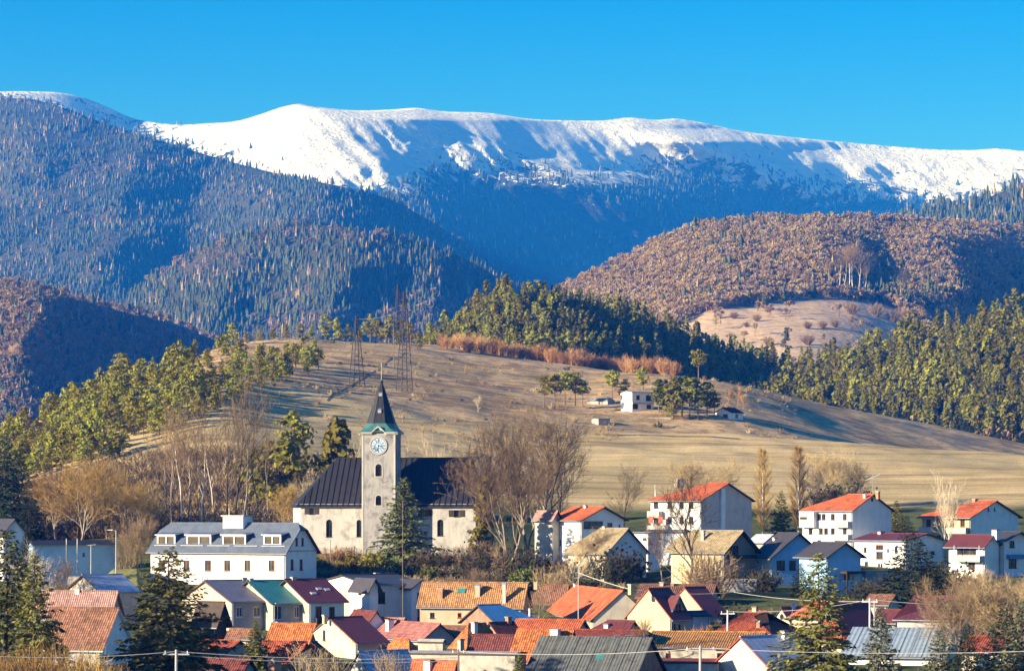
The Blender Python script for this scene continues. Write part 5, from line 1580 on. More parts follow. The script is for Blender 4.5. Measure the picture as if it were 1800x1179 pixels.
    def disk(r0, r1, d, nm, mat, par, n=40):
        b = MB()
        for k in range(n):
            A_, B_ = 2 * math.pi * k / n, 2 * math.pi * (k + 1) / n
            b.poly([PT(cu + q * math.sin(x), cz + q * math.cos(x), d) for q, x in ((r0, A_), (r1, A_), (r1, B_), (r0, B_))])
            b.poly([PT(cu + r1 * math.sin(x), cz + r1 * math.cos(x), dd) for x, dd in ((A_, 0.0), (B_, 0.0), (B_, d), (A_, d))])
        return b.build(nm, mat, par)
    clk = disk(0.0, cr, 0.06, 'clock_face', plain('pale_blue_dial', (0.45, 0.56, 0.64), 0.5, var=0.12), root)
    disk(cr, cr + 0.14, 0.14, 'clock_rim', M_white2, clk)
    M_num = plain('dial_navy', (0.03, 0.06, 0.12), 0.5)
    disk(0.42, 0.50, 0.066, 'inner_ring', M_num, clk); disk(cr - 0.08, cr - 0.02, 0.066, 'minute_ring', M_num, clk)
    strokes = {1: 'I', 2: 'II', 3: 'III', 4: 'IIII', 5: 'V', 6: 'VI', 7: 'VII', 8: 'VIII', 9: 'IX', 10: 'X', 11: 'XI', 12: 'XII'}
    for hr, s_ in strokes.items():
        b = MB(); th = 2 * math.pi * hr / 12; wds = {'I': 0.085, 'V': 0.16, 'X': 0.17}; tot = sum(wds[c] for c in s_); off = -tot / 2
        def NP(x, y, d): # x across, y outward
            r_ = 0.56 + y; ca, sa = math.cos(th), math.sin(th)
            return PT(cu - (r_ * sa + x * ca), cz + r_ * ca - x * sa, d)
        def bar(xa, ya, xb, yb, w):
            b.poly([NP(xa - w / 2, ya, 0.075), NP(xa + w / 2, ya, 0.075), NP(xb + w / 2, yb, 0.075), NP(xb - w / 2, yb, 0.075)])
        H_ = 0.52
        for c in s_:
            wd = wds[c]; x = off + wd / 2; off += wd
            if c == 'I': bar(x, 0, x, H_, 0.05)
            elif c == 'V': bar(x - 0.055, H_, x, 0, 0.055); bar(x + 0.055, H_, x, 0, 0.03)
            else: bar(x - 0.055, H_, x + 0.055, 0, 0.055); bar(x + 0.055, H_, x - 0.055, 0, 0.03)
        b.build('numeral', M_num, clk)
    for nm, th, ln_, w in (('hour_hand', math.radians(100), 0.62, 0.13), ('minute_hand', math.radians(195), 0.98, 0.09)):
        b = MB(); sa, ca = math.sin(th), math.cos(th)
        pts = [(-w / 2, -0.18), (w / 2, -0.18), (w / 2, ln_ * 0.7), (0, ln_), (-w / 2, ln_ * 0.7)]
        b.poly([PT(cu - (x * ca + y * sa), cz + (-x * sa + y * ca), 0.1) for x, y in pts]); b.build(nm, M_num, clk)
    return root
church()

# ------------------------------------------------------------------ white long house left of the church
def long_white_house():
    h = House('long_house', 'long white two storey house with slate blue roof, four dormers and white roof box', 502, 400, 968, 265, 556, 60, 'A', 921,
              wall=M_white, roof=M_slate, ends=(0.25, 0.3), oe=0.5, og=0.5,
              wins=[('A', px, 993.5, 11, 19, 'b') for px in (285, 328, 365.5, 399.5, 435, 477.5)] + [('B', 513.5, 992, 5.5, 19, 'b'), ('B', 529.5, 992, 5.5, 19, 'b'),
                    ('B', 521.5, 952, 4.5, 14, 'b', 0), ('B', 532, 952, 4.5, 14, 'b', 0)])
    # band between storey and gable
    mb = MB(); fbox(mb, h.P['B'], -0.02, h.LB + 0.02, h.h - 0.12, h.h + 0.06, 0.003, 0.12); mb.build('string_course', M_white2, h.root)
    # dormers standing on the near slope
    for (pa, pb) in ((276, 308), (328, 371), (391, 432), (463, 494)):
        cf = 0.10
        p0, w0 = h.on_roof(pa, cf); p1, w1 = h.on_roof(pb, cf)
        ya, yb = sorted((p0.y, p1.y)); x0 = cf * h.W
        zb_ = (HORIZON - 960) / F_PX * w0.y - h.C.z; zt = (HORIZON - 940) / F_PX * w0.y - h.C.z
        x1 = (zt + 0.3 - h.h - h.t) / h.m                       # where the dormer roof meets the slope
        PD = lambda u, z, d: (x0 - d, ya + u, z)
        w = yb - ya
        mb = MB(); n = 3 if w > 4.6 else 2
        hol = []
        for k in range(n):
            u0 = 0.22 + k * (w - 0.28) / n; hol.append((u0, u0 + (w - 0.28) / n - 0.16, zb_ + 0.35, zt - 0.2))
        wall_strips(mb, PD, w, lambda u: zt, [rect_hole(*q) for q in hol], zb=zb_ - 0.4, depth=0.1)
        for yy in (0.0, w):
            mb.poly([(x0, ya + yy, zb_ - 0.4), (x0, ya + yy, zt), (x1, ya + yy, zt), (x1 * 0.98, ya + yy, zt - 0.2)], 1)
        d_ = mb.build('dormer', [M_white, M_slate], h.root)
        for q in hol:
            window(d_, PD, *q, 'b', depth=0.1, mull=0, sill=False, fw=0.08)
        mb = MB(); mb.slab([(x0 - 0.3, ya - 0.2, zt + 0.1), (x0 - 0.3, yb + 0.2, zt + 0.1), (x1 + 0.4, yb + 0.2, zt + 0.42), (x1 + 0.4, ya - 0.2, zt + 0.42)], 0.12, 0, 1); mb.build('dormer_roof', [M_slate, M_frame], d_)
    # white box on the ridge with slab, flue and sensor masts
    p, wp = h.on_roof(418, 0.5); zt = (HORIZON - 905) / F_PX * wp.y - h.C.z
    mb = MB(); mb.box(p.x - 1.2, p.x + 1.2, p.y - 1.75, p.y + 1.75, p.z - 0.8, zt - 0.18); bx = mb.build('roof_box', M_white, h.roof)
    mb = MB(); mb.box(p.x - 1.4, p.x + 1.4, p.y - 2.0, p.y + 2.0, zt - 0.178, zt); mb.build('roof_box_slab', M_white2, h.roof)
    mb = MB(); mb.tube((p.x, p.y + 1.5, zt), (p.x, p.y + 1.5, zt + 1.0), 0.1, n=6); mb.tube((p.x, p.y - 0.9, zt), (p.x, p.y - 0.9, zt + 0.8), 0.04, n=5); mb.tube((p.x, p.y - 1.6, zt), (p.x, p.y - 1.6, zt + 0.7), 0.04, n=5); mb.build('flue', M_zinc, h.roof)
    for k in range(5):                                          # snow guard hooks along the eave
        mb = MB(); y = h.LA * (k + 0.5) / 5; x = 0.35; mb.tube((x, y - 2.0, h.h + x * h.m + h.t + 0.18), (x, y + 2.0, h.h + x * h.m + h.t + 0.18), 0.05, n=4); mb.build('snow_guard', M_zinc, h.roof)
    return h
long_white_house()

# ------------------------------------------------------------------ terrace with grey, teal and maroon roofs
def terrace():
    g = 'terraced houses below the long white house'
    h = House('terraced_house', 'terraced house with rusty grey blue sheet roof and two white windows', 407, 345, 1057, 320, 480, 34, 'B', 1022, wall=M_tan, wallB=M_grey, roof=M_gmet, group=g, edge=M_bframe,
              wins=[('B', 421, 1075, 11, 18, 'w'), ('B', 452, 1075, 13, 18, 'w'), ('B', 424, 1118, 8, 24, 'w', 0)])
    h.chim(429, 1016, 0.5, 0.55, 0.5, M_white2)
    h = House('terraced_house', 'terraced house with bright teal sheet roof and a wide balcony window', 480, 345.5, 1060, 400, 545, 34, 'B', 1022, wall=M_tan, wallB=M_grey, roof=M_teal, group=g,
              wins=[('B', 488.5, 1076, 15, 25, 'w'), ('B', 522, 1075, 9, 20, 'w')], og=0.45)
    h.balcony('B', 483, 540, 1097, 6, 0.7, M_grey)
    h.beam('awning', 'B', 481, 503, 1059, 1062, 0.01, 0.5, M_white2)
    h.chim(441, 1016, 0.5, 0.5, 0.5, M_white2)
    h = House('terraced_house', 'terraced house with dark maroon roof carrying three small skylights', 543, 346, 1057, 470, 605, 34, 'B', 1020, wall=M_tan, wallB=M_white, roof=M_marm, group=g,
              wins=[('B', 560, 1077, 11, 24, 'd'), ('B', 583.5, 1075, 10, 18, 'd')], og=0.45)
    for px, cf in ((551, 0.16), (561, 0.26), (575, 0.24)): h.skylight(px, cf, 0.75, 0.55, M_lblue)
    h.balcony('B', 553, 570, 1093, 8, 0.6, M_dframe)
    h.chim(516, 1016, 0.5, 0.55, 0.5, M_white2)
    sh = House('shed', 'dark wooden shed with open gable beside the terrace', 380, 328, 1088, 345, 398, 52, 'A', 1060, wall=M_dframe, roof=M_wood, cat='shed', oe=0.5, og=0.6)
terrace()

# ------------------------------------------------------------------ white house with dark roof, front wings
def wing_house():
    h = House('winged_house', 'tall white house with dark sheet roof, two gabled wings and a stair window strip', 648, 358, 1028, 560, 741, 30, 'B', 1012, wall=M_white, roof=M_dark, ends=(0, 0), oe=0.6,
              wins=[('B', 671, 1050, 12.5, 20, 'd'), ('B', 671, 1091, 11, 16, 'd')])
    # left wing with lit gable
    for (nm, pa, pb, dep, apex, eave, lit) in (('left', 636, 650, 2.2, 1017, 1030, True), ('right', 708, 738, 2.4, 1019, 1031, False)):
        u0, u1 = h.solve(pa, 'B'), h.solve(pb, 'B')
        y = (h.C + h.ex * u0).y
        ze = (HORIZON - eave) / F_PX * y - h.C.z; zr = (HORIZON - apex) / F_PX * y - h.C.z
        mb = MB(); c = (u0 + u1) / 2
        P = lambda u, z, d: (u0 + u, -dep - d, z)
        w = u1 - u0
        hol = []
        if not lit:
            q = w * 0.5; hol = [rect_hole(q - 0.42, q + 0.42, ze - (1060 - eave) / F_PX * y, ze - (1040 - eave) / F_PX * y), rect_hole(q - 0.42, q + 0.42, ze - (1097 - eave) / F_PX * y, ze - (1083 - eave) / F_PX * y)]
        wall_strips(mb, P, w, lambda u: zr - abs(u - w / 2) / (w / 2) * (zr - ze), hol, breaks=(w / 2,))
        for uu in (0.0, w): mb.poly([(u0 + uu, -dep, -2.5), (u0 + uu, 0, -2.5), (u0 + uu, 0, ze), (u0 + uu, -dep, ze)])
        o = mb.build('wing', M_white, h.root)
        if not lit:
            for hq in hol: window(o, P, hq[0], hq[1], hq[2], hq[3](0), 'd', mull=0)
            mb = MB(); fbox(mb, P, w * 0.5 - 0.38, w * 0.5 + 0.38, ze - (1083 - eave) / F_PX * y, ze - (1060 - eave) / F_PX * y, 0.003, 0.05); mb.build('stair_panel', plain('terracotta_panel', (0.30, 0.12, 0.08)), o)
        m_ = (zr - ze) / (w / 2)
        mb = MB()
        for sgn in (-1, 1):
            xe = c + sgn * (w / 2 + 0.5); zq = ze - 0.5 * m_ + 0.14
            mb.slab([(xe, -dep - 0.6, zq), (xe, 3.0, zq), (c, 3.0, zr + 0.14), (c, -dep - 0.6, zr + 0.14)], 0.14)
        mb.build('wing_roof', M_dark, o)
    # lit gable wall on the left side is the house's own A side: patch of bare render
    ua, ub = sorted((h.solve(598, 'A'), h.solve(615, 'A')))
    mb = MB(); fbox(mb, h.P['A'], ua, ub, -1, h.h * 0.98, 0.003, 0.03); mb.build('render_patch', M_tan, h.root)
    h.chim(662, 1007, 0.55, 0.5, 0.5, M_grey)
    return h
wing_house()

# ------------------------------------------------------------------ houses in the middle of the village
def middle():
    h = House('row_house', 'long cream house with faded orange tile roof and three tall chimneys', 917, 346, 1064, 738, 931, 78, 'A', 1026, wall=M_cream, roof=M_tanor, ends=(0.0, 0), oe=0.4,
              wins=[('A', 808, 1081, 7, 9, 'r', 0), ('A', 760, 1081, 8, 10, 'd')])
    h.chim(774.5, 1033, 0.17, 0.62, 0.62, M_obrick, M_conc); h.chim(840, 1026, 0.22, 0.6, 0.6, M_cream, M_blue); h.chim(886.5, 1024, 0.06, 0.42, 0.42, M_white2, M_zinc)
    h.skylight(811, 0.3, 1.0, 0.7, M_teal)
    # bargeboard already on roof; next house behind
    h = House('brown_roof_house', 'white house with brown tile roof behind the long orange roofed house', 990, 378, 1060, 921, 1003, 76, 'A', 1029, wall=M_white2, roof=M_brt, ends=(0, 1))
    h.chim(942, 1022, 0.5, 0.5, 0.5, M_cream)
    h = House('blue_roof_house', 'house with bright blue sheet roof and brown brick gable', 874, 334, 1096, 812, 960, 33, 'B', 1065, wall=M_brick, roof=M_blue, edge=M_wood, ends=(0, 1))
    mb = MB(); p, wp = h.on_roof(931, 0.16); mb.tube((p.x, p.y, p.z - 0.2), (p.x, p.y, p.z + 0.9), 0.12, n=6); mb.build('vent_pipe', M_white, h.roof)
    h = House('gable_house', 'big cream gable house with red orange tile roof facing left', 1043, 345, 1087, 961, 1146, 12, 'A', 1040, wall=M_cream, wallB=M_suncream, roof=M_or2, oe=0.4, og=0.15)
    h.chim(1012, 1035, 0.5, 0.45, 0.45, M_white)
    h.skylight(1037, 0.25, 0.9, 0.25, M_dframe)
    h = House('maroon_gable_house', 'cream gable house with maroon roof and a pointed teal dormer', 1178, 338, 1085, 1103, 1214, 42, 'B', 1036, wall=M_cream, wallB=M_grey, roof=M_marm, edge=M_rframe, og=0.12,
              wins=[('B', 1181, 1101, 4.5, 12, 'd', 0), ('B', 1186, 1101, 4, 11, 'd', 0), ('B', 1194.5, 1101, 4, 9, 'd', 0)])
    h.chim(1109, 1026, 0.5, 0.5, 0.5, M_cream)
    # pointed dormer on the near slope
    p, wp = h.on_roof(1192, 0.10); zt = (HORIZON - 1046) / F_PX * wp.y - h.C.z; zb_ = (HORIZON - 1080) / F_PX * wp.y - h.C.z
    mb = MB(); w = 2.0
    mb.poly([(p.x - w / 2, p.y, zb_), (p.x + w / 2, p.y, zb_), (p.x + w / 2, p.y, zb_ + 0.7), (p.x, p.y, zt - 0.1), (p.x - w / 2, p.y, zb_ + 0.7)])
    d_ = mb.build('dormer', M_grey, h.root)
    mb = MB()
    for sg in (-1, 1): mb.slab([(p.x + sg * (w / 2 + 0.25), p.y - 0.35, zb_ + 0.5), (p.x + sg * (w / 2 + 0.25), p.y + 3.2, zb_ + 0.5), (p.x, p.y + 3.2, zt), (p.x, p.y - 0.35, zt)], 0.12, 0, 1)
    mb.build('dormer_roof', [M_marm, M_teal], d_)
    PD = lambda u, z, d: (p.x + u, p.y - d, z)
    window(d_, PD, -0.35, 0.35, zb_ + 0.45, zb_ + 1.3, 'd', depth=-0.02, mull=0, sill=False)
    h = House('maroon_roof_house', 'cream gabled house with plum maroon roof near the grass slope', 1243, 352, 1080, 1166, 1278, 38, 'B', 1034, wall=M_cream, wallB=M_white, roof=M_marm, edge=M_rframe, og=0.12,
              wins=[('B', 1254.5, 1101, 6, 18, 'd', 0), ('B', 1272, 1093, 6, 8, 'd', 0)])
    ann = House('lean_to', 'low white lean-to annex beside the plum maroon roofed house', 1218, 345, 1081, 1203, 1244, 30, 'B', 1076, wall=M_white, wallB=M_white, roof=M_dark, cat='annex', gutter=False)
    h = House('far_row_house', 'low brown tiled house with two cream chimneys at the foot of the grass slope', 1249, 372, 1050, 1121, 1262, 80, 'A', 1029, wall=M_cream, roof=M_brt, ends=(0, 0), edge=M_red)
    h.chim(1163, 1022, 0.45, 0.55, 0.5, M_cream); h.chim(1182, 1024, 0.45, 0.4, 0.4, M_obrick)
    h = House('small_maroon_house', 'small white house with maroon pantile roof and round gable vent', 643, 335, 1101, 605, 680, 30, 'A', 1076, wall=M_white, roof=M_mar, og=0.2)
    h = House('low_red_roof_house', 'house with low faded red sheet roof and white chimney', 744, 325, 1123, 655, 800, 33, 'A', 1098, wall=M_grey, roof=tile('faded_red_sheet', (0.36, 0.14, 0.11), 0.25, 0.5, 0.5), og=0.3)
    h.chim(685, 1087, 0.22, 0.75, 0.7, M_white, M_brick)
    h = House('tan_gable_house', 'tan rendered gable house with maroon sheet roof and slit attic window', 625, 306, 1129, 536, 681, 36, 'B', 1087, wall=M_bare, wallB=M_white2, roof=M_marm, og=0.15, edge=M_bframe,
              wins=[('A', 569.8, 1116, 4.5, 18, 'd', 0)])
    h.chim(571, 1082, 0.5, 0.4, 0.4, M_cream)
    h = House('orange_roof_house', 'low house with vivid orange pantile roof below the terrace', 540, 312, 1131, 470, 563, 74, 'A', 1098, wall=M_tan, roof=M_or, ends=(0, 0.0))
    h = House('dull_red_house', 'house with dull red tile roof below the vivid orange roof', 520, 292, 1163, 452, 548, 72, 'A', 1130, wall=M_tan, roof=M_red, ends=(0, 0))
    h = House('dark_hip_house', 'house with dark slate hipped roof behind bare branches', 545, 286, 1180, 492, 612, 38, 'B', 1131, wall=M_grey, roof=M_navy, ends=(1, 1), edge=M_bframe)
    h = House('little_gable_house', 'little tan gable with pale blue roof at the bottom edge', 652, 272, 1190, 612, 735, 36, 'B', 1147, wall=M_bare, roof=M_lblue, edge=M_wood, og=0.15)
    h = House('orange_hip_house', 'small house with orange hipped roof beside the tan gable', 720, 305, 1147, 672, 740, 50, 'A', 1126, wall=M_cream, roof=M_or, ends=(1, 1))
    h = House('cream_block', 'rough cream rendered block with flat parapet', 778, 296, 1129, 735, 782, 72, 'A', 1125, wall=M_bare, roof=M_conc, ridgecap=False, gutter=False, oe=0.1, og=0.1)
    h = House('beige_wall_house', 'long low building with rough beige render and concrete roof at the bottom edge', 905, 280, 1152, 715, 925, 76, 'A', 1147, wall=M_bare, roof=M_conc, ridgecap=False, gutter=False, oe=0.05, og=0.1)
    h = House('corner_orange_house', 'house corner with orange red tiles and a big white chimney at the bottom edge', 790, 264, 1196, 722, 806, 60, 'A', 1164, wall=M_white, roof=M_or2, ends=(0, 0))
    h.chim(754, 1158, 0.35, 0.85, 0.7, M_white, M_brick)
    h = House('hip_orange_house', 'house with steep orange tile roof and two slim chimneys', 826, 305, 1146, 789, 875, 42, 'B', 1099, wall=M_cream, roof=M_or, ends=(0.95, 0.3))
    h.chim(834, 1092, 0.30, 0.5, 0.5, M_white, M_conc); h.chim(810, 1122, 0.05, 0.55, 0.5, M_bare, M_brick)
    h = House('maroon_tile_house', 'house with maroon tile roof between two orange roofs', 893, 296, 1150, 827, 912, 70, 'A', 1118, wall=M_tan, roof=M_mar, ends=(0, 0))
    h = House('brown_gablet_house', 'house with small dark brown roof and orange brick chimney', 882, 315, 1121, 846, 918, 40, 'B', 1096, wall=M_obrick, roof=M_mar, ends=(0, 0), edge=M_wood)
    h.chim(894, 1083, 0.5, 0.55, 0.5, M_obrick, M_obrick)
    h = House('red_roof_house', 'house with red tile roof behind the vivid orange roof with white chimney', 1012, 325, 1112, 900, 1034, 74, 'A', 1091, wall=M_white2, roof=M_or2, ends=(0, 0))
    h = House('bright_orange_house', 'house with vivid orange ribbed tile roof and wide white chimney', 990, 293, 1160, 895, 1022, 70, 'A', 1109, wall=M_white2, roof=M_or, ends=(0, 0), og=0.2)
    h.chim(976, 1105, 0.30, 0.95, 0.8, M_white, M_white2)
    h = House('corrugated_house', 'barn with dark grey corrugated roof and small teal skylight', 1116, 276, 1184, 928, 1165, 68, 'A', 1123, wall=M_brick, wallB=M_brick, roof=M_corr, edge=M_wood, cat='barn', ends=(0, 0), ridgecap=False)
    corrugate(h, M_corr, 0.34, 0.03, n_sheets=11); h.skylight(1055, 0.20, 0.8, 0.6, M_teal)
    h = House('clerestory_house', 'house with strip of clerestory windows under a thin red roof', 1120, 302, 1119, 1003, 1142, 74, 'A', 1110, wall=M_blue, roof=M_red, oe=0.6,
              wins=[('A', px, 1120, 14, 9, 'w', 1) for px in (1018, 1040, 1062, 1084, 1106)], ends=(0, 0))
    h = House('low_maroon_house', 'house with low maroon roof and red and white chimney', 1100, 318, 1111, 1034, 1123, 60, 'A', 1093, wall=M_white2, roof=M_marm, ends=(0, 1))
    h.chim(1067, 1095, 0.2, 0.6, 0.5, M_white, M_brick)
    h = House('yellow_roof_house', 'long house with mossy yellow orange tile roof and tan wall', 1330, 300, 1139, 1136, 1352, 80, 'A', 1113, wall=M_bare, roof=M_ochre, ends=(0, 0),
              wins=[('A', 1174.5, 1153, 9, 12, 'r', 0), ('A', 1265, 1153, 9, 12, 'd', 0)])
    h = House('white_parapet_house', 'low cream white wall with red tile coping at the bottom edge', 1262, 284, 1166, 1130, 1275, 80, 'A', 1163, wall=M_pock, roof=M_red, oe=0.12, og=0.05, gutter=False, ridgecap=False)
    h = House('peeling_gable_house', 'white gable with peeling plaster and pale blue sheet roof', 1351, 280, 1172, 1256, 1462, 40, 'B', 1121, wall=M_pock, wallB=M_white2, roof=M_lblue, edge=M_rframe, og=0.2)
    h.chim(1379.5, 1107, 0.45, 0.7, 0.55, M_white, M_brick)
    h = House('red_hip_house', 'house with dark red hipped tile roof and two brick chimneys', 1352, 322, 1112, 1258, 1405, 62, 'A', 1076, wall=M_cream, roof=M_red, ends=(1, 1))
    h.chim(1327, 1065, 0.5, 0.55, 0.5, M_cream, M_brick); h.chim(1333, 1090, 0.12, 0.55, 0.55, M_obrick, M_conc)
    h = House('round_window_house', 'small tan gable with round window and dark roof', 1389, 340, 1092, 1360, 1425, 35, 'B', 1069, wall=M_tan, roof=M_marm, og=0.2)
    u = h.LA / 2; zc = h.h + h.r * 0.35; rb = MB()
    rb.poly([(-0.03, u + 0.35 * math.cos(k * math.pi / 8), zc + 0.35 * math.sin(k * math.pi / 8)) for k in range(16)]); rb.build('round_window', M_glass, h.root)
    h = House('hidden_red_house', 'house with bright red roof ridge half hidden by the tall spruce', 1470, 335, 1082, 1392, 1488, 66, 'A', 1058, wall=M_tan, roof=M_or2, ends=(1, 1))
    h = House('shaded_maroon_house', 'house with shaded maroon roof beside the twin poles', 1476, 330, 1104, 1440, 1540, 35, 'B', 1063, wall=M_grey, roof=M_marm)
    h = House('lower_red_house', 'red tiled roof just behind the tall spruce', 1482, 312, 1118, 1416, 1496, 62, 'A', 1096, wall=M_tan, roof=M_red, ends=(1, 1))
    h = House('beige_hip_house', 'beige house with dusky maroon hipped roof beside the leafless yellow trees', 1672, 325, 1089, 1577, 1720, 66, 'A', 1050, wall=M_grey, roof=M_marm, ends=(1, 1), edge=M_wood)
    h = House('ribbed_roof_house', 'white walled hall with pale blue grey ribbed metal roof', 1655, 296, 1156, 1480, 1690, 76, 'A', 1106, wall=M_white, roof=M_corrb, cat='hall', ends=(0, 0), ridgecap=False)
    corrugate(h, M_corrb, 0.5, 0.018, 'ribbed_sheet', n_sheets=9)
    h = House('bottom_right_house', 'dark roof at the bottom right edge with a wide white and red chimney', 1752, 268, 1200, 1690, 1800, 55, 'A', 1168, wall=M_white, roof=M_mar, ends=(1, 1))
    h.chim(1727, 1151, 0.5, 1.35, 0.9, M_white, plain('red_slab', (0.42, 0.09, 0.04)), 2)
    h = House('orange_chimney_house', 'brown roofed house with tall orange brick chimney at the bottom edge', 512, 262, 1196, 455, 545, 50, 'B', 1172, wall=M_tan, roof=M_or, ends=(0, 0))
    h.chim(483, 1157, 0.3, 0.95, 0.8, M_obrick, M_conc)
    for (px, Y, ev, A, B, a, rp, rf, lab) in ((441, 325, 1119, 402, 453, 68, 1107, M_brt, 'small shed with brown tiles on the lawn below the terrace'), (806, 330, 1113, 771, 823, 68, 1102, M_brt, 'small brown tiled shed below the long cream house'),
            (1573, 340, 1092, 1536, 1592, 60, 1073, M_marm, 'small maroon roofed house right of the twin poles'), (1762, 288, 1147, 1690, 1792, 70, 1121, M_red, 'red tiled house hidden behind the right corner conifers'), (1560, 352, 1062, 1522, 1580, 64, 1047, M_brt, 'small brown tiled shed under the dark retaining wall'),
            (1318, 345, 1092, 1290, 1334, 64, 1080, M_brt, 'low brown tiled shed behind the dark red hipped roof'), (700, 340, 1100, 664, 716, 66, 1088, M_pink, 'low pink tiled shed in front of the winged white house')):
        House('outbuilding', lab, px, Y, ev, A, B, a, 'A', rp, wall=M_tan, roof=rf, cat='shed', group='small outbuildings in the village')
    # left side
    h = House('pink_roof_house', 'house with faded pink tile roof at the left beside the big spruce', 195, 322, 1074, 60, 212, 76, 'A', 1041, wall=M_white2, roof=M_pink, ends=(0, 0.4), edge=M_brick)
    h.chim(137, 1033, 0.5, 0.5, 0.5, M_white)
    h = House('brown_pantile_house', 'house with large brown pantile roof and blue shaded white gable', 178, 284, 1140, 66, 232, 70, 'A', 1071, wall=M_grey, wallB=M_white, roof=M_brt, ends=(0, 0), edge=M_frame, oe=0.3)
    h = House('grey_flat_house', 'low pale building with grey sheet roof beyond the pink roof', 178, 352, 1040, 118, 242, 40, 'B', 1012, wall=M_white2, roof=M_lblue)
    h = House('hall', 'long low hall with blue shade in its wall colour, behind the left street lamps', 58, 412, 956, 50, 202, 36, 'B', 951, wall=M_bluew, roof=M_dark, cat='hall', ridgecap=False, wins=[('B', 147, 974, 4, 6, 'd', 0)])
    h = House('far_left_house', 'small white gable house under dark trees at the far left', 7, 430, 936, -22, 44, 28, 'A', 914, wall=M_white, roof=M_dark)
    h = House('lower_cottage', 'house with red brown roof hidden between the spruces', 396, 296, 1146, 340, 440, 60, 'A', 1128, wall=M_tan, roof=M_red, ends=(0, 0))
    h = House('lower_cottage', 'dark red roofed house at the lower left under the wires', 420, 270, 1190, 330, 452, 66, 'A', 1160, wall=M_tan, roof=M_mar, ends=(0, 0))
middle()

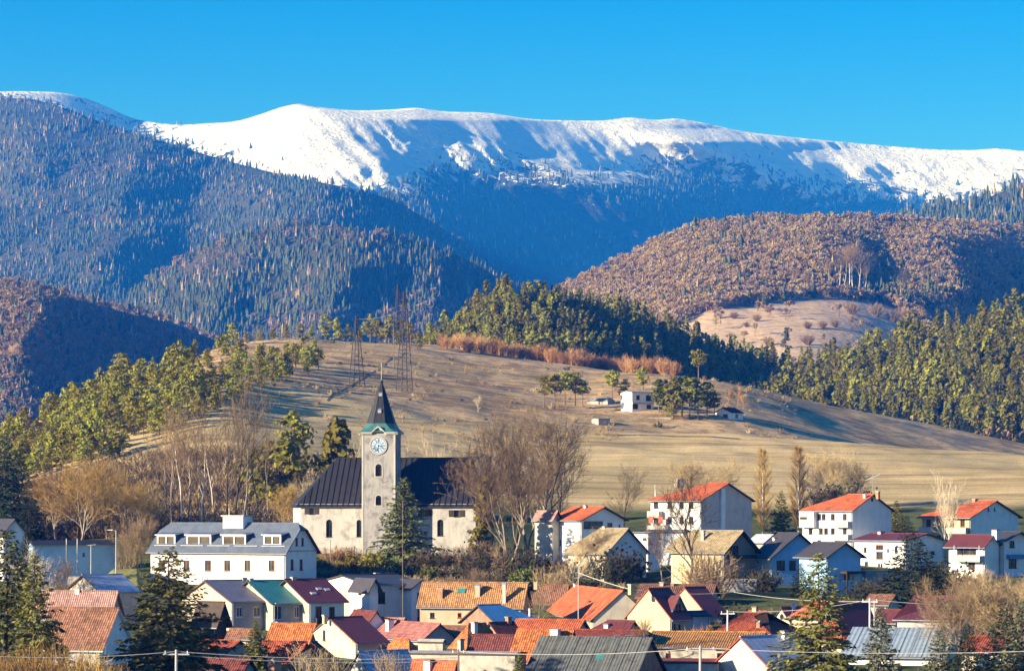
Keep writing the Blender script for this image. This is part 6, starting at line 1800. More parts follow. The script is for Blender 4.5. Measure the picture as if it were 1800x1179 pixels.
# ------------------------------------------------------------------ houses on the slope at the right
def upper_right():
    h = House('apartment_house', 'tall cream apartment house with hipped red roof behind a bare tree', 1232, 466, 879, 1144, 1321, 52, 'A', 850, wall=M_white, wallB=M_rose, roof=M_or2, cat='apartment house', ends=(0, 0.95), oe=0.6, og=0.5,
              wins=[('A', px, 887, 8, 12, 'd') for px in (1153, 1177, 1198, 1215)] + [('A', px, 914, 8, 12, 'd') for px in (1153, 1177, 1198, 1215)] + [('A', px, 938, 8, 11, 'd') for px in (1160, 1182, 1205)])
    h.balcony('A', 1144, 1165, 908, 10, 1.1); h.balcony('A', 1144, 1176, 934, 11, 1.2)
    h.beam('chimney_breast', 'B', 1265, 1272, 858, 960, 0.003, 0.35, M_white)
    for px in (1152, 1169):
        mb = MB(); u = h.solve(px, 'A'); P = h.P['A']; z = (HORIZON - 914) / F_PX * 466 - h.C.z
        fbox(mb, P, u - 0.45, u + 0.45, z - 0.5, z + 0.6, 1.25, 1.29); mb.build('red_cloth', plain('red_cloth', (0.55, 0.12, 0.07)), h.root)
    h.chim(1190, 842, 0.5, 0.8, 0.7, M_cream); mb = MB(); p, wp = h.on_roof(1152, 0.15); mb.tube((p.x, p.y, p.z - 0.3), (p.x, p.y, p.z + 1.6), 0.12, n=6); mb.build('flue', M_white, h.roof)
    a = House('annex', 'low white garage annex below the tall cream apartment house', 1201, 446, 936, 1134, 1215, 58, 'A', 932, wall=M_white, roof=M_conc, cat='annex', ridgecap=False, gutter=False, oe=0.2, og=0.2)
    a = House('small_annex', 'small bright white box building with a dark slot window', 1139, 438, 938, 1104, 1160, 48, 'A', 936, wall=M_white, roof=M_conc, cat='annex', ridgecap=False, gutter=False, oe=0.15, og=0.15, wins=[('A', 1133, 947, 7, 4, 'd', 0)])
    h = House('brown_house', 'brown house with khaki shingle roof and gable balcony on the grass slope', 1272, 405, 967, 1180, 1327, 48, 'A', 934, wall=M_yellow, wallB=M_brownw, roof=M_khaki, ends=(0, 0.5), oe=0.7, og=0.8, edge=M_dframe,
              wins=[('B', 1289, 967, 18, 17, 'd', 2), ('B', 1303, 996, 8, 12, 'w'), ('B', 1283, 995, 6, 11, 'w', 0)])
    h.balcony('B', 1279, 1322, 979, 4, 0.9, M_dframe); h.chim(1236, 932, 0.25, 0.45, 0.45, M_tan)
    h = House('blue_shaded_house', 'bright blue gabled house with dark roof next to the brown house', 1356, 408, 978, 1326, 1447, 26, 'A', 938, wall=M_bluew, wallB=M_bluew, roof=M_dark, oe=0.6, og=0.7, edge=M_dframe,
              wins=[('B', 1372.5, 993, 15, 17, 'd'), ('B', 1393, 993, 12, 17, 'd')])
    h.chim(1362, 950, 0.35, 0.5, 0.5, M_white)
    h = House('porch_house', 'smaller bright blue house with dark roof and flat roofed porch', 1454, 395, 977, 1405, 1513, 28, 'A', 955, wall=M_bluew, wallB=M_bluew, roof=M_dark, oe=0.6, og=0.7, edge=M_dframe,
              wins=[('B', 1489.5, 1013, 14, 15, 'w')])
    u0, u1 = h.solve(1477, 'B'), h.solve(1510, 'B'); z = (HORIZON - 1003) / F_PX * 397 - h.C.z
    mb = MB(); mb.box(u0, u1, -1.6, 0.0, z - 0.35, z); mb.box(u0 + 0.1, u0 + 0.25, -1.5, -1.35, -0.5, z - 0.352); mb.box(u1 - 0.25, u1 - 0.1, -1.5, -1.35, -0.5, z - 0.352); mb.build('porch', M_dframe, h.root)
    h = House('apartment_house', 'cream apartment house with orange red roof and enclosed corner balcony', 1498, 453, 897, 1411, 1567, 50, 'A', 870, wall=M_white, wallB=M_white, roof=M_or2, cat='apartment house', ends=(0, 0.9), oe=0.5, og=0.4, edge=M_dframe,
              wins=[('A', px, 908, 7, 11, 'd') for px in (1440, 1448, 1464, 1485)] + [('A', px, 933, 7, 11, 'd') for px in (1443, 1452, 1464, 1485, 1425)] + [('A', px, 951, 7, 5, 'd', 0) for px in (1440, 1470)])
    h.balcony('A', 1411, 1436, 925, 26, 1.0, M_white); h.balcony('A', 1471, 1497, 925, 9, 1.1, M_white2); h.balcony('A', 1471, 1497, 948, 9, 1.1, M_zinc)
    mb = MB(); fbox(mb, h.P['A'], h.solve(1424, 'A') - 0.1, h.solve(1412, 'A'), (HORIZON - 913) / F_PX * 453 - h.C.z, (HORIZON - 908) / F_PX * 453 - h.C.z, 1.003, 1.02); mb.build('balcony_window', M_glass, h.root)
    mb = MB(); c = (0.5 * h.LB, 0, h.h + h.r * 0.72)
    mb.poly([(c[0] + 0.35 * math.cos(k * math.pi / 8), -0.03, c[2] + 0.35 * math.sin(k * math.pi / 8)) for k in range(16)]); mb.build('round_vent', M_dframe, h.root)
    h.chim(1543, 863, 0.52, 0.5, 0.5, M_obrick); h.chim(1520, 868, 0.38, 0.4, 0.4, M_white)
    p, wp = h.on_roof(1534, 0.5); mb = MB(); mb.tube((p.x, p.y, p.z - 0.2), (p.x, p.y, p.z + 3.6), 0.05, n=5); mb.tube((p.x - 0.2, p.y + 1.3, p.z + 2.2), (p.x + 0.2, p.y - 1.2, p.z + 3.2), 0.035, n=4)
    for k in range(5): mb.tube((p.x - 0.45, p.y - 1.0 + 0.5 * k, p.z + 3.1 - 0.2 * k), (p.x + 0.45, p.y - 1.0 + 0.5 * k, p.z + 3.1 - 0.2 * k), 0.02, n=3)
    mb.build('aerial', M_zinc, h.roof)
    h = House('apartment_house', 'cream apartment house with red roof behind white birch stems', 1706, 460, 908, 1621, 1790, 50, 'A', 881, wall=M_cream, wallB=M_white, roof=M_or2, cat='apartment house', ends=(0, 0.9), oe=0.9, og=0.5, edge=M_dframe,
              wins=[('A', px, 919, 8, 13, 'b') for px in (1632, 1652, 1673, 1692)] + [('A', px, 946, 8, 12, 'b') for px in (1634, 1650, 1673, 1692)] + [('B', 1737.5, 895, 2.6, 6, 'd', 0), ('B', 1748.5, 895, 2.6, 6, 'd', 0)])
    h.balcony('A', 1621, 1645, 935, 9, 1.1); h.balcony('A', 1668, 1703, 936, 9, 1.0, M_white2); h.chim(1714, 877, 0.5, 0.9, 0.5, M_obrick)
    h = House('middle_white_house', 'white house with maroon brown roof behind the dark spruce', 1592, 440, 950, 1502, 1657, 50, 'A', 939, wall=M_white, wallB=M_white, roof=M_marm, oe=0.6, og=0.6, edge=M_dframe,
              wins=[('A', 1546, 963, 13, 12, 'b', 2), ('A', 1546, 974, 12, 16, 'd', 0), ('A', 1521, 966, 5, 9, 'd', 0), ('A', 1575, 965, 5, 10, 'd', 0), ('A', 1561, 967, 3.5, 6, 'd', 0), ('A', 1523, 993, 6, 13, 'd', 0), ('A', 1547, 995, 10, 12, 'w'), ('B', 1640, 971, 7, 6, 'd')])
    h.chim(1549, 934, 0.5, 1.3, 0.5, M_white, M_brick)
    h = House('balcony_house', 'white house with maroon roof and deep sunlit balcony at the right edge', 1731, 425, 957, 1668, 1756, 52, 'A', 941, wall=M_white, wallB=M_white, roof=M_marm, oe=0.9, og=0.5,
              wins=[('A', 1699, 966, 34, 17, 'b', 2), ('A', 1708, 994, 12, 13, 'b')])
    h.balcony('A', 1684, 1730, 985, 9, 1.4, M_white2, posts=True); h.chim(1750, 930, 0.55, 0.85, 0.8, M_white, M_brick)
    h = House('edge_house', 'white house block with dark roof and blue balcony cut by the right edge', 1765, 428, 950, 1744, 1815, 30, 'A', 936, wall=M_white, wallB=M_white, roof=M_dark, oe=0.4, og=0.8,
              wins=[('B', 1779, 956, 9, 12, 'd', 1), ('B', 1780, 990, 14, 16, 'd', 1)])
    h.balcony('B', 1769, 1795, 980, 6, 0.9, M_blue)
    h = House('red_roof_villa', 'white villa with red tile roof and dark garage behind the big bare trees', 1022, 447, 913, 972, 1096, 38, 'A', 892, wall=M_white, wallB=M_white, roof=M_or2, oe=0.6, og=0.7, edge=M_dframe,
              wins=[('A', 979, 927, 6, 14, 'd', 0), ('A', 981, 953, 10, 10, 'd', 0), ('B', 1043, 922, 34, 13, 'd', 2), ('B', 1072, 923, 9, 9, 'd', 0), ('B', 1089, 924, 3, 5, 'd', 0)])
    h.chim(1029, 887, 0.45, 0.35, 0.35, M_white)
    a = House('pink_annex', 'pinkish white annex behind the tree trunks beside the red roofed villa', 972, 450, 911, 940, 985, 50, 'A', 899, wall=M_white2, roof=M_pink, cat='annex')
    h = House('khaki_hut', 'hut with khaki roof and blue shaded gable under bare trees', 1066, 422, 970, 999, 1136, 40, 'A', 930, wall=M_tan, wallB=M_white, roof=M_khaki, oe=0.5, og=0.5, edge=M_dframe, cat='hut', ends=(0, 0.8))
    h.chim(1063, 925, 0.5, 0.5, 0.5, M_cream)
    a = House('dark_shed', 'low grey shed roof between the brown house and the blue shaded house', 1344, 430, 952, 1318, 1372, 40, 'A', 940, wall=M_conc, roof=M_lblue, cat='shed', ridgecap=False)
upper_right()

# ------------------------------------------------------------------ houses on the hill
def hill_houses():
    h = House('hill_house', 'white flat roofed two storey cube house among pines on the hill', 1111, hit(1111, 724, 700, 1150).y, 689, 1091, 1149, 30, 'B', 687, wall=M_white, wallB=M_white, roof=M_conc, base=724, ridgecap=False, gutter=False, oe=0.3, og=0.3, sink=4,
              wins=[('B', 1121.5, 698.5, 6, 8, 'd', 0), ('B', 1140, 699.5, 9, 10, 'd', 0), ('B', 1140.5, 714.5, 8, 7, 'd', 0), ('B', 1117, 714, 9, 9, 'd', 1)])
    h.balcony('B', 1111, 1149, 709, 1.5, 0.5)
    h = House('hill_cottage', 'tiny white cottage with dark roof on the hill meadow', 1286, hit(1286, 739, 850, 1150).y, 725, 1256, 1306, 42, 'B', 717, wall=M_white, wallB=M_white, roof=M_navy, base=738, oe=0.4, og=0.4, sink=4,
              wins=[('A', 1275, 732, 8, 9, 'd', 0), ('B', 1295, 731, 5, 7, 'd', 0)])
    h = House('stone_barn', 'ruined stone wall with white corner below the hill house', 1052, hit(1052, 747, 700, 1150).y, 736, 1040, 1072, 30, 'B', 735, wall=M_conc, wallB=M_conc, roof=M_conc, base=747, cat='wall', ridgecap=False, gutter=False, oe=0.05, og=0.05, sink=3)
    h = House('block_wall', 'low unplastered block building left of the hill house', 1068, hit(1068, 712, 700, 1150).y, 704, 1032, 1080, 55, 'A', 700, wall=M_conc, roof=M_conc, base=712, cat='shed', ridgecap=False, gutter=False, oe=0.1, og=0.1, sink=3)
hill_houses()
# ------------------------------------------------------------------ trees and shrubs of the village
def px_h(top, base, Y): return (base - top) / F_PX * Y
b_big1 = b_big2 = None; b_slim = []
def plant(name, pair, px, Y, top, hmesh, label, rz=None, group=None, cat='tree', parts=('trunk', 'crown'), wide=1.0, sink=0.3, base=None):
    p = on_ground(px, Y)
    if base is not None: p.z = at(px, base, Y).z
    hgt = at(px, top, Y).z - p.z
    zt = [max(v.co.z for v in me.vertices) for me in pair if me is not None]
    s = hgt / (max(zt) * ((0.80 if pair in (b_big1, b_big2) or pair in b_slim else 0.86) if parts == ('trunk', 'branches') else 0.985))
    return add_tree(name, pair, p - Vector((0, 0, sink)), (s * wide, s * wide, s), R.uniform(0, 6.28) if rz is None else rz, label, group, cat, parts)

def spruce(seed, h, rad, mat, **k): return tree_pair(*make_spruce(seed, h, rad, **k), BK_spr, mat, 'spruce')
sp_big = spruce(501, 14, 5.6, LF_sprg, whorls=30, per=11, droop=0.42, spray=0.50, dens=1.5, tip=0.8)
sp_big2 = spruce(502, 14, 4.2, LF_sprg, whorls=30, per=10, droop=0.38, spray=0.44, dens=1.5, tip=0.85)
sp_mid = spruce(503, 13, 4.6, LF_spr, whorls=28, per=10, droop=0.45, spray=0.48, dens=1.3, tip=0.8)
sp_blue = spruce(504, 11, 3.2, LF_sprb, whorls=24, per=10, droop=0.2, spray=0.42, dens=1.5, tip=0.7)
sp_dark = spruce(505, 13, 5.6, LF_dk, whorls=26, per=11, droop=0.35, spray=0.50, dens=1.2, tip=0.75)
sp_small = spruce(506, 7, 2.3, LF_sprg, whorls=20, per=9, droop=0.25, spray=0.34, dens=1.2, tip=0.85)
thuja = tree_pair(*make_pine(507, 12, 1.75, 110, 22, 0.02, 0.26, 'cone'), BK_spr, LF_thuja, 'thuja')
S = 'spruce_tree'
plant(S, sp_big, 297, 262, 958, 14, 'huge olive green spruce in front of the long white house', wide=1.3)
plant(S, sp_mid, 12, 256, 925, 13, 'tall dark spruce cut by the left edge', wide=1.2)
plant(S, sp_big2, 60, 252, 968, 14, 'spruce with two pale leaders beside the left edge spruce')
plant(S, sp_big2, 1440, 262, 966, 14, 'tall narrow spruce with yellowish top in front of the porch house', wide=1.3)
plant(S, sp_blue, 1548, 252, 1060, 11, 'thin grey green spruce before the ribbed metal roof', wide=0.95)
plant(S, sp_blue, 1652, 250, 1100, 11, 'grey green spruce left of the wide white and red chimney', wide=1.15)
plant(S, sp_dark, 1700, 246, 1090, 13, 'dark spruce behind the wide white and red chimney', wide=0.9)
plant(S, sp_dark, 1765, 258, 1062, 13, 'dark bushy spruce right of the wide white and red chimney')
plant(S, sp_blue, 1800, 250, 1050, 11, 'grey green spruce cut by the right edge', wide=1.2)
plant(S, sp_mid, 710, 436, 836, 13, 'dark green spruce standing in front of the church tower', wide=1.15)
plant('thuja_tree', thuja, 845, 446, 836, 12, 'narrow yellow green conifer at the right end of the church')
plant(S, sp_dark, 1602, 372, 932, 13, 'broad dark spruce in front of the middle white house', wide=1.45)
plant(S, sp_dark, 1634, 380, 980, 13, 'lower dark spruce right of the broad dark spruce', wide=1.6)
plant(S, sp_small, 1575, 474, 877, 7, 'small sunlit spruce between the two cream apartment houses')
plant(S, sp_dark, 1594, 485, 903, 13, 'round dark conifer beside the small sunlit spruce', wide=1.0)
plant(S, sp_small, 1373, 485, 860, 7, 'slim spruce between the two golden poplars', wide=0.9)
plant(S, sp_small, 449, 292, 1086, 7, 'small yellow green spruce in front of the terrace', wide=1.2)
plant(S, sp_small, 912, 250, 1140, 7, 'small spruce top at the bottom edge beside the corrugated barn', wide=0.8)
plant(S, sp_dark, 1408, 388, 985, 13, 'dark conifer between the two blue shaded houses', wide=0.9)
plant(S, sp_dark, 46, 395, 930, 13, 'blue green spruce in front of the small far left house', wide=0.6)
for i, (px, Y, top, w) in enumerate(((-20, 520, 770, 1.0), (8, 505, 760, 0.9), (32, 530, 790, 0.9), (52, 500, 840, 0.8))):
    plant(S, sp_dark, px, Y, top, 13, ('nearly black spruce cut by the left edge of the picture', 'tallest nearly black spruce of the clump at the left edge', 'middle nearly black spruce of the clump at the left edge', 'shorter dark spruce at the right end of the left clump')[i], group='dark spruces at the left edge', wide=w)
pine_r = tree_pair(*make_pine(512, 10, 4.2, 60, 26, 0.05, 0.40, 'round'), BK_pine, LF_pine, 'round_pine')
plant('pine_tree', pine_r, 492, 545, 766, 10, 'round olive pine left of the church behind bare trees')
plant('pine_tree', tree_pair(*make_pine(513, 12, 3.2, 60, 22, 0.05, 0.42, 'cone'), BK_pine, LF_pine, 'cone_pine'), 595, 545, 728, 12, 'tall olive pine just behind the church roof at left')
plant('pine_tree', pines[3], 512, 600, 720, 9, 'dark topped pine at the foot of the bare hill')

# leafless trees -----------------------------------------------------
def bare(seed, h, mw, mt, **k): return tree_pair(*make_bare(seed, h, **k), mw, mt, 'bare_tree')
PB = ('trunk', 'branches')
b_big1 = bare(601, 22, BK_grey, TW_brown, spread=0.52, depth=4, kids=(8, 6, 5), twigs=5, twig_len=1.5, wtw=0.04, first=0.26, up=0.7, trunk=0.018)
b_big2 = bare(602, 22, BK_dark, TW_dark, spread=0.55, depth=4, kids=(8, 6, 5), twigs=5, twig_len=1.5, wtw=0.04, first=0.28, up=0.7, trunk=0.018)
b_mul = bare(603, 16, BK_grey, TW_brown, spread=0.5, stems=3, depth=4, kids=(6, 5, 4), twigs=4, twig_len=1.3, wtw=0.04, first=0.3, up=0.7, trunk=0.014)
b_slim = [bare(605 + k, 18, (BK_grey, BK_dark, BK_birch)[k % 3], (TW_brown, TW_dark, TW_brown)[k % 3], spread=0.45, depth=4, kids=(6, 4, 3), twigs=3, twig_len=1.2, wtw=0.035, first=0.42, up=0.9, trunk=0.013) for k in range(3)]
b_gold = [bare(610 + k, 13, BK_grey, TW_gold, spread=0.5, stems=3, depth=4, kids=(6, 5, 4), twigs=4, twig_len=1.5, first=0.2, up=0.5, trunk=0.014, wtw=0.035) for k in range(2)]
b_dome = bare(613, 12, BK_grey, TW_tan, spread=0.55, stems=4, depth=4, kids=(6, 5, 4), twigs=8, twig_len=1.0, first=0.12, up=0.8, trunk=0.013, wtw=0.035)
b_spread = bare(614, 13, BK_dark, TW_dark, spread=0.62, depth=4, kids=(6, 6, 4), twigs=4, twig_len=1.1, wtw=0.04, first=0.30, up=0.6, trunk=0.02)
b_small = [bare(616 + k, 6, BK_grey, (TW_brown, TW_tan)[k % 2], spread=0.6, depth=3, kids=(6, 6), twigs=9, twig_len=0.9, first=0.25, up=0.6, trunk=0.018) for k in range(2)]
b_pale = bare(619, 6, BK_birch, TW_pale, spread=0.55, depth=3, kids=(7, 6), twigs=9, twig_len=0.9, first=0.25, up=0.6, trunk=0.02)
birch = [bare(621 + k, 14, BK_birch, TW_pale, spread=0.36, stems=2, depth=4, kids=(6, 4, 3), twigs=4, twig_len=1.0, first=0.35, up=1.0, trunk=0.011) for k in range(2)]
def make_poplar(seed, h=15.0, rad=1.5, n=2600):
    r = np.random.default_rng(seed)
    nz = np.linspace(0, 1, 9); tr = np.stack([r.normal(0, 0.05, 9), r.normal(0, 0.05, 9), nz * h * 0.98], 1)
    wood = tubes(tr[:-1], tr[1:], 0.16 * (1 - nz[:-1] * 0.85), 0.16 * (1 - nz[1:] * 0.85), 6)
    f = r.uniform(0.06, 0.97, 150); a = r.uniform(0, 6.28, 150); L = rad * np.sin(np.pi * np.clip(f * 0.85 + 0.15, 0, 1)) ** 0.6 * r.uniform(0.6, 1.1, 150)
    A = np.stack([0 * f, 0 * f, f * h], 1); B = A + np.stack([np.cos(a) * L, np.sin(a) * L, L * r.uniform(0.9, 1.8, 150)], 1)
    parts = [tubes(A, B, np.full(150, 0.035), np.full(150, 0.015), 3)]
    i_ = r.integers(0, 150, n); t_ = r.uniform(0.2, 1.0, n)[:, None]; p = A[i_] + (B[i_] - A[i_]) * t_
    v = (B[i_] - A[i_]) * 0.35 + r.normal(0, 0.32, (n, 3)); v[:, 2] += 0.25
    parts.append(ribbons(p, p + v, 0.05, r))
    return wood, merge(parts)
poplar = tree_pair(*make_poplar(624), BK_birch, TW_gold, 'poplar')
T = 'bare_tree'
plant(T, b_big2, 966, 478, 765, 20, 'tall dark leafless tree behind the red roofed villa', group='big bare trees right of the church', parts=PB, wide=1.0)
plant(T, b_big1, 950, 480, 735, 20, 'tallest leafless tree with pale leaning trunk right of the church', group='big bare trees right of the church', parts=PB, wide=1.0)
plant(T, b_mul, 898, 436, 800, 14.5, 'leafless tree with forked pale trunks in front of the big bare trees', group='big bare trees right of the church', parts=PB)
plant(T, b_big1, 868, 468, 748, 20, 'leafless tree overlapping the right end of the church roof', group='big bare trees right of the church', parts=PB, rz=2.0, wide=0.8)
plant(T, b_big2, 905, 486, 765, 20, 'dark leafless tree behind the forked pale trunks', group='big bare trees right of the church', parts=PB, rz=3.1)
plant(T, b_big2, 992, 492, 810, 20, 'dark leafless tree just behind the red roofed villa', group='big bare trees right of the church', parts=PB, rz=0.7, wide=0.75)
plant(T, b_mul, 850, 462, 790, 14.5, 'brown leafless tree at the corner of the church nave', group='big bare trees right of the church', parts=PB, rz=2.2)
plant(T, b_mul, 928, 484, 775, 14.5, 'bushy leafless tree between the big bare trees', group='big bare trees right of the church', parts=PB, rz=1.0)
for i, (px, Y, top, k, lab) in enumerate(((290, 520, 772, 0, 'leftmost slim leafless tree behind the long white house'), (303, 505, 752, 0, 'slim leafless tree with pale leaning trunk behind the roof box house'), (318, 512, 745, 2, 'slim pale trunk in the leafless row behind the long white house'),
        (330, 520, 735, 0, 'tall pale leafless tree in the row behind the long white house'), (356, 515, 745, 2, 'straight pale leafless tree left of the white roof box'), (396, 500, 730, 1, 'dark trunked leafless tree just left of the white roof box'),
        (412, 505, 715, 1, 'dark forked leafless tree rising above the white roof box'), (428, 515, 708, 0, 'tallest pale trunk right of the white roof box'), (452, 520, 738, 1, 'brown leafless tree right of the tallest pale trunk'), (372, 540, 760, 2, 'thin leafless tree in the back of the row'), (345, 545, 770, 1, 'dark thin leafless tree in the back of the row'), (470, 530, 770, 0, 'leafless tree next to the round olive pine'), (270, 530, 790, 1, 'brown leafless tree at the left end of the slim row'))):
    plant(T, b_slim[k], px, Y, top - 4, 16.5, lab, group='slim leafless trees behind the long white house', parts=PB, wide=0.85)
for (px, Y, top, k, lab) in ((100, 500, 822, 0, 'golden leafless tree next to the dark spruce clump'), (140, 492, 800, 1, 'tallest golden leafless tree at the left'), (178, 505, 806, 0, 'golden leafless tree behind the street lamp'), (222, 512, 820, 1, 'brown golden leafless tree left of the slim row'), (250, 500, 842, 0, 'smaller golden leafless tree near the long white house')):
    plant(T, b_gold[k], px, Y, top, 11.5, lab, group='golden leafless trees at the left', parts=PB, wide=1.15)
plant(T, b_gold[0], 505, 478, 845, 11.5, 'golden bushy leafless tree at the left corner of the church', parts=PB, wide=0.8)
plant(T, b_dome, 238, 420, 908, 11, 'bushy leafless tree beside the street lamp', parts=PB, wide=0.9)
plant(T, b_pale, 88, 352, 962, 5.6, 'pale pruned tree in front of the long low hall', parts=PB, wide=0.9)
plant(T, b_small[0], 130, 350, 985, 5.6, 'small brown garden tree behind the pink roof', parts=PB)
plant(T, b_spread, 1213, 395, 842, 12, 'wide dark leafless tree in front of the tall apartment house', parts=PB, wide=1.05)
plant(T, b_small[0], 1166, 415, 915, 5.6, 'small leafless tree below the white garage annex', parts=PB)
plant(T, b_big2, 1100, 506, 836, 20, 'dark leafless tree behind the khaki hut', parts=PB, wide=1.0)
plant(T, b_small[1], 1008, 392, 955, 5.6, 'pale bushy bare tree above the brown tiled roof', parts=PB, wide=1.1)
plant(T, b_mul, 1045, 425, 930, 14.5, 'dark shrubby leafless tree before the khaki hut', parts=PB)
for (px, Y, top, lab) in ((1690, 300, 1018, 'tan twiggy leafless tree beside the dusky maroon roof'), (1745, 305, 998, 'tallest tan twiggy leafless tree in the right corner'), (1795, 298, 1004, 'tan twiggy leafless tree cut by the right edge')):
    plant(T, b_dome, px, Y, top, 11, lab, group='tan twiggy trees in the right corner', parts=PB, wide=1.2)
plant('poplar_tree', poplar, 1341, 520, 800, 14, 'left golden poplar with pale trunk between apartment houses', group='golden poplars', parts=PB, wide=1.0)
plant('poplar_tree', poplar, 1404, 525, 796, 14, 'right golden poplar beside the enclosed balcony apartment house', group='golden poplars', parts=PB, wide=1.15, rz=2.0)
for (px, Y, top, lab) in ((628, 500, 775, 'white stemmed birch behind the church tower at left'), (758, 500, 768, 'white stemmed birch rising above the church roof'), (543, 490, 830, 'white stemmed birch at the left end of the church roof'), (1660, 446, 836, 'white birch in front of the right apartment house'), (1674, 448, 850, 'second white birch in front of the right apartment house'), (1700, 545, 868, 'thin pale tree behind the right apartment house'), (727, 520, 790, 'short golden birch right of the tower')):
    plant('birch_tree', birch[px % 2], px, Y, top, 12.8, lab, group='white stemmed birches', parts=PB, wide=0.7)
plant(T, b_dome, 1235, 575, 806, 11, 'wide purple brown leafless tree behind the tall apartment house', parts=PB, wide=1.5)
plant(T, b_dome, 1470, 600, 792, 11, 'wide brown leafless tree in the hedge above the apartment houses', parts=PB, wide=1.2)
plant(T, b_spread, 1500, 595, 815, 12, 'dark leafless tree in the hedge above the apartment houses', parts=PB, wide=1.2)
plant(T, b_spread, 1445, 590, 825, 12, 'dark low leafless tree at the left end of the hedge above the houses', parts=PB, wide=1.3)
p = hit(840, 725); add_tree('bare_tree', b_pale, p, 24 * p.y / F_PX / 5.6, 0.5, 'lone pale little tree on the shaded hill slope', parts=PB)
rb_ = bare(631, 6, BK_grey, TW_rust, spread=0.5, depth=3, kids=(7, 6), twigs=10, twig_len=0.9, first=0.25, up=0.6, trunk=0.018)
for (px, py, hp, lab) in ((1280, 712, 26, 'rust brown young tree above the tiny cottage'), (1297, 715, 28, 'middle rust brown young tree right of the tiny cottage'), (1308, 722, 24, 'last rust brown young tree right of the tiny cottage')):
    p = hit(px, py, 700, 1100); add_tree('bare_tree', rb_, p, hp * p.y / F_PX / 5.6, R.uniform(0, 6), lab, 'rust brown young trees by the cottage', parts=PB)
# pruned branches at the bottom edge, in front of the roofs
pol = bare(633, 6.5, BK_grey, TW_tan, spread=0.5, stems=3, depth=3, kids=(5, 4), twigs=3, twig_len=0.8, first=0.3, up=1.2, trunk=0.02)
for (px, top, lab) in ((548, 1130, 'pruned leafless tree with thick upright branches before the dark hipped roof'), (598, 1136, 'second pruned leafless tree before the dark hipped roof'), (668, 1138, 'pruned leafless tree before the little tan gable'), (700, 1140, 'thin pruned leafless tree at the bottom edge beside the tan gable')):
    plant(T, pol, px, 238, top, 6.2, lab, group='pruned trees at the bottom edge', parts=PB, wide=0.9)
plant(T, b_small[0], 1122, 300, 1085, 5.6, 'flat topped little tree before the big cream gable', parts=PB, wide=1.1)
plant(T, b_small[0], 943, 345, 1035, 5.6, 'small bare tree between the orange roofs', parts=PB)

# shrubs ---------------------------------------------------------------
def shr(seed, mat, h, rad, leaf=None, lm=None, stems=30, n=600, w=0.03):
    st, lf = make_shrub(seed, h, rad, stems, n, w, leaf)
    return (np_mesh('shrub_stems', *st, [mat]), np_mesh('shrub_leaves', *lf, [lm]) if lf else None)
sh_gold = shr(701, TW_gold, 4.0, 2.6, n=1400, stems=50, w=0.035)
sh_tan = shr(702, TW_tan, 3.0, 2.0, n=1000)
sh_brown = shr(703, TW_brown, 3.0, 2.2, n=1000)
sh_dark = shr(704, TW_dark, 3.0, 2.4, (260, 0.16), LF_dk, n=900)
sh_rust = shr(705, TW_rust, 2.2, 1.6, n=800)
sh_yg = shr(706, TW_brown, 3.2, 2.2, (1500, 0.16), LF_bush, n=400)
sh_gr = shr(707, TW_brown, 2.6, 1.8, (1200, 0.15), LF_pined, n=300)
PS = ('stems', 'leaves')
def shrub(pair, px, Y, top, hm, label, group=None, wide=1.0, name='shrub'):
    plant(name, pair, px, Y, top + (14 if name == 'shrub' and pair is sh_gold and px < 240 else 0), hm, label, None, group, 'shrub', PS, wide, 0.1)
for i, (px, top) in enumerate(((-5, 1120), (22, 1108), (50, 1100), (78, 1108), (104, 1096), (130, 1104), (156, 1112), (182, 1128), (206, 1140))):
    shrub(sh_gold, px, 236 + (i % 3) * 4, top, 4.0, 'golden brown leafless shrub in the lower left thicket, %s' % ('cut by the left edge', 'second from the left', 'third from the left', 'fourth from the left', 'fifth from the left', 'fourth from its right end', 'third from its right end', 'second from its right end', 'rightmost')[i], 'golden shrubs at the lower left corner', 0.9)
shrub(sh_yg, 618, 425, 962, 3.2, 'left yellow green bush below the church', 'yellow green bushes below the church', 1.1)
shrub(sh_yg, 652, 424, 958, 3.2, 'right yellow green bush below the church', 'yellow green bushes below the church', 1.1)
shrub(sh_yg, 590, 428, 978, 3.2, 'small yellow green bush beside the gable of the long white house', 'yellow green bushes below the church', 1.0)
shrub(sh_gr, 563, 424, 974, 2.6, 'narrow olive bush right against the gable of the long white house')
shrub(sh_gr, 685, 424, 975, 2.6, 'dark green bush at the foot of the church spruce', None, 1.3)
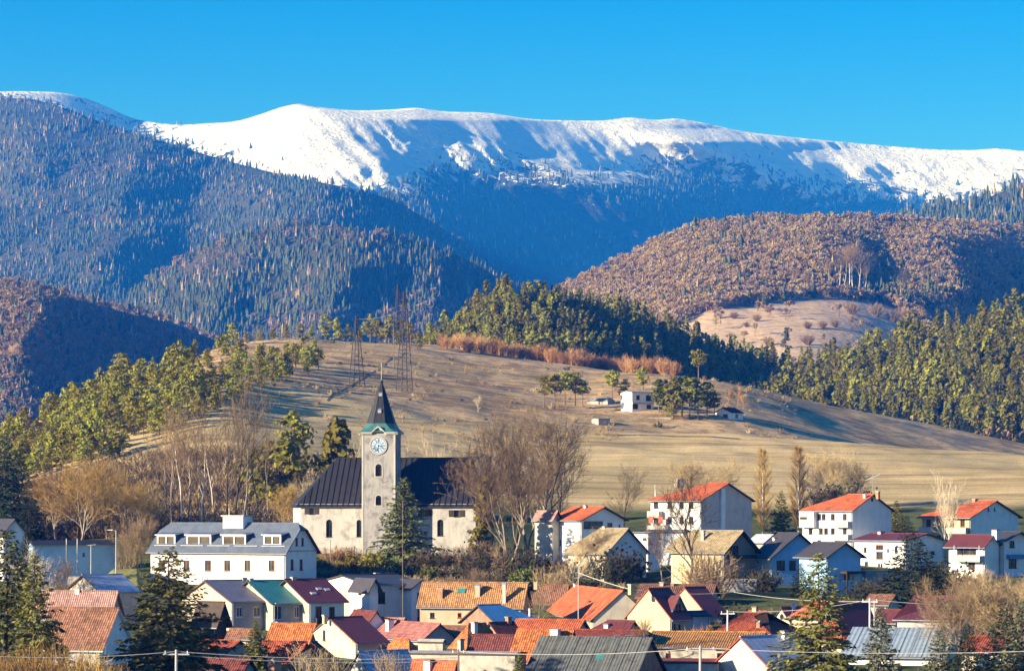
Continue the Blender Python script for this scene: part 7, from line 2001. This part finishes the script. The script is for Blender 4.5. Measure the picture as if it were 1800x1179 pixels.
for (px, Y, top, pr, hm, lab) in ((578, 440, 955, sh_rust, 2.2, 'reddish shrub under the left church windows'), (598, 442, 950, sh_rust, 2.2, 'reddish brown shrub in front of the nave wall'), (616, 442, 952, sh_brown, 3.0, 'brown shrub at the left foot of the tower'),
        (742, 432, 958, sh_brown, 3.0, 'brown shrub right of the church spruce'), (765, 428, 950, sh_dark, 3.0, 'dark shrub below the right church windows'), (788, 430, 955, sh_brown, 3.0, 'brown shrub below the shuttered church windows'), (812, 428, 945, sh_brown, 3.0, 'tall brown shrub near the yellow green conifer'),
        (835, 426, 950, sh_dark, 3.0, 'dark shrub at the foot of the yellow green conifer'), (860, 428, 940, sh_brown, 3.0, 'brown thicket left of the forked pale trunks'), (882, 425, 950, sh_brown, 3.0, 'brown thicket around the forked pale trunks'), (915, 424, 945, sh_dark, 3.0, 'dark thicket right of the forked pale trunks'), (935, 430, 958, sh_brown, 3.0, 'brown thicket below the villa annex'),
        (720, 412, 985, sh_dark, 3.0, 'dark shrub on the bank below the church spruce'), (755, 408, 990, sh_gr, 2.6, 'green shrub on the bank below the church'), (800, 410, 985, sh_dark, 3.0, 'dark shrub on the bank above the orange roof'), (840, 408, 990, sh_brown, 3.0, 'brown shrub on the bank above the orange roof'), (880, 405, 990, sh_dark, 3.0, 'dark green shrub on the bank above the chimneys'), (920, 402, 992, sh_gr, 2.6, 'green shrub on the bank left of the pale bushy tree'), (960, 400, 985, sh_tan, 3.0, 'tan shrub beside the pale bushy tree'), (985, 398, 995, sh_brown, 3.0, 'brown shrub on the bank behind the brown tiled roof'), (1030, 398, 985, sh_dark, 3.0, 'dark shrub on the bank behind the aerial mast'),
        (1060, 415, 955, sh_dark, 3.0, 'large dark shrub left before the khaki hut'), (1085, 418, 952, sh_dark, 3.0, 'large dark shrub in front of the hut gable'), (1110, 420, 958, sh_dark, 3.0, 'dark shrub right of the khaki hut'), (1245, 388, 945, sh_brown, 3.0, 'tall purple brown shrub before the brown house'), (1258, 385, 962, sh_brown, 3.0, 'purple brown shrub at the corner of the brown house'), (1228, 392, 985, sh_tan, 3.0, 'tan shrub at the foot of the wide dark tree'),
        (1345, 396, 990, sh_dark, 3.0, 'dark shrub left of the blue shaded house window'), (1335, 400, 985, sh_dark, 3.0, 'dark shrub between brown and blue shaded house'), (1520, 380, 1005, sh_dark, 3.0, 'dark shrub right of the porch'), (1545, 385, 1005, sh_dark, 3.0, 'dark shrub under the middle white house'), (1660, 395, 975, sh_dark, 3.0, 'dark shrub left of the balcony house'), (1685, 398, 985, sh_dark, 3.0, 'dark shrub below the sunlit balcony'), (1720, 400, 998, sh_brown, 3.0, 'brown shrub below the balcony house'), (1760, 400, 1000, sh_brown, 3.0, 'brown shrub below the edge house'),
        (1480, 590, 840, sh_dark, 3.0, 'dark round hedge bush above the enclosed balcony house'), (1500, 588, 838, sh_dark, 3.0, 'second dark round hedge bush above the enclosed balcony house'), (1460, 586, 842, sh_dark, 3.0, 'left dark hedge bush above the apartment house'), (1440, 588, 842, sh_brown, 3.0, 'brown hedge bush left above the apartment house'),
        (100, 440, 955, sh_tan, 3.0, 'tan shrub behind the long low hall'), (165, 352, 1020, sh_tan, 3.0, 'tan shrub in front of the pale low building'), (150, 356, 1025, sh_gold, 4.0, 'golden shrub in front of the pale low building'), (215, 432, 950, sh_tan, 3.0, 'tan shrub on the green bank near the street lamp'), (1300, 345, 1050, sh_dark, 3.0, 'dark shrub on the grass slope behind the red hipped roof'), (1240, 330, 1090, sh_rust, 2.2, 'small rust shrub at the maroon gable houses'), (1212, 318, 1095, sh_rust, 2.2, 'small rust shrub beside the cream lean-to')):
    shrub(pr, px, Y, top, hm, lab, None, 1.0)
# undergrowth below the slim trees and along the hill foot: mass
rs = np.random.default_rng(51)
und = [np_mesh('undergrowth', *make_shrub(720 + k, 1.0, 0.9, 16, 160, 0.03)[0], [(TW_brown, TW_tan, TW_dark, TW_dark)[k]]) for k in range(4)]
C_und = proto_collection('undergrowth', und)
n = 1500
px = rs.uniform(60, 560, n); Y = rs.uniform(500, 640, n); x = (px - 900) / F_PX * Y
scatter('undergrowth', 'brown leafless undergrowth on the lower slope behind the slim trees', np.stack([x, Y, ground_z(x, Y)], 1), rs.uniform(1.2, 4.2, n), rs.integers(0, 4, n), C_und, rs)
n = 900
px = rs.uniform(560, 1000, n); Y = rs.uniform(398, 446, n); x = (px - 900) / F_PX * Y
scatter('bank_undergrowth', 'low brown weeds and brambles on the bank below the church', np.stack([x, Y, ground_z(x, Y)], 1), rs.uniform(0.6, 1.9, n), rs.integers(0, 4, n), C_und, rs)
n = 700
px = rs.uniform(1000, 1800, n); Y = rs.uniform(345, 420, n); x = (px - 900) / F_PX * Y
k_ = fbm(x / 12, Y / 12, 2) > 0.1
scatter('slope_weeds', 'weeds and low brambles on the shaded grass slope at right', np.stack([x, Y, ground_z(x, Y)], 1)[k_], rs.uniform(0.4, 1.3, k_.sum()), rs.integers(0, 4, k_.sum()), C_und, rs)

# ------------------------------------------------------------------ pylons, poles, lamps, wires
M_steel = plain('pylon_steel', (0.09, 0.08, 0.07), 0.6, 0.2)
M_pole = plain('grey_pole', (0.45, 0.42, 0.38), 0.6)
M_polew = plain('wooden_pole', (0.20, 0.15, 0.10), 0.8)
M_wire = plain('wire', (0.5, 0.47, 0.42), 0.5)
def pylon(px, py, top, label, w=4.6, Yr=(760, 1150), dark=False, arms=True):
    p = hit(px, py, *Yr); H = at(px, top, p.y).z - p.z
    r = empty('lattice_pylon', p, 0.5); tag(r, label, 'pylon', 'lattice pylons on the bare hill')
    hw = lambda f: w / 2 * (1 - f) ** 0.9 * 0.92 + 0.22
    cor = lambda f, k: ((-1 if k in (0, 3) else 1) * hw(f), (-1 if k in (0, 1) else 1) * hw(f), f * H)
    for k in range(4):
        b = MB()
        for j in range(8): b.tube(cor(j / 8, k), cor((j + 1) / 8, k), 0.115, n=4, cap=False)
        b.build('leg', M_steel, r)
    lv = [0, 0.16, 0.3, 0.42, 0.53, 0.63, 0.72, 0.80, 0.87, 0.93]
    b = MB()
    for a, c in zip(lv[:-1], lv[1:]):
        for k in range(4):
            j = (k + 1) % 4
            b.tube(cor(a, k), cor(c, j), 0.04, n=3, cap=False); b.tube(cor(a, j), cor(c, k), 0.04, n=3, cap=False); b.tube(cor(c, k), cor(c, j), 0.04, n=3, cap=False)
    tag(b.build('bracing', M_steel, r), kind='stuff')
    if arms:
        for f, L in ((0.80, 2.4), (0.90, 1.8)):
            b = MB(); b.tube((-L, 0, f * H), (L, 0, f * H), 0.11, n=4); b.tube((-L, 0, f * H), (0, 0, f * H + 1.0), 0.06, n=3); b.tube((L, 0, f * H), (0, 0, f * H + 1.0), 0.06, n=3); b.build('crossarm', M_steel, r)
    b = MB(); b.tube((0, 0, 0.93 * H), (0, 0, H), 0.1, 0.05, n=4); b.build('mast_tip', M_steel, r)
    return r
pylon(627, 678, 555, 'shorter left lattice pylon on the bare hill', 3.4, arms=False)
pylon(711, 688, 513, 'tall front lattice pylon right of the church spire', 3.6)
pylon(700, 608, 500, 'dark lattice pylon behind the front one on the hilltop', 3.2, (900, 1200), True)
def pole(name, px, Y, top, label, mat=M_pole, r=0.11, group=None, base=None, arm=0.0, cat='pole'):
    p = on_ground(px, Y) if base is None else at(px, base, Y)
    H = at(px, top, Y).z - p.z
    e = empty(name, p); tag(e, label, cat, group)
    b = MB(); b.tube((0, 0, -0.3), (0, 0, H), r, r * 0.7, n=8); b.build('post', mat, e)
    if arm:
        b = MB(); b.box(-arm, arm, -0.05, 0.05, H - 0.45, H - 0.33); b.build('crossarm', mat, e)
        for q in (-arm * 0.85, 0.0, arm * 0.85):
            b = MB(); b.tube((q, 0, H - 0.33), (q, 0, H - 0.1), 0.05, n=6); b.build('insulator', M_frame, e)
    return e, H
e, H = pole('street_lamp', 204, 388, 932, 'tall pale street lamp with flat white head beside the green bank', r=0.1, group='street lamps at left', cat='lamp')
b = MB(); b.tube((0, 0, H - 0.05), (-0.75, 0, H + 0.05), 0.05, n=5); b.build('bracket', M_pole, e); b = MB(); b.box(-1.15, -0.45, -0.15, 0.15, H + 0.02, H + 0.14); b.build('lamp_head', M_frame, e)
e, H = pole('street_lamp', 160, 395, 958, 'lamp post with short double arm in front of the long low hall', r=0.09, group='street lamps at left', cat='lamp')
b = MB(); b.tube((-0.5, 0, H), (0.7, 0, H + 0.1), 0.05, n=5); b.build('bracket', M_pole, e)
pole('utility_pole', 117, 398, 946, 'left of two plain pale poles before the long low hall', r=0.12, group='plain poles at left')
pole('utility_pole', 136, 398, 946, 'right of two plain pale poles before the long low hall', r=0.12, group='plain poles at left')
pole('utility_pole', 242, 420, 908, 'thin wooden pole behind the bushy tree at the street lamp', M_polew, 0.09)
pole('mast', 708, 352, 882, 'tall thin grey metal mast in front of the church spruce', M_polew, r=0.055)
pole('mast', 1016.7, 345, 990, 'thin pale mast rising from the red orange roof', r=0.07)
pole('utility_pole', 310, 240, 1141, 'wooden wire pole at the bottom edge under the huge spruce', M_pole, 0.16, arm=1.1)
pole('utility_pole', 1231, 240, 1134, 'concrete wire pole with crossarm at the bottom edge', M_pole, 0.15, arm=1.3)
pole('utility_pole', 806, 246, 1140, 'thin dark pole with short crossarm at the bottom edge', M_polew, 0.1, arm=0.55)
pole('utility_pole', 1529, 318, 1051, 'white twin pole with crossarm above the ribbed metal roof', M_frame, 0.13, arm=0.9, group='twin poles at right')
pole('utility_pole', 1537, 320, 1055, 'darker twin pole just right of the white twin pole', M_pole, 0.11, group='twin poles at right')
e, H = pole('street_lamp', 1778, 250, 1166, 'short lamp at the bottom right edge', r=0.09, cat='lamp'); b = MB(); b.box(-0.55, 0.1, -0.12, 0.12, H - 0.02, H + 0.1); b.build('lamp_head', M_frame, e)
pole('utility_pole', 1279, 322, 1072, 'white pole with crossarm beside the red hipped roof', M_frame, 0.12, arm=0.8)
pole('utility_pole', 692, 940, 575, 'wooden pole left of the front pylon', M_polew, 0.16, base=650)
pole('lamp_post', 581, 432, 948, 'small dark lamp post below the left church windows', M_polew, 0.06, cat='lamp')

def wire(label, pts, sag=0.6, r=0.028, group='overhead wires'):
    b = MB(); V = [Vector(p) for p in pts]
    for a, c in zip(V[:-1], V[1:]):
        n = 14; q = [a.lerp(c, k / n) - Vector((0, 0, sag * 4 * (k / n) * (1 - k / n))) for k in range(n + 1)]
        for u, w in zip(q[:-1], q[1:]): b.tube(u, w, r, n=4, cap=False)
    tag(b.build('overhead_wire', M_wire), label, 'wire', group)
wire('upper pale wire crossing the lower left corner to the bottom pole', [at(-60, 1150, 236), at(310, 1144, 240), at(806, 1155, 246)], 0.35, 0.035)
wire('lower pale wire leaving the bottom left pole to the right', [at(310, 1150, 240), at(806, 1160, 246)], 0.4)
wire('wire crossing the corrugated barn roof to the concrete pole', [at(806, 1144, 246), at(1231, 1138, 240), at(1900, 1140, 236)], 0.4)
wire('pale wire bundle from the thin mast down to the cream gable', [at(1016.7, 1006, 345), at(1104, 1034, 342)], 0.1, 0.05)
wire('wire from the white pole across the grass slope', [at(1279, 1074, 322), at(1529, 1053, 318), at(1900, 1060, 318)], 0.5)
wire('wire across the grass slope above the maroon roofs', [at(1104, 1034, 342), at(1290, 1040, 345), at(1529, 1056, 318)], 0.4)
wire('long power line from the left pylon to the front pylon', [hit(627, 678, 760, 1150) + Vector((0, 0, 20)), hit(711, 688, 760, 1150) + Vector((0, 0, 25))], 1.0, 0.03)

# ------------------------------------------------------------------ garden walls and fences
def low_wall(label, pxa, pxb, Y, top, mat=M_conc, h=1.6, name='garden_wall'):
    a, b_ = at(pxa, top, Y), at(pxb, top, Y)
    r = empty(name, (a.x, Y, a.z - h)); tag(r, label, 'wall')
    b = MB(); L = b_.x - a.x; b.box(0, L, 0, 0.3, -1.5, h); b.build('wall', mat, r)
    b = MB(); b.box(-0.05, L + 0.05, -0.05, 0.35, h + 0.002, h + 0.1); b.build('coping', M_conc, r)
low_wall('low concrete garden wall below the brown house', 1262, 1330, 396, 1018)
low_wall('dark retaining wall below the middle white house', 1505, 1600, 402, 1003, M_conc, 1.9)
low_wall('pale garden wall behind the pink roof', 118, 200, 358, 1014, M_white2, 1.8)
low_wall('low stone wall under the hill pines', 1112, 1180, hit(1150, 738, 700, 1150).y, 734, M_conc, 0.9)
# green bank by the street lamp
def bank():
    n = 26; V, Fc = [], []
    for i in range(n + 1):
        for j in range(9):
            px = 160 + (262 - 160) * i / n; Yb = 396 + 22 * j / 8
            x = (px - 900) / F_PX * Yb
            hgt = 2.6 * math.sin(math.pi * min(1, j / 8)) ** 0.8 * min(1.0, i / 10) * min(1, (n - i) / 5)
            V.append((x, Yb, gz(x, Yb) - 0.3 + hgt))
    for i in range(n):
        for j in range(8): a = i * 9 + j; Fc.append((a, a + 9, a + 10, a + 1))
    t = NT('bank_grass'); f = t.noise(t.pos(1.0), 0.8, 5, 0.65)
    t.base(t.ramp(f, [(0.3, (0.15, 0.16, 0.04)), (0.6, (0.30, 0.27, 0.07))])); t.bump(f, 0.8, 0.3)
    tag(mobj('grass_bank', np_mesh('grass_bank', V, Fc, [t.mat], smooth=True)), 'green grass bank beside the street lamp', kind='structure')
bank()
# satellite dishes on gables
for (px, py, Y, lab) in ((1395, 1063, 335, 'white satellite dish above the round window gable'), (1200, 845, 466, 'grey satellite dish beside the apartment house chimney')):
    p = at(px, py, Y); e = empty('satellite_dish', p, 0.6); tag(e, lab, 'satellite dish')
    b = MB(); n = 14
    for k in range(n):
        A_, B_ = 2 * math.pi * k / n, 2 * math.pi * (k + 1) / n
        for (r0, d0), (r1, d1) in (((0, 0.12), (0.25, 0.09)), ((0.25, 0.09), (0.45, 0.0))):
            b.poly([(r * math.cos(x), d, r * math.sin(x)) for (r, d), x in (((r0, d0), A_), ((r1, d1), A_), ((r1, d1), B_), ((r0, d0), B_))])
    b.build('dish', M_frame, e); b = MB(); b.tube((0, 0.12, 0), (0, 0.3, -1.2), 0.03, n=5); b.build('bracket', M_zinc, e)
